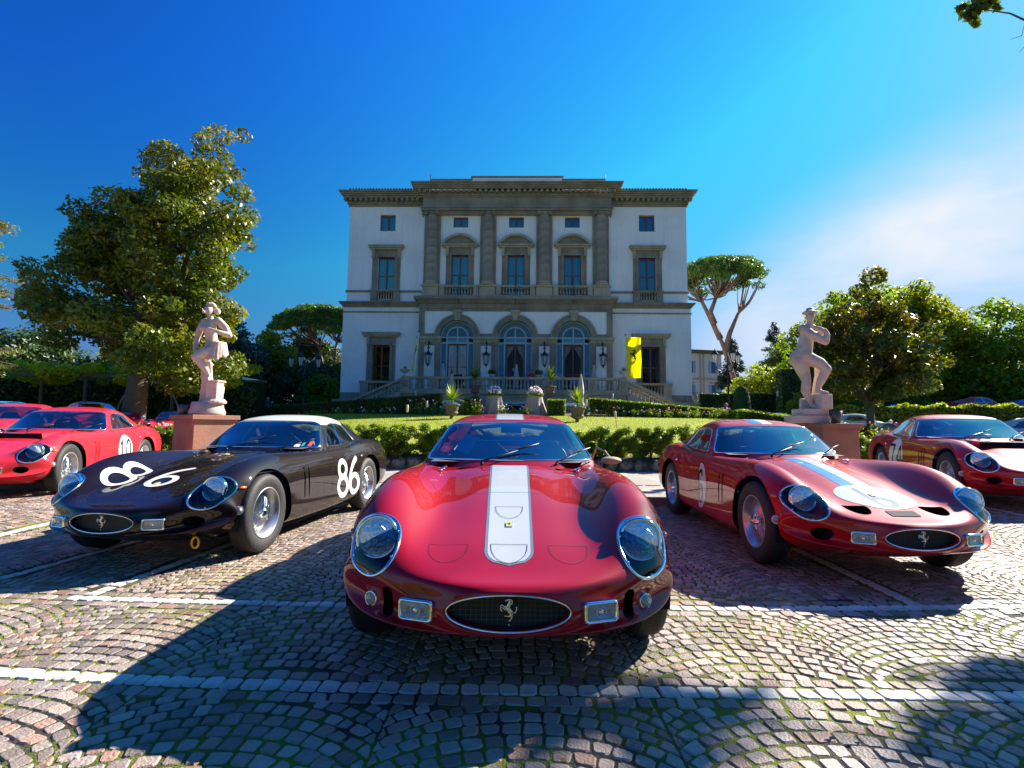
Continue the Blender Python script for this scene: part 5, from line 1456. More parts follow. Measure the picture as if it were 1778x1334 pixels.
def roof_rows(k=1.0):
    W0 = [(0, 1.64, .775), (.25, 1.68, .775), (.48, 1.80, .77), (.625, 1.96, .765), (.655, 2.06, .76), (.665, 2.12, .75), (.68, 2.2, .70)]
    W1 = [(0, 1.73, .826), (.25, 1.765, .826), (.475, 1.88, .822), (.642, 2.03, .816), (.662, 2.10, .812), (.675, 2.16, .80), (.68, 2.2, .74)]
    W2 = [(0, 2.00, .975), (.24, 2.03, .972), (.45, 2.105, .966), (.568, 2.175, .955), (.618, 2.225, .90), (.660, 2.25, .81), (.68, 2.27, .74)]
    W3 = [(0, 2.27, 1.118), (.22, 2.28, 1.117), (.39, 2.31, 1.112), (.492, 2.345, 1.092), (.562, 2.38, .98), (.652, 2.40, .82), (.68, 2.42, .74)]
    rest = []
    for y, z in ((2.55, (1.182, 1.178, 1.160, 1.112, .98, .82, .74)), (2.80, (1.192, 1.187, 1.166, 1.115, .98, .825, .74)), (3.10, (1.155, 1.150, 1.128, 1.08, .965, .84, .75)), (3.40, (1.085, 1.080, 1.062, 1.02, .94, .85, .76)), (3.75, (.985, .982, .972, .948, .905, .85, .77)), (4.05, (.895, .893, .885, .870, .85, .82, .77)), (4.22, (.85, .85, .84, .83, .81, .79, .75))):
        i = {2.55: 0, 2.80: 1, 3.10: 2, 3.40: 3, 3.75: 4, 4.05: 5, 4.22: 6}[y]
        xs = [(0, .22, .385, .482, .565, .652, .68), (0, .22, .38, .472, .56, .65, .68), (0, .2, .36, .452, .545, .64, .68), (0, .19, .33, .42, .51, .61, .66), (0, .17, .29, .365, .44, .53, .58), (0, .14, .24, .31, .38, .45, .5), (0, .12, .2, .26, .32, .38, .42)][i]
        rest.append([(x, y, zz) for x, zz in zip(xs, z)])
    return [W0, W1, W2, W3] + rest
HORSE = [([(640, 480), (600, 500), (640, 560), (700, 640), (750, 690)], [62, 78, 84, 92, 84]), ([(640, 500), (665, 420), (695, 350), (705, 290)], [85, 70, 58, 46]), ([(725, 270), (660, 262), (600, 272), (540, 288)], [46, 44, 30, 20]),
         ([(745, 240), (770, 300), (780, 345), (750, 430)], [14, 16, 20, 26]), ([(560, 500), (490, 460), (415, 425), (378, 515)], [44, 28, 20, 20]), ([(378, 515), (390, 575), (445, 645)], [22, 19, 20]), ([(640, 610), (540, 570), (450, 520), (400, 505)], [44, 30, 20, 17]),
         ([(750, 690), (745, 770), (770, 840), (715, 920), (665, 970)], [88, 58, 24, 20, 24]), ([(720, 780), (640, 800), (525, 782)], [46, 22, 20]), ([(820, 670), (880, 668), (918, 610), (932, 530), (905, 470)], [22, 18, 18, 24, 12]), ([(880, 668), (885, 715)], [17, 12]), ([(650, 1040), (700, 1112)], [16, 20])]
def horse_mesh(name, h, thick, m):
    b = MB(); s = h / 900.0
    for pts, rad in HORSE:
        P = [Vector(((x - 650) * s, 0, (660 - y) * s)) for x, y in pts]
        # refine
        Q, Rr = [], []
        for i in range(len(P) - 1):
            for k in range(3):
                t = k / 3; Q.append(P[i].lerp(P[i + 1], t)); Rr.append((rad[i] * (1 - t) + rad[i + 1] * t) * s * .92)
        Q.append(P[-1]); Rr.append(rad[-1] * s * .92)
        b.tube(Q, Rr, 8, flat=(1, thick))
    me = bpy.data.meshes.new(name); me.from_pydata(b.v, [], b.f); me.polygons.foreach_set('use_smooth', [True] * len(me.polygons)); me.materials.append(m); return me
GL = {  # strokes of the race numbers in a box 0..1 high; (closed ellipse) or polyline
    '8': [('e', .30, .74, .19, .21), ('e', .30, .27, .235, .245)],
    '6': [('e', .31, .27, .225, .245), ('p', [(.085, .29), (.09, .45), (.15, .65), (.27, .83), (.44, .97)])],
    '7': [('p', [(.08, .95), (.50, .95), (.36, .6), (.24, .03)])],
    '4': [('p', [(.42, .03), (.42, .97), (.06, .30), (.56, .30)])],
    '1': [('p', [(.12, .75), (.28, .96), (.28, .03)])], '0': [('e', .30, .5, .20, .46)],
    '2': [('p', [(.08, .72), (.16, .93), (.34, .96), (.48, .82), (.44, .60), (.08, .05), (.52, .05)])],
    'S': [('p', [(.15, .97), (.15, .35), (.2, .12), (.34, .05), (.47, .14), (.50, .30), (.42, .43), (.28, .46), (.17, .40)])],
    '6n': [('p', [(.44, .84), (.36, .96), (.22, .94), (.12, .80), (.09, .45), (.11, .18), (.22, .04), (.36, .04), (.46, .16), (.47, .36), (.38, .50), (.22, .50), (.12, .40)])]}
def stroke_pts(s):
    if s[0] == 'e':
        n = 40; return [(s[1] + s[3] * math.cos(2 * math.pi * k / n), s[2] + s[4] * math.sin(2 * math.pi * k / n)) for k in range(n)], True
    P = s[1]; out = []
    def cr(p0, p1, p2, p3, t): return tuple(.5 * ((2 * b) + (-a + c) * t + (2 * a - 5 * b + 4 * c - d) * t * t + (-a + 3 * b - 3 * c + d) * t ** 3) for a, b, c, d in zip(p0, p1, p2, p3))
    smooth_ = len(P) > 6 or (len(P) == 5)
    for i in range(len(P) - 1):
        p0 = P[max(i - 1, 0)]; p3 = P[min(i + 2, len(P) - 1)]
        for k in range(8):
            t = k / 8
            out.append(cr(p0, P[i], P[i + 1], p3, t) if smooth_ else tuple(a + (b - a) * t for a, b in zip(P[i], P[i + 1])))
    out.append(P[-1]); return out, False
def ribbon2d(pts, w, closed, cross=4, cap=True):
    """flat ribbon as a strip grid with rounded ends, in 2d"""
    P = [Vector((p[0], p[1])) for p in pts]; n = len(P); V = []; Fc = []
    if not closed and cap:
        a = (P[0] - P[1]).normalized(); b = (P[-1] - P[-2]).normalized(); ex0 = []; ex1 = []
        for k in range(4, 0, -1):
            t = k / 4 * math.pi / 2; ex0.append((P[0] + a * (w / 2) * math.sin(t), math.cos(t)))
        for k in range(1, 5):
            t = k / 4 * math.pi / 2; ex1.append((P[-1] + b * (w / 2) * math.sin(t), math.cos(t)))
        S = ex0 + [(p, 1) for p in P] + ex1
    else: S = [(p, 1) for p in P]
    n = len(S)
    for i in range(n):
        if closed: t = S[(i + 1) % n][0] - S[i - 1][0]
        else: t = S[min(i + 1, n - 1)][0] - S[max(i - 1, 0)][0]
        t = t.normalized() if t.length > 1e-9 else Vector((1, 0)); nn = Vector((-t.y, t.x))
        for k in range(cross + 1): V.append(S[i][0] + nn * (w / 2) * S[i][1] * (2 * k / cross - 1))
    m = n if closed else n - 1; c = cross + 1
    for i in range(m):
        for k in range(cross): Fc.append((i * c + k, i * c + k + 1, ((i + 1) % n) * c + k + 1, ((i + 1) % n) * c + k))
    return V, Fc
def grid2d(fn, nu, nv):
    V = [Vector(fn(i / nu, j / nv)) for i in range(nu + 1) for j in range(nv + 1)]
    return V, [(i * (nv + 1) + j, i * (nv + 1) + j + 1, (i + 1) * (nv + 1) + j + 1, (i + 1) * (nv + 1) + j) for i in range(nu) for j in range(nv)]
def disc2d(cx, cy, rx, ry, clip=None):
    def fn(a, b):
        r = a; t = 2 * math.pi * b; return (cx + rx * r * math.cos(t), cy + ry * r * math.sin(t))
    return grid2d(fn, 10, 40)
class Shell:
    """a body shape with its decals draped over it"""
    def __init__(s, bvh): s.bvh = bvh
    def drape(s, V, axis, side=1, off=.0015):
        out = []
        for p in V:
            if axis == 'top': o, d = Vector((p[0], p[1], 2.0)), Vector((0, 0, -1))
            elif axis == 'side': o, d = Vector((side * 1.5, p[0], p[1])), Vector((-side, 0, 0))
            else: o, d = Vector((p[0], -1.0, p[1])), Vector((0, 1, 0))
            hit, nr, _, _ = s.bvh.ray_cast(o, d)
            if hit is None: out.append(None); continue
            if nr.dot(d) > 0: nr = -nr
            out.append(hit + nr * off)
        return out
    def decal(s, name, parts, axis, m, parent, side=1, off=.0015):
        b = MB(); lim = .09
        for i, (V, Fc) in enumerate(parts):
            D = s.drape(V, axis, side, off + .0004 * i)
            ff = [f for f in Fc if all(D[k] is not None for k in f) and max((D[f[0]] - D[f[2]]).length, (D[f[1]] - D[f[3]]).length) < lim]
            b.add([d if d is not None else (0, 0, 0) for d in D], ff)
        o = mesh_obj(name, b.v, b.f, m, parent, smooth=True)
        # drop loose vertices
        bm = bmesh.new(); bm.from_mesh(o.data)
        bmesh.ops.delete(bm, geom=[v for v in bm.verts if not v.link_faces], context='VERTS')
        bmesh.ops.dissolve_degenerate(bm, dist=1e-5, edges=bm.edges)
        bm.to_mesh(o.data); bm.free()
        o.data.polygons.foreach_set('use_smooth', [True] * len(o.data.polygons))
        return o
    def number(s, txt, x, y, h, w, thick, axis, m, parent, side=1, rot=0.0, flipx=1, slant=0.0, gap=.62, off=.0015, name='race_number'):
        parts = []
        for i, ch in enumerate(txt):
            for st in GL[ch]:
                P, cl = stroke_pts(st)
                Q = []
                for (a, b) in P:
                    u = (a + i * gap + slant * (b - .5) - (gap * (len(txt) - 1) + .6) / 2) * w; v = (b - .5) * h
                    cr, sr = math.cos(rot), math.sin(rot); Q.append((x + flipx * (u * cr - v * sr), y + (u * sr + v * cr)))
                parts.append(ribbon2d(Q, thick, cl))
        return s.decal(name, parts, axis, m, parent, side, off)
CARCACHE = {}
def car_shell(du, dv, vents=2, noses=False, slots='slot', gto64=False):
    key = (du, dv, vents, noses, slots, gto64)
    if key in CARCACHE: return CARCACHE[key]
    V, U, F = surf_grid(body_rows(), du, dv)
    sk = Skin(V, U); D = {}
    bvh_body = (V.copy(), list(F))
    # wheel arches
    def arch(cy, cz, r): return lambda V, U: np.where(np.abs(V[:, 0]) > .54, np.hypot(V[:, 1] - cy, V[:, 2] - cz) - r, .05 + (.54 - np.abs(V[:, 0])))
    _, F = sk.carve(F, arch(.825, .325, .372)); _, F = sk.carve(F, arch(3.21, .325, .372))
    D['arch_loops'] = []
    # cockpit opening
    _, F = sk.carve(F, lambda V, U: np.where(V[:, 2] > .7, rrect(V[:, 0], V[:, 1] - 2.72, .57, .66, .12), 1.0))
    # headlight openings
    def lamp(sx):
        def fn(V, U):
            a = V[:, 0] * sx - .606; b = V[:, 2] - .552
            return np.where((V[:, 2] > .40) & (V[:, 1] < .75) & (a > -.3), (np.hypot(a / (.118 * (1 + .9 * b)), b / .112) - 1) * .1, 1.0)
        return fn
    D['cover'] = {}; D['cover_loop'] = {}
    for sx in (-1, 1):
        I, F = sk.carve(F, lamp(sx)); D['cover'][sx] = I; D['cover_loop'][sx] = sk.loops(I)
    # brake duct slots or holes beside the fog lamps
    D['ducts'] = []
    for sx in (-1, 1):
        if slots == 'slot': fn = lambda V, U, sx=sx: np.where(V[:, 1] < .45, rrect(V[:, 0] * sx - .506, V[:, 2] - .350, .025, .064, .024), 1)
        else: fn = lambda V, U, sx=sx: np.where(V[:, 1] < .45, np.hypot((V[:, 0] * sx - .545) / .058, (V[:, 2] - .352) / .045) * .05 - .05, 1)
        I, F = sk.carve(F, fn); D['ducts'].append(sk.loops(I))
    # side vents
    for k in range(vents):
        y0 = 1.47 + k * .095
        for sx in (-1, 1):
            _, F = sk.carve(F, lambda V, U, y0=y0, sx=sx: np.where(V[:, 0] * sx > .6, rrect(V[:, 1] - y0 + (V[:, 2] - .51) * .10, V[:, 2] - .515, .016, .155, .012), 1))
    # scuttle scoops in front of the windscreen
    for sx in (-1, 1):
        _, F = sk.carve(F, lambda V, U, sx=sx: np.where(V[:, 2] > .6, (np.hypot((V[:, 0] - sx * .30) / .078, (V[:, 1] - 1.69) / .042) - 1) * .04, 1))
    if noses:
        for cx in (-.27, .0, .27):
            def dsh(V, U, cx=cx):
                x = V[:, 0] - cx; y = V[:, 1] - .30
                return np.where(V[:, 2] > .4, np.maximum(np.hypot(x / .088, y / .13) - 1, (y - .02) / .1) * .08, 1)
            if cx == 0: continue
            _, F = sk.carve(F, dsh)
    D['body'] = F
    D['pockets'] = []
    for lps in D['ducts']:
        if not lps: continue
        lp = resample(max(lps, key=len), 36); v = list(lp) + [p + Vector((0, .14, 0)) for p in lp] + [sum(lp, Vector()) / 36 + Vector((0, .14, 0))]
        me = bpy.data.meshes.new('brake_duct'); me.from_pydata([tuple(p) for p in v], [], [(i, (i + 1) % 36, 36 + (i + 1) % 36, 36 + i) for i in range(36)] + [(36 + i, 36 + (i + 1) % 36, 72) for i in range(36)]); me.materials.append(M_well); D['pockets'].append(me)
    # greenhouse
    V2, U2, F2 = surf_grid(roof_rows(), du + 2, dv)
    if gto64:
        V2[:, 0] *= 1.03; V2[:, 2] = .81 + (V2[:, 2] - .81) * .96
    bvh_roof = (V2.copy(), list(F2))
    s2 = Skin(V2, U2)
    _, F2 = s2.carve(F2, lambda V, U: V[:, 2] - .765)[::-1] if False else (None, F2)
    D['ws'], F2 = s2.carve(F2, lambda V, U: rrect(U[:, 0] - 2.03, U[:, 1] * .5, .93, 1.56, .16) * .3)
    side_poly = [(2.205, .835), (2.44, 1.062), (2.60, 1.092), (2.80, 1.090), (2.98, 1.060), (3.09, .868), (2.6, .842)]
    D['sw'] = {}
    for sx in (-1, 1):
        D['sw'][sx], F2 = s2.carve(F2, lambda V, U, sx=sx: np.where(V[:, 0] * sx > .3, polysdf(V[:, 1:3], side_poly), 1.0))
    D['rw'], F2 = s2.carve(F2, lambda V, U: rrect(U[:, 0] - 7.15, U[:, 1], 1.05, 2.45, .5) * .3)
    D['roof'], F2 = s2.carve(F2, lambda V, U: np.maximum(np.maximum(2.98 - U[:, 0], V[:, 1] - (3.12 - .25 * np.abs(V[:, 0]))) * .5, 1.075 - V[:, 2]))
    D['gh'] = F2
    D['sk'] = sk; D['s2'] = s2
    va = np.concatenate([bvh_body[0], bvh_roof[0]]); o = len(bvh_body[0])
    D['bvh'] = BVHTree.FromPolygons([tuple(p) for p in va.tolist()], bvh_body[1] + [tuple(i + o for i in f) for f in bvh_roof[1]])
    D['bvh_body'] = BVHTree.FromPolygons([tuple(p) for p in bvh_body[0].tolist()], bvh_body[1])
    D['m'] = {}
    D['m']['body'] = sk.mesh('body', D['body'], M_red); D['m']['gh'] = s2.mesh('cabin_frame', D['gh'], M_red); D['m']['roof'] = s2.mesh('roof', D['roof'], M_red)
    D['m']['ws'] = s2.mesh('windscreen', D['ws'], M_ws); D['m']['rw'] = s2.mesh('rear_window', D['rw'], M_rw)
    for sx in (-1, 1):
        D['m'][('sw', sx)] = s2.mesh('side_window', D['sw'][sx], M_ws); D['m'][('cv', sx)] = sk.mesh('headlight_cover', D['cover'][sx], M_lens)
    # shared trims
    def trim(name, loops, r, m, n=90, sides=6, studs=0):
        b = MB()
        for lp in loops:
            q = resample(lp, n); b.tube(q, r, sides, closed=True)
            c_ = sum(q, Vector()) / n
            for k in range(studs):
                p_ = q[int((k + .5) * n / studs)]; b.ball(p_ + (c_ - p_).normalized() * .007 + Vector((0, -.004, .004)), .0065, 8, 5)
        me = bpy.data.meshes.new(name); me.from_pydata([tuple(v) for v in b.v], [], b.f); me.polygons.foreach_set('use_smooth', [True] * len(me.polygons)); me.materials.append(m); return me
    D['m']['ws_trim'] = trim('windscreen_trim', s2.loops(D['ws']), .0085, M_chrome, 140)
    D['m']['ws_seal'] = trim('windscreen_seal', s2.loops(D['ws']), .013, M_black, 140)
    D['m']['rw_trim'] = trim('rear_window_trim', s2.loops(D['rw']), .007, M_black, 100)
    for sx in (-1, 1):
        D['m'][('sw_trim', sx)] = trim('side_window_trim', s2.loops(D['sw'][sx]), .0065, M_chrome, 100)
        D['m'][('cv_trim', sx)] = trim('headlight_ring', D['cover_loop'][sx], .0075, M_chrome, 90, 8, studs=6)
        # bucket: loop pulled inwards
        lp = resample(D['cover_loop'][sx][0], 60); c = sum(lp, Vector()) / 60; b = MB(); prev = None
        rings = [lp]
        for k, (sc, dd) in enumerate(((.98, .04), (.9, .12), (.7, .19), (.35, .21))):
            rings.append([c + (p - c) * sc + Vector((0, .95, -.15)) * dd for p in lp])
        vv = [p for r_ in rings for p in r_] + [c + Vector((0, .95, -.15)) * .215]
        ff = [(a * 60 + i, a * 60 + (i + 1) % 60, (a + 1) * 60 + (i + 1) % 60, (a + 1) * 60 + i) for a in range(4) for i in range(60)] + [(240 + i, 240 + (i + 1) % 60, 300) for i in range(60)]
        me = bpy.data.meshes.new('lamp_bucket'); me.from_pydata([tuple(p) for p in vv], [], ff); me.polygons.foreach_set('use_smooth', [True] * len(me.polygons)); me.materials.append(M_red); D['m'][('bucket', sx)] = me
    CARCACHE[key] = D; return D
def inst(name, me, parent, m=None, loc=(0, 0, 0), rz=0.0, rx=0.0, sc=None):
    o = bpy.data.objects.new(name, me); col.objects.link(o); o.parent = parent; o.location = loc; o.rotation_euler = (rx, 0, rz)
    if sc: o.scale = sc
    if m is not None:
        o.material_slots[0].link = 'OBJECT'; o.material_slots[0].material = m
    return o
# --- wheel, built once
def make_wheel_meshes(w, lo=False):
    R_ = .328; n = 28 if lo else 56
    b = MB(); h = w / 2
    prof = [(.205, -h * .82), (.235, -h * .96), (.275, -h * 1.02), (.305, -h * .93), (.320, -h * .76), (.3265, -h * .5)]
    tread = []
    for k in range(-2, 3): tread += [(.328, k * h * .2 - .012), (.328, k * h * .2 + .009), (.3225, k * h * .2 + .011), (.3225, k * h * .2 + .014)] if not lo else [(.328, k * h * .2)]
    prof = prof + tread + [(r, -x) for r, x in prof[::-1]]
    b.lathe(prof, n=n, axis='x', cap=False)
    ty = (b.v, b.f)
    b = MB(); b.lathe([(.208, -h * .84), (.214, -h * .88), (.205, -h * .9), (.198, -h * .82), (.19, -h * .66), (.172, -h * .5), (.166, -h * .1), (.166, h * .4), (.19, h * .8), (.205, h * .84)], n=n, axis='x', cap=False)
    rim = (b.v, b.f)
    b = MB(); r = random.Random(3)
    ns = 12 if lo else 30
    for i in range(ns):
        a = 2 * math.pi * i / ns
        for (hx, rx_, da) in ((-h * .62, -h * .12, .32), (-h * .62, -h * .12, -.32), (-h * .05, h * .25, .30), (-h * .05, h * .25, -.30)):
            p = Vector((hx, .038 * math.cos(a), .038 * math.sin(a))); q = Vector((rx_, .168 * math.cos(a + da), .168 * math.sin(a + da)))
            b.tube([p, q], .0022 if not lo else .004, 3, cap=False)
    sp = (b.v, b.f)
    b = MB(); b.lathe([(.04, h * .4), (.042, -h * .3), (.048, -h * .6), (.04, -h * .72), (.03, -h * .8), (.012, -h * .9), (0.002, -h * .92)], n=14, axis='x', cap=False)
    for s in (0, 2.094, 4.189): b.tube([Vector((-h * .7, .02 * math.cos(s), .02 * math.sin(s))), Vector((-h * .78, .075 * math.cos(s), .075 * math.sin(s)))], [.013, .008], 5)
    hub = (b.v, b.f)
    b = MB(); b.lathe([(.002, h * .5), (.14, h * .45), (.14, h * .55), (.002, h * .6)], n=20, axis='x', cap=False); disc = (b.v, b.f)
    out = {}
    for nm, g, m in (('tyre', ty, M_tyre), ('rim', rim, M_alloy), ('spokes', sp, M_chrome), ('hub_spinner', hub, M_chrome), ('brake_disc', disc, M_black)):
        me = bpy.data.meshes.new(nm); me.from_pydata([tuple(v) for v in g[0]], [], g[1]); me.polygons.foreach_set('use_smooth', [True] * len(me.polygons)); me.materials.append(m)
        if nm == 'tyre': me.set_sharp_from_angle(angle=R(40))
        out[nm] = me
    return out
WM = {('f', False): make_wheel_meshes(.175), ('r', False): make_wheel_meshes(.195), ('f', True): make_wheel_meshes(.175, True)}
def add_wheels(t, lo=False, steer=0.0):
    for (y, x, kind) in ((.825, .695, 'f'), (3.21, .690, 'r')):
        for sx in (-1, 1):
            ms = WM[('f', True)] if lo else WM[(kind, False)]
            w = inst('wheel', ms['tyre'], t, loc=(sx * x, y, .328), rz=(0 if sx < 0 else math.pi) + (steer if kind == 'f' else 0))
            for nm in ('rim', 'spokes', 'hub_spinner', 'brake_disc'):
                if lo and nm == 'brake_disc': continue
                inst(nm, ms[nm], w)
WELL = None
def add_wells(t):
    global WELL
    if WELL is None:
        b = MB()
        for cy in (.825, 3.21):
            for sx in (-1, 1):
                n = 20; pr = []
                for k in range(n + 1):
                    a = math.pi * 1.16 * k / n - .25; pr.append((cy - .372 * math.cos(a), min(.325 + .372 * math.sin(a), .668)))
                v = [(sx * .545, y, z) for y, z in pr] + [(sx * .762, y, z) for y, z in pr] + [(sx * .545, cy, .3)]
                b.add(v, [(i, i + 1, n + 2 + i, n + 1 + i) for i in range(n)] + [(i, i + 1, 2 * n + 2) for i in range(n)])
        me = bpy.data.meshes.new('wheel_well'); me.from_pydata(b.v, [], b.f); me.materials.append(M_well); WELL = me
    inst('wheel_well', WELL, t)
SM = {}
def shared(name, fn, m, smooth=True, auto=None):
    if name not in SM:
        b = MB(); fn(b); me = bpy.data.meshes.new(name); me.from_pydata([tuple(v) for v in b.v], [], b.f)
        me.polygons.foreach_set('use_smooth', [smooth] * len(me.polygons))
        if auto: me.set_sharp_from_angle(angle=R(auto))
        me.materials.append(m); SM[name] = me
    return SM[name]
def rr_ring(hx, hz, r, n=6):
    P = []
    for (cx, cz, a0) in ((hx - r, hz - r, 0), (-hx + r, hz - r, math.pi / 2), (-hx + r, -hz + r, math.pi), (hx - r, -hz + r, 1.5 * math.pi)):
        for k in range(n + 1):
            a = a0 + math.pi / 2 * k / n; P.append((cx + r * math.cos(a), cz + r * math.sin(a)))
    return P
def box_shell(b, hx, hz, r, stages):
    rings = []
    for (s, y) in stages:
        rings.append([(x * (hx + s) / hx, y, z * (hz + s) / hz) for x, z in rr_ring(hx, hz, r)])
    n = len(rings[0]); v = [p for q in rings for p in q]
    b.add(v, [(a * n + i, a * n + (i + 1) % n, (a + 1) * n + (i + 1) % n, (a + 1) * n + i) for a in range(len(rings) - 1) for i in range(n)])
    return n
def fog_lens(b):
    n = box_shell(b, .063, .030, .012, [(0, .0), (-.004, -.004), (-.03, -.008)]); b.f.append(tuple(range(2 * n, 3 * n)))
def lamp_unit(t, sx, lo=False, body=None):
    """sealed headlamp: reflector, ring, lens"""
    c = (sx * .600, .372, .575)
    u = inst('headlight', shared('lamp_reflector', lambda b: b.lathe([(.004, .07), (.05, .055), (.075, .02), (.086, -.01)], n=28, axis='y', cap=False), M_refl), t, loc=c, rx=-.10)
    inst('lamp_ring', shared('lamp_ring', lambda b: b.lathe([(.083, -.008), (.088, -.022), (.096, -.018), (.099, .01), (.095, .02)], n=32, axis='y', cap=False), M_chrome), u)
    inst('lamp_lens', shared('lamp_lens', lambda b: b.lathe([(.003, -.05), (.03, -.047), (.055, -.038), (.075, -.024), (.086, -.01)], n=28, axis='y', cap=False), mat('lamp_lens', (.78, .82, .86), .2, metal=.55, coat=1.0, bump=.9, bscale=55, spec=1.0)), u)
    return u
def race_car(name, label, paintm, loc, rz, roofm=None, lo=False, vents=2, noses=False, slots='slot', group='row of vintage racing coupes on the cobbles', gto64=False, cat='car', emblem=True, detail=True):
    t = thing(name, label, cat, loc, rz, group)
    D = car_shell(*((5, 4) if lo else (12, 11)), vents, noses, slots, gto64); m = D['m']
    bd = inst('body', m['body'], t, paintm)
    inst('cabin_frame', m['gh'], t, paintm); inst('roof', m['roof'], t, roofm or paintm)
    ws = inst('windscreen', m['ws'], t); inst('windscreen_trim', m['ws_trim'], ws)
    rw = inst('rear_window', m['rw'], t); inst('rear_window_trim', m['rw_trim'], rw)
    for sx in (-1, 1):
        w = inst('side_window', m[('sw', sx)], t); inst('side_window_trim', m[('sw_trim', sx)], w)
        pts = [(2.62, .842), (2.69, 1.09)]; b = []
        for (y, z) in pts:
            h, nr, _, _ = D['bvh'].ray_cast(Vector((sx * 1.5, y, z)), Vector((-sx, 0, 0))); b.append(h)
        if ('bar', sx, lo, gto64) not in SM:
            q = MB(); q.tube(b, .008, 6); me = bpy.data.meshes.new('window_bar'); me.from_pydata([tuple(v) for v in q.v], [], q.f); me.materials.append(M_chrome); SM[('bar', sx, lo, gto64)] = me
        inst('window_bar', SM[('bar', sx, lo, gto64)], w)
        bk = inst('lamp_bucket', m[('bucket', sx)], t, paintm)
        lu = lamp_unit(t, sx, lo)
        cv = inst('headlight_cover', m[('cv', sx)], lu if False else t); inst('headlight_ring', m[('cv_trim', sx)], cv)
    add_wheels(t, lo); add_wells(t)
    # floor pan and inner shade
    inst('underbody', shared('underbody', lambda b: (b.box(-.44, .55, .18, .44, 3.9, .30), b.box(-.62, 1.30, .20, .62, 2.8, .40), b.box(-.40, .22, .28, .40, .55, .42)) and None, M_well, smooth=False), t)
    # cockpit
    def tub(b):
        b.add([(-.60, 1.9, .30), (.60, 1.9, .30), (.60, 3.4, .30), (-.60, 3.4, .30), (-.60, 1.9, .80), (.60, 1.9, .80), (.60, 3.4, .80), (-.60, 3.4, .80)], [(0, 1, 2, 3), (0, 3, 7, 4), (1, 5, 6, 2), (3, 2, 6, 7)])
        b.add([(-.58, 1.80, .822), (.58, 1.80, .822), (.56, 2.20, .845), (-.56, 2.20, .845), (.56, 2.25, .76), (-.56, 2.25, .76)], [(0, 1, 2, 3), (3, 2, 4, 5)])
        b.box(-.56, 3.02, .3, .56, 3.08, .86)
    inst('cockpit', shared('cockpit', tub, M_inter, smooth=False), t)
    for sx in (-1, 1):
        def seat(b):
            b.lathe([(.02, .0), (.19, .02), (.21, .1), (.17, .13)], n=12)
            b.add([(-.2, .18, .05), (.2, .18, .05), (.19, .34, .50), (-.19, .34, .50), (-.22, .12, .1), (.22, .12, .1), (.21, .26, .52), (-.21, .26, .52), (-.12, .33, .62), (.12, .33, .62)], [(0, 1, 2, 3), (4, 0, 3, 7), (1, 5, 6, 2), (3, 2, 9, 8)])
        inst('seat', shared('seat', seat, M_seat), t, loc=(sx * .28, 2.52, .38))
    inst('steering_wheel', shared('steering_wheel', lambda b: (b.tube([(.19 * math.cos(a), .06 * math.sin(a), .17 * math.sin(a)) for a in np.linspace(0, 6.283, 29)[:-1]], .012, 6, closed=True), b.tube([(-.19, 0, 0), (.19, 0, 0)], .008, 5), b.tube([(0, 0, 0), (0, -.06, -.17)], .008, 5), b.ball((0, 0, 0), .035)) and None, M_woodrim), t, loc=(.28, 2.27, .80))
    if detail:
        inst('rear_view_mirror', shared('rear_mirror', lambda b: (b.box(-.085, -.012, -.028, .085, .012, .028), b.tube([(0, 0, .02), (0, 0, .07)], .006, 5), ) and None, mat('mirror_back', (.02, .05, .12), .3), smooth=False), t, loc=(0.01, 2.33, 1.055))
        inst('roll_bar', shared('roll_bar', lambda b: (b.tube([(-.50, 2.98, .5), (-.49, 2.97, .86), (-.36, 2.95, 1.06), (0, 2.95, 1.10), (.36, 2.95, 1.06), (.49, 2.97, .86), (.50, 2.98, .5)], .02, 8), b.tube([(-.3, 2.95, 1.06), (.25, 2.98, .6)], .016, 6)) and None, M_inter), t)
    # grille: dark mesh, chrome ring, emblem
    def gr(b):
        n = 40; b.add([(0, .07, .365)] + [(.245 * math.cos(2 * math.pi * k / n), .055 + .02 * math.cos(2 * math.pi * k / n) ** 2, .365 + .07 * math.sin(2 * math.pi * k / n)) for k in range(n)], [(0, 1 + k, 1 + (k + 1) % n) for k in range(n)])
    g = inst('grille', shared('grille', gr, M_grille), t)
    inst('grille_ring', shared('grille_ring', lambda b: b.tube([(.245 * math.cos(a), .004 + .022 * math.cos(a) ** 2, .365 + .069 * math.sin(a)) for a in np.linspace(0, 2 * math.pi, 73)[:-1]], .0055, 8, closed=True), M_chrome), g)
    def gmesh(b):
        for k in range(-11, 12):
            x = k * .021; h = .066 * math.sqrt(max(0, 1 - (x / .245) ** 2)); b.add([(x - .0012, .045, .365 - h), (x + .0012, .045, .365 - h), (x + .0012, .045, .365 + h), (x - .0012, .045, .365 + h)], [(0, 1, 2, 3)])
        for k in range(-3, 4):
            z = k * .018; h = .24 * math.sqrt(max(0, 1 - (z / .07) ** 2)); b.add([(-h, .046, .365 + z - .001), (h, .046, .365 + z - .001), (h, .046, .365 + z + .001), (-h, .046, .365 + z + .001)], [(0, 1, 2, 3)])
    if detail: inst('grille_bars', shared('grille_bars', gmesh, mat('grille_bar', (.03, .03, .032), .4)), g)
    if emblem:
        if 'horse' not in SM: SM['horse'] = horse_mesh('horse_emblem', .104, .35, mat('emblem_metal', (.75, .66, .58), .22, metal=1.0))
        inst('horse_emblem', SM['horse'], g, loc=(0, .018, .367))
    sh = Shell(D['bvh_body']); shr = Shell(D['bvh'])
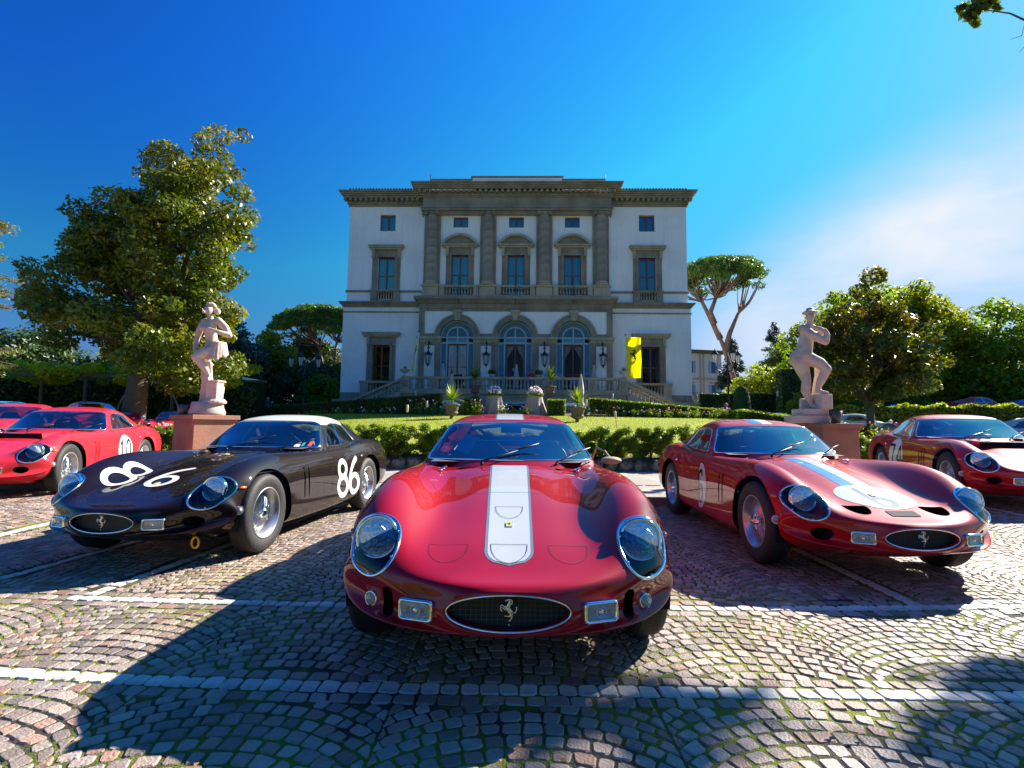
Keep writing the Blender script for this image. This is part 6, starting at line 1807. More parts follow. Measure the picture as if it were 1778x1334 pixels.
    for sx in (-1, 1):
        key = ('fogpos', sx, lo)
        if key not in SM:
            h, nr, _, _ = D['bvh_body'].ray_cast(Vector((sx * .365, -1, .358)), Vector((0, 1, 0))); SM[key] = h
        h = SM[key]
        f = inst('fog_light', shared('fog_housing', lambda b: box_shell(b, .063, .030, .012, [(.0, .06), (.010, .02), (.012, -.008), (.006, -.016), (.001, -.012), (-.002, .0)]), M_chrome), t, loc=(h.x, h.y - .024, h.z), rz=sx * .32)
        inst('fog_lens', shared('fog_lens', fog_lens, M_fog), f); inst('bulb', shared('fog_bulb', lambda b: (b.ball((0, -.006, 0), .011, 14, 8, (1, .5, 1)), b.tube([(.021 * math.cos(a), -.0085, .021 * math.sin(a)) for a in np.linspace(0, 6.283, 21)[:-1]], .0012, 4, closed=True)) and None, M_refl), f)
        k2 = ('mkpos', sx, slots)
        px_, pz_ = (.588, .338) if slots == 'slot' else (.715, .42)
        if k2 not in SM:
            o_, d_ = (Vector((sx * px_, -1, pz_)), Vector((0, 1, 0))) if slots == 'slot' else (Vector((sx * 1.5, .46, .405)), Vector((-sx, 0, 0)))
            hh, nr, _, _ = D['bvh_body'].ray_cast(o_, d_); SM[k2] = hh
        hh = SM[k2]
        mk = inst('side_lamp', shared('marker', lambda b: b.lathe([(.032, .03), (.033, -.012), (.029, -.016), (.027, -.012)], n=18, axis='y', cap=False), M_chrome), t, loc=(hh.x, hh.y - .004, hh.z), rz=sx * (.45 if slots == 'slot' else .75))
        inst('side_lamp_lens', shared('marker_lens', lambda b: b.lathe([(.027, -.012), (.018, -.021), (.002, -.025)], n=18, axis='y', cap=False), M_fog), mk)
        k3 = ('ind', sx)
        if k3 not in SM: SM[k3] = D['bvh_body'].ray_cast(Vector((sx * 1.5, .50, .575)), Vector((-sx, 0, 0)))[0]
        hh = SM[k3]
        inst('turn_signal', shared('turn_signal', lambda b: b.ball((0, 0, 0), .028, 10, 8, (.5, 1.3, .42)), M_orange), t, loc=(hh.x + sx * .006, hh.y, hh.z), rz=-sx * .25)
        # black duct backing
    for q in D['pockets']: inst('brake_duct', q, t)
    inst('vent_shade', shared('vent_shade', lambda b: (b.box(-.735, 1.40, .30, -.70, 1.82, .70), b.box(.70, 1.40, .30, .735, 1.82, .70)) and None, M_well, smooth=False), t)
    inst('scoop_shade', shared('scoop_shade', lambda b: (b.box(-.40, 1.60, .70, -.20, 1.80, .74), b.box(.20, 1.60, .70, .40, 1.80, .74)) and None, M_well, smooth=False), t)
    if detail:
        # panel gaps: bonnet, nose covers, doors
        W = .0028
        def P2(pts, cl=False): return ribbon2d(pts, W, cl, 1, cap=False)
        def smoothp(pts, per=6): 
            out = []
            for i in range(len(pts) - 1):
                for k in range(per): out.append((pts[i][0] + (pts[i + 1][0] - pts[i][0]) * k / per, pts[i][1] + (pts[i + 1][1] - pts[i][1]) * k / per))
            return out + [pts[-1]]
        if ('gaps', noses) not in SM:
            bon = [(-.47, 1.72), (-.46, 1.15)] + [(-.46 + .12 * (1 - math.cos(a)), 1.15 - .14 * math.sin(a)) for a in np.linspace(.2, 1.57, 6)] + [(-.2, .995), (.2, .995)] + [(.34 + .12 * math.sin(a), 1.01 + .14 * (1 - math.cos(a))) for a in np.linspace(0, 1.4, 6)] + [(.46, 1.15), (.47, 1.72)]
            parts = [P2(smoothp(bon))]
            for cx in (-.27, 0, .27) if not noses else ():
                hw = .088 if cx else .082; y1 = .36; pts = [(cx - hw, y1), (cx + hw, y1)] + [(cx + hw * math.cos(a), y1 - .02 - .135 * math.sin(a)) for a in np.linspace(0, math.pi, 14)] + [(cx - hw, y1)]
                parts.append(P2(smoothp(pts, 3)))
            if not noses: parts.append(P2(smoothp([(-.072, .78), (.072, .78)] + [(.072 * math.cos(a), .765 - .13 * math.sin(a)) for a in np.linspace(0, math.pi, 12)] + [(-.072, .78)], 3)))
            o = sh.decal('panel_gap', parts, 'top', M_line_p, t, off=.0034); SM[('gaps', noses)] = o.data
        else: inst('panel_gap', SM[('gaps', noses)], t)
        if 'doorgap' not in SM:
            for sx in (-1, 1):
                dr = [(2.16, .80), (2.12, .30), (2.9, .27), (2.98, .45), (3.02, .84)]
                parts = [P2(smoothp([(1.92, .20), (1.92, .5)])), P2(smoothp(dr))]
                o = sh.decal('door_gap', parts, 'side', M_line_p, t, sx, off=.0012); SM[('doorgap', sx)] = o.data
            SM['doorgap'] = 1
        else:
            for sx in (-1, 1): inst('door_gap', SM[('doorgap', sx)], t)
        for sx in (-1, 1):
            hh = D['bvh_body'].ray_cast(Vector((sx * 1.5, 2.93, .70)), Vector((-sx, 0, 0)))[0]
            inst('door_handle', shared('door_handle', lambda b: (b.ball((0, 0, 0), .018, 8, 6), b.ball((0, .0, 0), .02, 8, 6, (.5, 1.6, .5))) and None, M_chrome), t, loc=(hh.x + sx * .01, hh.y, hh.z))
            # bonnet strap and catch
            hh = D['bvh_body'].ray_cast(Vector((sx * .475, 1.62, 2)), Vector((0, 0, -1)))[0]
            inst('bonnet_catch', shared('bonnet_catch', lambda b: (b.tube([(.022 * math.cos(a), .022 * math.sin(a), .02) for a in np.linspace(0, 6.283, 15)[:-1]], .004, 5, closed=True), b.tube([(0, -.03, .012), (0, .07, .016)], .006, 5), b.tube([(-.03, .06, .01), (.03, .06, .03)], .006, 5), b.ball((0, -.035, .01), .011, 6, 5)) and None, M_chrome), t, loc=hh)
        # wipers
        def wiper(b):
            b.tube([(0, 0, 0), (.0, -.01, .03), (.12, .05, .06), (.26, .12, .10)], [.010, .006, .005, .004], 6); b.tube([(.10, .075, .052), (.30, .155, .118), (.42, .19, .150)], [.006, .007, .005], 5); b.ball((0, 0, .01), .014, 8, 5)
        wm = shared('wiper', wiper, M_black)
        inst('wiper', wm, t, loc=(-.20, 1.70, .805)); inst('wiper', wm, t, loc=(.34, 1.77, .805), rz=.12, sc=(.72, .9, .8))
        inst('trumpet', shared('trumpets', lambda b: [b.ball((x, 0, 0), .021, 10, 7) for x in (-.065, .005, .075)] and None, mat('trumpet_white', (.7, .72, .72), .3)), t, loc=(0, 1.86, .86))
    t['_'] = 1; del t['_']
    return t, D, sh, shr
# ------------------------------------------------------------------ the cars of the row
def stripe2d(hw0, hw1, y0, y1, x0=0.0, round_end=True, n=60, c=8):
    def fn(a, b):
        y = y0 + (y1 - y0) * a; hw = hw0 + (hw1 - hw0) * a
        if round_end and y < y0 + hw0: 
            q = (y0 + hw0 - y) / hw0; hw = hw * math.sqrt(max(0, 1 - q * q))
        return (x0 + hw * (2 * b - 1), y)
    return grid2d(fn, n, c)
def on_top(D, x, y): return D['bvh'].ray_cast(Vector((x, y, 2)), Vector((0, 0, -1)))[0]
# middle car
t, D, sh, shr = race_car('racing_coupe', 'dark red vintage racing coupe head on in the middle with a broad pale bonnet stripe', M_red, (-.004, 2.07, 0), .004)
sh.decal('stripe_edge', [stripe2d(.107, .134, .188, 1.70)], 'top', M_stripe_e, t, off=.0014)
sh.decal('bonnet_stripe', [stripe2d(.094, .121, .201, 1.70)], 'top', M_stripe, t, off=.0024)
shr.decal('stripe_edge', [stripe2d(.122, .122, 2.33, 3.05, round_end=False, n=20)], 'top', M_stripe_e, t, off=.0014)
shr.decal('roof_stripe', [stripe2d(.110, .110, 2.33, 3.05, round_end=False, n=20)], 'top', M_stripe, t, off=.0024)
def badge(t, D, y=.56, x=0.0):
    p = on_top(D, x, y)
    o = inst('nose_badge', shared('badge_frame', lambda b: b.box(-.0165, -.024, 0, .0165, .024, .005), M_chrome, smooth=False), t, loc=p + Vector((0, 0, .002)), rx=.27)
    inst('badge_field', shared('badge_field', lambda b: b.box(-.0145, -.022, .004, .0145, .022, .0062), mat('badge_yellow', (.62, .52, .12), .3), smooth=False), o)
    if 'hb' not in SM: SM['hb'] = horse_mesh('badge_horse', .030, .2, M_black_p)
    inst('badge_horse', SM['hb'], o, loc=(0, 0, .0075), rx=-math.pi / 2)
badge(t, D)
MB().add([(-.43, 1.98, .90), (-.31, 1.93, .87), (-.24, 2.10, .99), (-.35, 2.15, 1.02)], [(0, 1, 2, 3)]).build('papers', M_paper, t)
for x in (-.22, .24, -.38): MB().box(x - .022, 2.20, .90, x + .022, 2.21, .955).build('hanging_tag', M_paper, t)
MB().tube([(-.42, 2.2, .965), (.42, 2.2, .965)], .005, 5).build('cross_bar', M_chrome, t)
b = MB(); b.ball((.735, 1.74, .845), .045, 14, 10, (1.7, 1.4, .62)); b.build('covered_mirror', M_leather, t, smooth=True)
MB().tube([(.64, 2.02, .83), (.655, 1.9, .93), (.70, 1.80, .91), (.73, 1.75, .86)], .007, 6).build('mirror_strap', M_leather, t)
# dark car 86
t, D, sh, shr = race_car('racing_coupe', 'black brown vintage racing coupe with cream roof and white number 86', M_brown, (-2.919, 3.77, 0), -.087, roofm=M_cream, slots='hole')
sh.number('86', -.20, .68, .44, .42, .050, 'top', M_white_p, t, slant=-.05, gap=.90, rot=.0, off=.0045)
sh.number('86', 2.56, .47, .42, .52, .062, 'side', M_white_p, t, side=1, gap=.60, slant=-.05)
sh.number('86', 2.56, .47, .42, .52, .062, 'side', M_white_p, t, side=-1, flipx=-1, gap=.60)
badge(t, D, .52)
inst('tow_ring', shared('tow_ring', lambda b: b.tube([(.028 * math.cos(a), 0, .04 * math.sin(a)) for a in np.linspace(0, 6.283, 17)[:-1]], .0085, 6, closed=True), M_yellow), t, loc=(.52, .30, .185))
for (x, z, w_, h_, c, nm) in ((.555, .868, .030, .05, (.75, .08, .05), 'red_sticker'), (.50, .862, .022, .035, (.02, .35, .16), 'green_sticker'), (.455, .850, .045, .026, (.75, .75, .72), 'white_sticker')):
    V, Fc = grid2d(lambda a, b_, x=x, z=z, w_=w_, h_=h_: (x - w_ / 2 + w_ * a, z - h_ / 2 + h_ * b_), 2, 2); shr.decal(nm, [(V, Fc)], 'front', mat(nm, c, .4), t, off=.003)
# car 6
t, D, sh, shr = race_car('racing_coupe', 'red vintage racing coupe with number 6 on its door and blue and white stripes', M_red6, (2.746, 3.523, 0), -.027, noses=True, slots='hole')
sh.decal('blue_stripe', [stripe2d(.058, .062, .62, 1.70, x0=-.058, round_end=False, n=40, c=5)], 'top', M_blue_p, t)
sh.decal('white_stripe', [stripe2d(.056, .060, .62, 1.70, x0=.060, round_end=False, n=40, c=5)], 'top', M_stripe, t)
shr.decal('blue_stripe', [stripe2d(.055, .055, 2.33, 3.05, x0=-.055, round_end=False, n=20, c=5)], 'top', M_blue_p, t)
shr.decal('white_stripe', [stripe2d(.055, .055, 2.33, 3.05, x0=.057, round_end=False, n=20, c=5)], 'top', M_white_p, t)
V, Fc = disc2d(0, .50, .27, .235)
def ok(p):
    for cx in (-.27, .27):
        x = p[0] - cx; y = p[1] - .30
        if max(math.hypot(x / .092, y / .134) - 1, (y - .024) / .1) < 0: return False
    return True
Fc = [f for f in Fc if all(ok(V[k]) for k in f)]
sh.decal('nose_roundel', [(V, Fc)], 'top', M_stripe, t, off=.0022)
sh.number('S', .0, .48, .36, .36, .042, 'top', M_grey_p, t, off=.0032)
badge(t, D, .52)
V, Fc = grid2d(lambda a, b_: (-.10 + .20 * a, .155 + .085 * b_), 8, 4); sh.decal('nose_plate', [(V, Fc)], 'top', mat('plate_grey', (.07, .075, .085), .85, spec=.1), t, off=.004)
for sx in (1, -1):
    V, Fc = grid2d(lambda a, b_: (min(2.17, 2.14 + .20 * (2 * a - 1)), .475 + .235 * (2 * b_ - 1) * math.sqrt(max(0, 1 - (2 * a - 1) ** 2))), 24, 14)
    V = [Vector((max(1.945, v[0]), v[1])) if False else v for v in V]
    sh.decal('door_roundel', [(V, Fc)], 'side', M_white_p, t, side=sx, off=.0014)
    sh.number(['6n'], 2.11, .475, .34, .30, .042, 'side', M_black_p, t, side=sx, flipx=sx, off=.0026)
b = MB(); b.box(-.06, -.012, -.03, .06, .012, .03); b.build('side_mirror', M_red6, t, loc=(-.60, 2.42, .98))
# left red car and right 74 car
t, D, sh, shr = race_car('racing_coupe', 'bright red racing coupe with a white door roundel, second from the left edge', M_red_b, (-6.472, 6.10, .13), .261, slots='hole')
V, Fc = disc2d(2.45, .50, .24, .24); sh.decal('door_roundel', [(V, Fc)], 'side', M_white_p, t, side=1)
sh.number('10', 2.45, .50, .34, .34, .040, 'side', M_black_p, t, side=1, off=.0026)
def scoop(t, D, m, y=1.35):
    b = MB(); w0, w1, h = .30, .22, .06
    zf = on_top(D, 0, y - .25).z; zb = on_top(D, 0, y + .3).z
    b.add([(-w0, y - .25, zf - .01), (w0, y - .25, zf - .01), (w0 * .95, y - .25, zf + h), (-w0 * .95, y - .25, zf + h), (-w1, y + .35, zb), (w1, y + .35, zb)], [(3, 2, 5, 4), (0, 3, 4), (1, 5, 2)]); b.build('bonnet_scoop', m, t)
    MB().add([(-w0 * .93, y - .249, zf), (w0 * .93, y - .249, zf), (w0 * .9, y - .249, zf + h - .012), (-w0 * .9, y - .249, zf + h - .012)], [(0, 1, 2, 3)]).build('scoop_mouth', M_well, t)
scoop(t, D, M_red_b)
t, D, sh, shr = race_car('racing_coupe', 'dark red racing coupe with black number 74 on a white door roundel', M_red6, (6.064, 5.743, .165), -.328, vents=3, slots='hole', gto64=True)
V, Fc = disc2d(2.55, .52, .27, .27); sh.decal('door_roundel', [(V, Fc)], 'side', M_white_p, t, side=-1)
sh.number('74', 2.55, .52, .36, .42, .040, 'side', M_black_p, t, side=-1, flipx=-1, off=.0026)
V, Fc = disc2d(.16, .70, .2, .2); sh.decal('bonnet_roundel', [(V, Fc)], 'top', M_white_p, t)
scoop(t, D, M_red6)
# further cars, smaller in the picture
M_bl = paint('paint_sky_blue', (0.03, 0.36, 0.72)); M_bl2 = paint('paint_blue', (0.05, 0.16, 0.42)); M_sil = paint('paint_silver', (0.46, 0.50, 0.55)); M_teal = paint('paint_pale_green', (0.16, 0.42, 0.40)); M_gry = paint('paint_grey', (0.17, 0.19, 0.22)); M_lb = paint('paint_light_blue', (0.30, 0.45, 0.58))
G2 = 'vintage coupes parked round the garden'
def far_car(label, m, x, y, rz, z=None, roofm=None, sc=1.0):
    t, D, sh, shr = race_car('parked_car', label, m, (x, y, ground_z(x, y) if z is None else z), rz, roofm=roofm, lo=True, group=G2, detail=False, emblem=False, slots='hole')
    t.scale = (sc, sc, sc); return t, sh, shr
def rot_origin(x, y, rz, back=2.1):  # place by the middle of the car
    return x + math.sin(rz) * back, y - math.cos(rz) * back
def place(label, m, cx, cy, rz, z=None, **k):
    x, y = rot_origin(cx, cy, rz); return far_car(label, m, x, y, rz, z if z is not None else ground_z(cx, cy), **k)
place('red coupe with blue tinted screen cut by the left edge, behind the bright red coupe', M_red_b, -10.9, 11.3, .35, z=.28)
place('sky blue coupe with a yellow roof panel at the far left', M_bl, -16.9, 17.6, .9, z=.55)
place('low red coupe parked behind the bright red coupe, left of the magnolia trunk', M_red_b, -15.8, 20.0, 1.15, z=.66)
t2, sh2, _ = place('red and black coupe with a white numbered roundel, just left of the left pedestal', M_red_b, -14.6, 22.6, .42, z=.42, roofm=M_black_p)
V, Fc = disc2d(.0, .48, .22, .2); sh2.decal('nose_roundel', [(V, Fc)], 'top', M_white_p, t2); sh2.number('20', 0, .48, .26, .26, .035, 'top', M_black_p, t2, off=.003)
place('silver coupe beyond the left hedge, just right of the left statue', M_sil, -17.4, 33, -1.35, z=1.02)
place('pale silver car beyond the left hedge beside the left lamp post', M_sil, -15.3, 36, .5, z=1.20)
place('pale green coupe behind the hedge, beside the topiary cone', M_teal, 14.4, 30.5, 1.25, z=.80)
place('pale green coupe half hidden behind the right statue', M_teal, 13.9, 26, 1.35, z=.70)
place('silver coupe with dark fender vents right of the right pedestal', M_sil, 15.6, 22.6, .95, z=.60)
place('dark grey coupe behind the bare stem of the bronze magnolia', M_gry, 15.5, 18.6, 1.0, z=.38)
place('light blue coupe at the right edge behind the car numbered 74', M_lb, 15.3, 14.3, .35, z=.32)
place('red car on the rise behind the laurel hedge at the right', M_red6, 25.0, 27.5, 1.5, z=1.72)
place('blue car on the rise at the right edge behind the laurel hedge', M_bl2, 27.8, 26.4, 1.2, z=1.75)
place('blue roofed car just showing over the laurel hedge, left of the red one', M_bl2, 21.2, 28, 1.5, z=1.3)
# ------------------------------------------------------------------ statues and people
def remeshed(name, b, m, parent, voxel=.014, smooth_it=5, loc=(0, 0, 0), rz=0.0):
    """closed limbs and masses fused into one continuous skin"""
    me = bpy.data.meshes.new('tmp'); me.from_pydata([tuple(v) for v in b.v], [], b.f)
    o = bpy.data.objects.new('tmp', me); col.objects.link(o)
    r_ = o.modifiers.new('r', 'REMESH'); r_.mode = 'VOXEL'; r_.voxel_size = voxel
    s_ = o.modifiers.new('s', 'SMOOTH'); s_.iterations = smooth_it; s_.factor = .5
    dg = bpy.context.evaluated_depsgraph_get()
    me2 = bpy.data.meshes.new_from_object(o.evaluated_get(dg)); bpy.data.objects.remove(o)
    me2.name = name; me2.polygons.foreach_set('use_smooth', [True] * len(me2.polygons)); me2.materials.clear(); me2.materials.append(m)
    q = bpy.data.objects.new(name, me2); col.objects.link(q); q.parent = parent; q.location = loc; q.rotation_euler = (0, 0, rz); return q
def limb(b, pts, rad, n=10):
    P, Rr = [], []
    for i in range(len(pts) - 1):
        for k in range(4):
            t = k / 4; P.append(Vector(pts[i]).lerp(Vector(pts[i + 1]), t)); Rr.append(rad[i] + (rad[i + 1] - rad[i]) * t)
    P.append(Vector(pts[-1])); Rr.append(rad[-1])
    b.tube(P, Rr, n)
    for p, r in zip(pts, rad): b.ball(p, r * .99, 10, 8)
def hand(b, wr, d, s, curl=.3, side=(1, 0, 0)):
    """palm with five fingers; wr wrist, d direction, s hand length"""
    wr = Vector(wr); d = Vector(d).normalized(); sd = Vector(side); sd = (sd - d * sd.dot(d)).normalized(); nn = d.cross(sd)
    limb(b, [wr, wr + d * s * .45], [s * .17, s * .20])
    for k, (o, l) in enumerate(((-.3, .42), (-.1, .5), (.1, .47), (.3, .36))):
        a = wr + d * s * .42 + sd * s * o * .6; m_ = a + d * s * l * .55 + nn * s * curl * .15; e = m_ + d * s * l * .4 * (1 - curl) + nn * s * curl * .45
        b.tube([a, m_, e], [s * .085, s * .075, s * .055], 6)
    a = wr + d * s * .12 - sd * s * .14; b.tube([a, a - sd * s * .2 + d * s * .2, a - sd * s * .22 + d * s * .42], [s * .1, s * .08, s * .06], 6)
M_marble = mat('marble', (0.62, 0.47, 0.38), 0.7, tint=(0.36, 0.30, 0.28), tint_scale=2.2, tint_lo=.46, tint_hi=.66, var=.08, vscale=10, bump=.35, bscale=30)
M_pietra = mat('pink_pedestal', (0.30, 0.135, 0.085), 0.8, tint=(0.24, 0.12, 0.08), tint_scale=3, var=.08, vscale=12, bump=.3, bscale=25)
M_bucket = mat('zinc', (.10, .10, .10), .5, metal=.5)
def pedestal(label, x, y, rz, w=.90, top=1.25):
    t = thing('pedestal', label, 'pedestal', (x, y, 0.05), rz); h = w / 2; top -= .05
    MB().box(-h - .08, -h - .08, 0, h + .08, h + .08, .16).build('base', M_pietra, t, bevel=.01)
    MB().box(-h, -h, .16, h, h, top - .15).build('shaft', M_pietra, t, bevel=.006)
    b = MB(); b.box(-h - .03, -h - .03, top - .15, h + .03, h + .03, top - .10); b.box(-h - .07, -h - .07, top - .10, h + .07, h + .07, top); b.build('cap', M_pietra, t, bevel=.008)
    return t
pedestal('pinkish stone pedestal under the statue on the left, one face in the sun', -6.80, 11.6, R(-33), .88)
pedestal('brownish stone pedestal under the statue on the right', 6.98, 11.6, R(8), .86, 1.22)
# left statue: bends over a raised knee beside a short pillar
st = thing('statue', 'marble statue of a half draped woman leaning over her raised leg, left side', 'statue', (-6.74, 11.55, 1.25))
def S1(cx, cy, y=0.0): return ((cx / 4.7625 + 290 - 357) / 78.7, y, (717 - (500 + cy / 4.7625)) / 78.7)
def r1(v): return v * .91 / 4.7625 / 78.7
b = MB()
limb(b, [S1(335, 475), S1(325, 400, -.02), S1(312, 320, -.05), S1(322, 255, -.05)], [r1(62), r1(50), r1(58), r1(40)], 14)
b.ball(S1(345, 455), r1(64), 14, 10, (1.0, 1.0, 1.0))
for dx in (-32, 22): b.ball(S1(308 + dx, 318, -.17), r1(25), 10, 8)
limb(b, [S1(318, 250, -.04), S1(310, 200, -.06)], [r1(27), r1(26)])
b.ball(S1(303, 158, -.10), r1(42), 14, 12, (.82, 1.0, 1.15)); b.ball(S1(296, 168, -.30), r1(8), 8, 6, (1, 1.4, 1.6)); b.ball(S1(296, 185, -.25), r1(16), 8, 6)
limb(b, [S1(372, 240, -.02), S1(440, 300, -.04), S1(495, 372, -.12)], [r1(34), r1(31), r1(24)]); limb(b, [S1(495, 372, -.12), S1(430, 352, -.26), S1(385, 335, -.30)], [r1(25), r1(21), r1(14)])
hand(b, S1(385, 335, -.30), (-1, -.1, .25), r1(62), .5, (0, 0, 1))
limb(b, [S1(262, 250, -.02), S1(222, 320, -.02), S1(205, 405, -.04)], [r1(34), r1(30), r1(24)]); limb(b, [S1(205, 405, -.04), S1(215, 470, -.12), S1(226, 520, -.16)], [r1(25), r1(21), r1(14)])
hand(b, S1(226, 520, -.16), (.0, -.1, -1), r1(66), .3, (1, 0, 0))
limb(b, [S1(375, 470, -.02), S1(320, 520, -.20), S1(268, 562, -.30)], [r1(55), r1(52), r1(40)]); limb(b, [S1(268, 562, -.30), S1(320, 640, -.22), S1(352, 715, -.14)], [r1(40), r1(35), r1(18)])
limb(b, [S1(352, 725, -.12), S1(372, 742, -.26), S1(392, 750, -.36)], [r1(18), r1(17), r1(10)])
limb(b, [S1(300, 480, .05), S1(258, 600, .06), S1(268, 640, .05)], [r1(52), r1(42), r1(36)]); limb(b, [S1(268, 640, .05), S1(295, 780, .08), S1(312, 900, .06)], [r1(38), r1(32), r1(20)])
limb(b, [S1(305, 915, .05), S1(290, 925, -.08), S1(278, 928, -.16)], [r1(18), r1(16), r1(10)])
remeshed('figure', b, M_marble, st, .016, 4)
b = MB()
for k in range(16):
    a = k / 15; ang = -2.6 + 4.4 * a; x0, y0 = .20 * math.sin(ang), -.20 * math.cos(ang)
    c0 = S1(365, 432); c1 = S1(372, 520 + 50 * math.sin(a * 3))
    limb(b, [(c0[0] + x0 * .9, y0 * .8, c0[2]), (c1[0] + x0 * 1.05, y0 * 1.15 - .02, c1[2] + .03 * math.sin(k * 2.1))], [.034, .030 + .012 * (k % 2)], 8)
for k in range(7): limb(b, [S1(262 + 10 * k, 600, -.02), S1(275 + 11 * k, 760, 0), S1(272 + 14 * k, 915, -.02)], [.05, .04 + .012 * (k % 2), .05], 8)
remeshed('drapery', b, M_marble, st, .016, 2)
b = MB()
c = S1(350, 150, 0)
for k in range(26):
    a = rnd.uniform(0, 6.28); e = rnd.uniform(-.2, 1.4)
    if e < .75 and (math.sin(a) < .1 or math.cos(a) < -.3): e += .9
    b.ball((S1(312, 146)[0] + .105 * math.cos(a) * math.cos(e), -.08 + .12 * math.sin(a) * math.cos(e) + .02, S1(0, 140)[2] + .11 * math.sin(e)), .036, 7, 5)
b.ball(S1(350, 160, .02), r1(32), 8, 6); remeshed('hair', b, M_marble, st, .014, 1)
c0, c1 = S1(335, 760), S1(425, 930)
b = MB(); b.box(c0[0], -.17, c1[2], c1[0], .12, c0[2]); b.box(c0[0] - .02, -.2, c0[2], c1[0] + .03, .15, c0[2] + .04); b.lathe([(.24, c1[2] - .02), (.25, c1[2] + .02), (.2, c1[2] + .08)], c=((c0[0] + c1[0]) / 2, -.02, 0), n=18); b.build('pillar', M_marble, st, bevel=.01)
b = MB(); b.lathe([(.36, 0), (.37, .06), (.33, .16), (.30, S1(0, 925)[2])], c=(.0, 0, 0), n=24); b.build('plinth', M_marble, st, smooth=True)
bk = thing('bucket', 'dark bucket at the foot of the left statue', 'bucket', (-7.13, 11.35, 1.25)); MB().lathe([(.09, 0), (.13, .22), (.125, .22), (.085, .01)], n=16).build('shell', M_bucket, bk, smooth=True)
# right statue: standing figure, one knee crossed, hand at the shoulder
st = thing('statue', 'marble statue of a standing nude woman with crossed leg, right side', 'statue', (6.66, 11.55, 1.22))
def S2_(cx, cy, y=0.0): return ((cx / 4.7625 + 1340 - 1409) / 78.7, y, (731 - (510 + cy / 4.7625)) / 78.7)
b = MB()
limb(b, [S2_(262, 500), S2_(285, 420), S2_(300, 340), S2_(312, 265)], [r1(80), r1(66), r1(62), r1(46)], 14)
b.ball(S2_(240, 510, .04), r1(78), 14, 10, (1, 1, 1.05)); b.ball(S2_(212, 530, .10), r1(46), 12, 8)
for dx in (-20, 34): b.ball(S2_(312 + dx, 318, -.19), r1(24), 10, 8)
limb(b, [S2_(322, 255, -.03), S2_(328, 205, -.05)], [r1(30), r1(27)])
b.ball(S2_(325, 162, -.07), r1(44), 14, 12, (.85, 1.0, 1.15)); b.ball(S2_(335, 170, -.28), r1(8), 8, 6, (1, 1.4, 1.6)); b.ball(S2_(334, 190, -.22), r1(15), 8, 6)
limb(b, [S2_(272, 262, -.02), S2_(330, 345, -.22), S2_(398, 388, -.28)], [r1(44), r1(38), r1(30)]); limb(b, [S2_(398, 388, -.28), S2_(412, 330, -.28), S2_(402, 288, -.26)], [r1(31), r1(26), r1(18)])
hand(b, S2_(402, 288, -.26), (-.9, 0, .3), r1(66), .5, (1, 0, 1))
limb(b, [S2_(352, 245, .02), S2_(400, 285, -.02), S2_(428, 330, -.06)], [r1(34), r1(28), r1(24)]); limb(b, [S2_(428, 330, -.06), S2_(400, 285, -.18), S2_(368, 268, -.24)], [r1(26), r1(20), r1(14)])
hand(b, S2_(368, 268, -.24), (-1, 0, .2), r1(60), .5, (1, 0, 0))
limb(b, [S2_(240, 530, .02), S2_(268, 620, .02), S2_(290, 700, .0)], [r1(72), r1(58), r1(40)]); limb(b, [S2_(290, 700, 0), S2_(285, 780, .04), S2_(325, 895, .02)], [r1(40), r1(40), r1(22)])
limb(b, [S2_(325, 905, .02), S2_(340, 922, -.10), S2_(352, 928, -.20)], [r1(22), r1(20), r1(12)])
limb(b, [S2_(320, 520, -.04), S2_(370, 560, -.16), S2_(408, 612, -.24)], [r1(60), r1(52), r1(40)]); limb(b, [S2_(408, 612, -.24), S2_(375, 700, -.16), S2_(352, 780, -.10)], [r1(40), r1(37), r1(20)])
limb(b, [S2_(352, 788, -.10), S2_(378, 800, -.20), S2_(398, 806, -.28)], [r1(20), r1(19), r1(12)])
remeshed('figure', b, M_marble, st, .016, 4)
b = MB(); b.ball(S2_(330, 125, -.04), r1(56), 12, 8, (1, 1.1, .42)); b.ball(S2_(340, 98, 0), r1(34), 10, 7, (1, 1, .7))
for k in range(14): b.ball((S2_(330, 120)[0] + .13 * math.cos(k * .45), -.04 + .14 * math.sin(k * .45), S2_(0, 128)[2]), .03, 7, 5)
remeshed('hair', b, M_marble, st, .014, 1)
b = MB()
for k in range(6): limb(b, [S2_(395 + 7 * k, 500 + 8 * k, .10), S2_(400 + 6 * k, 650, .12), S2_(345 + 12 * k, 920, .10)], [.03, .045, .05], 8)
for k in range(5): limb(b, [S2_(262 + 9 * k, 860, .12), S2_(258 + 12 * k, 930, .08)], [.04, .05], 8)
remeshed('drapery', b, M_marble, st, .016, 2)
c0, c1 = S2_(345, 815), S2_(425, 940)
b = MB(); b.box(c0[0], -.30, c1[2], c1[0] + .02, .12, c0[2]); b.build('pillar', M_marble, st, bevel=.012)
b = MB(); b.box(-.46, -.30, 0, .20, .34, .17); b.box(-.32, -.25, .17, .22, .28, S2_(0, 935)[2]); b.build('plinth', M_marble, st, bevel=.012)
bk = thing('bucket', 'dark bucket at the foot of the right statue', 'bucket', (7.02, 11.32, 1.22)); MB().lathe([(.09, 0), (.14, .27), (.135, .27), (.085, .01)], n=16).build('shell', M_bucket, bk, smooth=True)
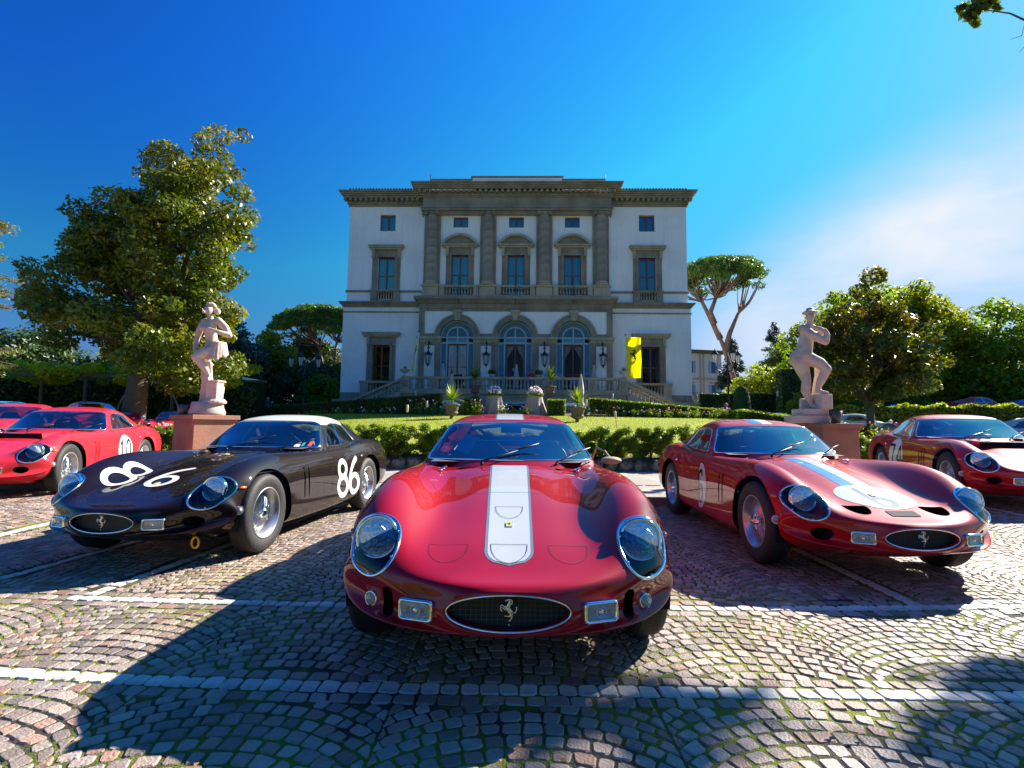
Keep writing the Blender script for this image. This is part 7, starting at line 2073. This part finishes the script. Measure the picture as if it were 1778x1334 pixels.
# --- people
M_skin = mat('skin', (.42, .24, .17), .6)
def person(label, x, y, z, rz, h, shirt, trousers, hairc, arms='hang', sit=False):
    t = thing('person', label, 'person', (x, y, z), rz); s = h / 1.75
    def V3(a, b_, c): return (a * s, b_ * s, c * s)
    b = MB(); b.ball(V3(0, -.01, 1.64), .105 * s, 12, 10, (.85, 1, 1.15)); b.ball(V3(0, -.115, 1.63), .018 * s, 6, 5, (1, 1.2, 1.5))
    for q in (-1, 1): b.ball(V3(q * .09, 0, 1.64), .022 * s, 6, 5, (.5, 1, 1.3))
    limb(b, [V3(0, 0, 1.56), V3(0, .01, 1.42)], [.055 * s, .065 * s]); limb(b, [V3(0, .01, 1.40), V3(0, 0, 1.0)], [.13 * s, .13 * s])
    cl = MB(); limb(cl, [V3(0, .01, 1.38), V3(0, .0, 1.2), V3(0, 0, 1.02)], [.155 * s, .165 * s, .165 * s], 14)
    for q in (-1, 1):
        sh_ = V3(q * .19, .01, 1.40)
        if arms == 'hang': el, wr = V3(q * .25, .03, 1.13), V3(q * .24, -.06, .90)
        elif arms == 'crossed': el, wr = V3(q * .26, -.02, 1.14), V3(-q * .06, -.20, 1.16)
        else: el, wr = V3(q * .27, -.03, 1.15), V3(q * .14, -.28, 1.20)
        limb(cl, [(0, .01 * s, 1.38 * s), sh_], [.09 * s, .075 * s]); limb(cl, [sh_, el], [.075 * s, .055 * s])
        if arms != 'crossed' or True: limb(b, [el, wr], [.043 * s, .030 * s])
        if arms == 'hang' or arms == 'front': limb(cl, [el, tuple(a + (c - a) * .85 for a, c in zip(el, wr))], [.052 * s, .042 * s])
        d = Vector(wr) - Vector(el); hand(b, wr, d, .17 * s, .4)
        hp, kn, an = V3(q * .09, 0, .95), V3(q * .10, -.02, .50), V3(q * .10, .02, .09)
        limb(b, [hp, kn, an], [.10 * s, .06 * s, .04 * s])
    remeshed('body', b, M_skin, t, .016 if h > 1 else .02, 2)
    remeshed('shirt', cl, mat('shirt_' + '_'.join('%02d' % int(c * 99) for c in shirt), shirt, .8), t, .02, 3)
    tr = MB(); limb(tr, [V3(-.05, 0, 1.0), V3(.05, 0, 1.0)], [.155 * s, .155 * s])
    for q in (-1, 1): limb(tr, [V3(q * .09, 0, .95), V3(q * .10, -.02, .50), V3(q * .10, .02, .10)], [.12 * s, .085 * s, .065 * s])
    remeshed('trousers', tr, mat('trousers_' + '_'.join('%02d' % int(c * 99) for c in trousers), trousers, .8), t, .02, 2)
    hr = MB(); hr.ball(V3(0, .015, 1.68), .108 * s, 12, 8, (.9, 1.02, .95)); hr.build('hair', mat('hair_' + '_'.join('%02d' % int(c * 99) for c in hairc), hairc, .8), t, smooth=True)
    for q in (-1, 1): MB().ball(V3(q * .10, -.05, .045), .05 * s, 8, 6, (.9, 2.2, .8)).build('shoe', M_black, t, smooth=True)
    return t
TZ = 3.36
person('person in a dark blue shirt with folded arms on the terrace', .12, 36.8, TZ, .3, 1.78, (.04, .05, .14), (.03, .03, .05), (.45, .43, .40), 'crossed')
person('person in a red jacket on the terrace, right of the middle door', 1.35, 36.7, TZ, -.6, 1.70, (.55, .02, .03), (.10, .12, .20), (.03, .02, .015), 'front')
person('person in black in front of the left arched window', -3.95, 37.4, TZ, .5, 1.62, (.015, .012, .012), (.02, .02, .02), (.20, .09, .04), 'front')
person('person in a bright blue shirt mostly hidden by the balustrade, right door', 4.3, 36.4, TZ - .42, .2, 1.6, (.03, .22, .75), (.05, .05, .06), (.04, .03, .02), 'front')
person('person in a bright red jacket beside the right lamp post', 13.15, 32, .86, 1.2, 1.76, (.72, .02, .03), (.02, .02, .03), (.25, .20, .17), 'front')
person('person in dark navy clothes bending beyond the left hedge', -15.55, 33.2, 1.05, .8, 1.72, (.015, .02, .07), (.01, .01, .02), (.03, .02, .015), 'front')
# ------------------------------------------------------------------ garden furnishing
M_terra = mat('weathered_terracotta', (0.20, 0.135, 0.095), 0.85, tint=(0.11, 0.085, 0.065), tint_scale=6, tint_lo=.45, tint_hi=.62, var=.15, vscale=9, bump=.4, bscale=30)
M_yucca = leafmat('yucca_leaf', (0.16, 0.22, 0.03), tr=.4, amt=.35)
M_cloth = mat('taupe_cloth', (0.42, 0.34, 0.30), 0.75, transl=.15, var=.04)
M_canvas = mat('folded_canvas', (0.55, 0.48, 0.42), 0.85, transl=.1, var=.06)
def spiky(parent, h, n, L_, seed, z0, m=M_yucca, trunk=.0, name='leaves'):
    r = random.Random(seed); V, F, T = [], [], []
    for i in range(n):
        a = r.uniform(0, 6.28); e = r.uniform(-.05, 1.45); l = L_ * r.uniform(.7, 1.1); w = .020 * r.uniform(.8, 1.3)
        o = len(V); tn = r.random()
        for k in range(5):
            t = k / 4; rr = l * t * math.cos(e) ; zz = l * t * math.sin(e) - l * .20 * t * t * math.cos(e)
            ww = w * (1 - t ** 2) + .002; c = (rr * math.cos(a), rr * math.sin(a), z0 + trunk + zz)
            V += [(c[0] - ww * math.sin(a), c[1] + ww * math.cos(a), c[2]), (c[0] + ww * math.sin(a), c[1] - ww * math.cos(a), c[2])]
        for k in range(4): F.append((o + 2 * k, o + 2 * k + 1, o + 2 * k + 3, o + 2 * k + 2)); T.append(tn)
    if trunk: MB().tube([(0, 0, z0 - .05), (0, 0, z0 + trunk)], .03, 6).build('stem', M_bark, parent)
    return np_mesh(name, V, F, m, parent, attr=T)
def urn_mesh(s=1.0): return [(.17, 0), (.20, .02), (.20, .06), (.12, .08), (.09, .14), (.08, .19), (.12, .22), (.24, .27), (.29, .33), (.29, .38), (.25, .41), (.27, .44), (.31, .58), (.33, .66), (.38, .69), (.39, .73), (.34, .74), (.31, .70), (.0, .68)]
def urn(label, x, y, z, ped_h, s, leafL, nleaf, trunk, seed, name='planted_urn', grp=None):
    t = thing(name, label, 'urn', (x, y, z), 0, grp)
    b = MB(); b.box(-.26 * s, -.26 * s, 0, .26 * s, .26 * s, ped_h - .05); b.box(-.31 * s, -.31 * s, ped_h - .05, .31 * s, .31 * s, ped_h); b.build('stand', M_terra, t, bevel=.01)
    b = MB(); b.lathe([(r * s, h * s) for r, h in urn_mesh()], c=(0, 0, ped_h), n=24, cap=False); b.build('urn', M_terra, t, smooth=True)
    spiky(t, 0, nleaf, leafL, seed, ped_h + .68 * s, trunk=trunk)
    pf = [(.2 * s * math.cos(k), .2 * s * math.sin(k), ped_h + .72 * s, .12, .12, .06) for k in range(7)]
    V, F, T = leaves(pf, 900, .025, seed); np_mesh('underplanting', V, F, M_lf_box, t, attr=T)
    return t
G3 = 'large terracotta urns with spiky plants'
urn('low terracotta urn with a spiky plant above the left corner of the middle car roof', -2.87, 25, ground_z(-2.9, 25) - .42, .35, 1.05, .85, 110, .28, 201, grp=G3)
urn('low terracotta urn on a stand with spiky plant, right of the middle car roof', 3.02, 24, ground_z(3, 24) - .45, .35, 1.05, .85, 110, .28, 202, grp=G3)
urn('raised urn with a palm like plant left of the left draped table', -2.2, 31.0, 1.9, .88, .92, .95, 120, .50, 203, grp=G3)
urn('raised urn with a palm like plant right of the right draped table', 2.28, 31.0, 1.9, .88, .92, .95, 120, .50, 204, grp=G3)
# draped tables with flowers
for (x, lb) in ((-.97, 'left'), (1.27, 'right')):
    t = thing('draped_table', 'tall cocktail table under a taupe cloth tied at the waist, %s one' % lb, 'table', (x, 29, 1.60))
    n, K = 72, 14; v = []
    for k in range(K + 1):
        tt = k / K
        for i in range(n):
            a = 2 * math.pi * i / n; base = .44 + .28 * tt ** 1.3
            w = 1 + (.03 + .16 * tt) * math.sin(a * 9 + tt * .6) * (.2 + tt)
            v.append((base * w * math.cos(a), base * w * math.sin(a), 1.15 - 1.15 * tt))
    f = [(k * n + i, k * n + (i + 1) % n, (k + 1) * n + (i + 1) % n, (k + 1) * n + i) for k in range(K) for i in range(n)]; v.append((0, 0, 1.155)); f += [(len(v) - 1, i, (i + 1) % n) for i in range(n)]
    mesh_obj('cloth', v, f, M_cloth, t, smooth=True)
    fl = thing('flower_arrangement', 'dome of pink and white flowers on the %s draped table' % lb, 'flowers', (x, 29, 2.75))
    V, F, T = leaves([(.33 * math.cos(k), .33 * math.sin(k), .10, .18, .18, .1) for k in range(8)], 1200, .04, 210); np_mesh('greenery', V, F, M_lf_green, fl, attr=T)
    r = random.Random(int(x * 100))
    for nm, m, q in (('pink_blooms', mat('bloom_lilac', (.72, .38, .52), .6), 26), ('white_blooms', mat('bloom_white', (.8, .78, .72), .6), 44)):
        b = MB()
        for i in range(q):
            a = r.uniform(0, 6.28); e = math.asin(r.uniform(.12, 1)); b.ball((.40 * math.cos(a) * math.cos(e), .40 * math.sin(a) * math.cos(e), .10 + .44 * math.sin(e)), r.uniform(.05, .075), 7, 5)
        o = b.build(nm, m, fl, smooth=True); o['kind'] = 'stuff'
# closed parasols
def parasol(label, x, y, z, h, grp):
    t = thing('closed_parasol', label, 'parasol', (x, y, z), 0, grp); n, K = 20, 18; v = []
    for k in range(K + 1):
        q = k / K; r = .05 + .11 * math.sin(min(q * 1.5, 1) * math.pi / 2) * (1 - .28 * (q > .55) * math.sin((q - .55) / .45 * math.pi)) + (.04 if q > .9 else 0)
        for i in range(n):
            a = 2 * math.pi * i / n; w = 1 + .22 * math.sin(a * 7 + q * 3) * min(1, q * 3); v.append((r * w * math.cos(a), r * w * math.sin(a), h - q * (h * .82)))
    f = [(k * n + i, k * n + (i + 1) % n, (k + 1) * n + (i + 1) % n, (k + 1) * n + i) for k in range(K) for i in range(n)]
    mesh_obj('canvas', v, f, M_canvas, t, smooth=True); MB().tube([(0, 0, 0), (0, 0, h + .06)], .025, 6).build('pole', M_iron, t); MB().ball((0, 0, h + .08), .045, 8, 6).build('finial', M_iron, t)
    b = MB(); b.tube([(.15 * math.cos(a), .15 * math.sin(a), h * .42) for a in np.linspace(0, 6.28, 13)[:-1]], .02, 5, closed=True); b.build('strap', M_canvas, t)
    return t
G4 = 'closed parasols'
parasol('closed beige parasol standing on the lawn terrace, left of the left urn', -3.66, 31.5, 1.95, 2.28, G4)
parasol('closed beige parasol standing on the lawn terrace, right of the right urn', 4.18, 31.5, 1.95, 2.32, G4)
parasol('closed beige parasol on the terrace before the left arched window', -4.85, 36.3, TZ, 2.05, G4)
parasol('closed beige parasol on the terrace before the middle door', .30, 36.4, TZ, 2.05, G4)
parasol('closed beige parasol on the terrace right of the right arched door', 5.72, 36.2, TZ, 2.05, G4)
# low white covered benches and rope swags by the hedge
for (x0, x1, lb) in ((-6.9, -3.2, 'left of the left parasol'), (3.1, 4.0, 'between the right urn and the right parasol'), (4.9, 7.2, 'right of the right parasol')):
    t = thing('low_table', 'long low table under a white cloth, ' + lb, 'table', ((x0 + x1) / 2, 31.0, 1.9)); h = (x1 - x0) / 2; n = 30
    v = []
    for i in range(n + 1):
        x = -h + 2 * h * i / n; sg = .025 * math.sin(i * .9)
        v += [(x, -.25, .56 + sg), (x, .25, .60), (x, -.27, .42 + sg * 1.5)]
    f = [(3 * i, 3 * i + 3, 3 * i + 4, 3 * i + 1) for i in range(n)] + [(3 * i + 2, 3 * i + 5, 3 * i + 3, 3 * i) for i in range(n)]
    mesh_obj('cloth', v, f, mat('white_cloth', (.75, .76, .78), .8), t, smooth=True)
    for q in (-h + .1, h - .1): MB().tube([(q, 0, 0), (q, 0, .55)], .03, 5).build('leg', M_iron, t)
# garden torches
TOR = [(-4.40, 22, 1.93, 'nearest the middle car on its left side'), (-3.95, 24.3, 2.22, 'second from the middle car on its left side'), (-5.55, 30, 3.06, 'in front of the terrace wall, left'), (4.32, 21.5, 1.75, 'leaning, nearest the middle car on its right side'), (5.62, 29, 2.95, 'in front of the terrace wall, right'), (10.45, 30, 3.0, 'at the right corner of the villa'), (3.72, 26, 2.45, 'between the right parasol and right urn'), (-12.95, 21.8, 2.6, 'left, above the red and black coupe'), (-12.1, 21.8, 2.6, 'second, above the red and black coupe'), (14.8, 29, 3.2, 'behind the pale green cars'), (12.4, 22, 2.2, 'left of the right statue base')]
for (x, y, zt, lb) in TOR:
    zg = ground_z(x, y); t = thing('garden_torch', 'garden torch with a pale bamboo head, ' + lb, 'torch', (x, y, zg), 0, 'garden torches')
    if 'leaning' in lb: t.rotation_euler = (0, -.10, 0)
    h = zt - zg
    MB().tube([(0, 0, 0), (0, 0, h - .30)], .009, 5).build('stake', M_iron, t)
    MB().lathe([(.025, h - .32), (.045, h - .28), (.05, h - .02), (.03, h)], n=10).build('torch_head', mat('bamboo', (.62, .52, .38), .7), t, smooth=True)
    MB().lathe([(.012, h), (.012, h + .03)], n=6).build('wick', M_iron, t)
# lamp posts
def lamp_post(label, x, y, z, h):
    t = thing('lamp_post', label, 'lamp post', (x, y, z), 0, 'three armed lamp posts')
    b = MB(); b.lathe([(.22, 0), (.24, .1), (.16, .2), (.13, .7), (.09, .8), (.06, .9), (.05, h - 1.2), (.09, h - 1.15), (.05, h - 1.05), (.035, h - .3), (.05, h - .25)], n=12)
    b.build('post', M_iron, t, smooth=True)
    for k, (dx, dy) in enumerate(((-.85, -.1), (0.02, -.75), (.75, .25))):
        a = MB(); a.tube([(0, 0, h - 1.1), (dx * .4, dy * .4, h - 1.3), (dx * .85, dy * .85, h - 1.15), (dx, dy, h - .78)], .03, 6); a.tube([(0, 0, h - .8), (dx * .45, dy * .45, h - .7), (dx * .7, dy * .7, h - .95)], .02, 5)
        a.build('arm', M_iron, t, smooth=True)
        l = MB(); l.lathe([(.03, -.78), (.10, -.74), (.06, -.70)], c=(dx, dy, h), n=8); l.lathe([(.23, -.20), (.25, -.16), (.12, -.02), (.09, .05), (.04, .08), (.02, .2)], c=(dx, dy, h), n=6)
        for q in range(6): l.tube([(dx + .09 * math.cos(q * 1.047), dy + .09 * math.sin(q * 1.047), h - .70), (dx + .20 * math.cos(q * 1.047), dy + .20 * math.sin(q * 1.047), h - .2)], .012, 4)
        ln = l.build('lantern', M_iron, t)
        MB().lathe([(.085, -.70), (.19, -.2)], c=(dx, dy, h), n=6).build('glass', mat('opal_glass', (.62, .62, .60), .3, transl=.4), ln)
lamp_post('tall black lamp post with three lanterns right of the villa', 13.75, 33, .95, 5.0)
lamp_post('tall black lamp post with three lanterns left of the villa', -13.2, 33, 1.0, 4.4)
# yellow flags on the terrace
M_flag = mat('flag_yellow', (.95, .78, .002), .7, transl=.5)
def flag(label, x, y, z0, z1, w, h, rz, lean=0.0, seed=0):
    t = thing('flag', label, 'flag', (x, y, z0), 0, 'yellow flags with a black horse')
    MB().tube([(0, 0, 0), (lean, 0, z1 - z0)], .03, 7).build('pole', mat('flag_pole', (.6, .6, .62), .3, metal=.6), t); MB().ball((lean, 0, z1 - z0 + .04), .06, 8, 6).build('finial', M_iron, t)
    nx, nz = 16, 34; v = []
    cs, sn = math.cos(rz), math.sin(rz)
    def P(a, b_):
        u = w * a * (1 - .10 * b_); d = .06 * math.sin(a * 8 + b_ * 4 + seed) * (.3 + a) + .035 * math.sin(b_ * 11 + a * 5)
        zz = z1 - z0 - .12 - h * b_ - .07 * a * math.sin(b_ * 3); lx = lean * (zz / (z1 - z0))
        return (lx + .04 + u * cs - d * sn, u * sn + d * cs, zz)
    v = [P(i / nx, j / nz) for j in range(nz + 1) for i in range(nx + 1)]
    cl = mesh_obj('flag_cloth', v, [(j * (nx + 1) + i, j * (nx + 1) + i + 1, (j + 1) * (nx + 1) + i + 1, (j + 1) * (nx + 1) + i) for j in range(nz) for i in range(nx)], M_flag, t, smooth=True)
    hm = horse_mesh('flag_horse', .95, .05, M_black_p)
    for vtx in hm.vertices:
        a = .52 + vtx.co.x / w; b_ = .47 - vtx.co.z / h; q = P(min(max(a, 0), 1), min(max(b_, 0), 1)); oy = vtx.co.y
        vtx.co = (q[0] + sn * .0 + (-sn) * (-.0), q[1] - .03 + oy * .4, q[2])
    o = bpy.data.objects.new('flag_horse', hm); col.objects.link(o); o.parent = cl
    return t
flag('yellow flag with a black prancing horse at the right end of the terrace', 7.62, 34.55, 4.3, 7.22, 1.02, 2.72, .05, lean=-.05)
flag('yellow flag seen almost edge on at the left end of the terrace', -6.62, 34.9, 4.3, 7.35, .95, 2.5, 1.92, lean=.30, seed=2)
# pots on the balustrade
M_palestone = mat('pale_pot', (.50, .46, .40), .8, var=.1)
for (x, lb, s, lf) in ((-7.2, 'shallow stone bowl with dark leaves on the left corner of the balustrade', 1.0, 1), (7.42, 'shallow stone bowl with a spiky plant on the right corner of the balustrade', 1.0, 2), (-1.42, 'small white pot with pink geranium on the balustrade, left of middle door', .8, 0), (1.90, 'small white pot of green leaves on the balustrade, right of middle door', .8, 0)):
    y = 38 - 3.4 - (x * .024) if s == 1 else 38 - 1.3
    z = 4.34 if s == 1 else 4.42
    t = thing('planted_pot', lb, 'pot', (x, y, z if s == 1 else TZ), 0, 'pots along the terrace')
    if s == 1:
        MB().lathe([(.16, 0), (.16, .05), (.05, .10), (.05, .18), (.20, .26), (.36, .42), (.38, .46), (.30, .44), (0, .42)], n=18, cap=False).build('bowl', M_palestone, t, smooth=True)
        spiky(t, 0, 40, .42 if lf == 2 else .34, 300 + lf, .42, m=M_lf_green if lf == 2 else M_lf_dark)
    else:
        MB().box(-.2, -.2, 0, .2, .2, 1.0).build('stand', M_stone2, t)
        MB().lathe([(.12, 1.0), (.10, 1.08), (.20, 1.22), (.24, 1.34), (.20, 1.34), (0, 1.30)], n=16, cap=False).build('pot', M_palestone, t, smooth=True)
        V, F, T = leaves([(.12 * math.cos(k), .12 * math.sin(k), 1.52, .18, .18, .18) for k in range(5)], 900, .045, 310); np_mesh('leaves', V, F, M_lf_green, t, attr=T)
        if x < 0:
            b = MB(); r = random.Random(3)
            for k in range(14): b.ball((r.uniform(-.25, .25), r.uniform(-.25, .1), r.uniform(1.5, 1.75)), .035, 6, 4)
            b.build('blooms', mat('bloom_pink', (.75, .12, .18), .6), t)
# trees added out of view behind the camera, to give the cars reflections
bush_tree('unseen tree added behind the photographer for reflections, left', -9, -13, 8.0, 3.6, 1.5, M_lf_green, 5000, .26, 401, group='trees added behind the photographer')
bush_tree('unseen tree added behind the photographer for reflections, right', 5, -16, 9.0, 4.2, 1.5, M_lf_dark, 5000, .28, 402, group='trees added behind the photographer')
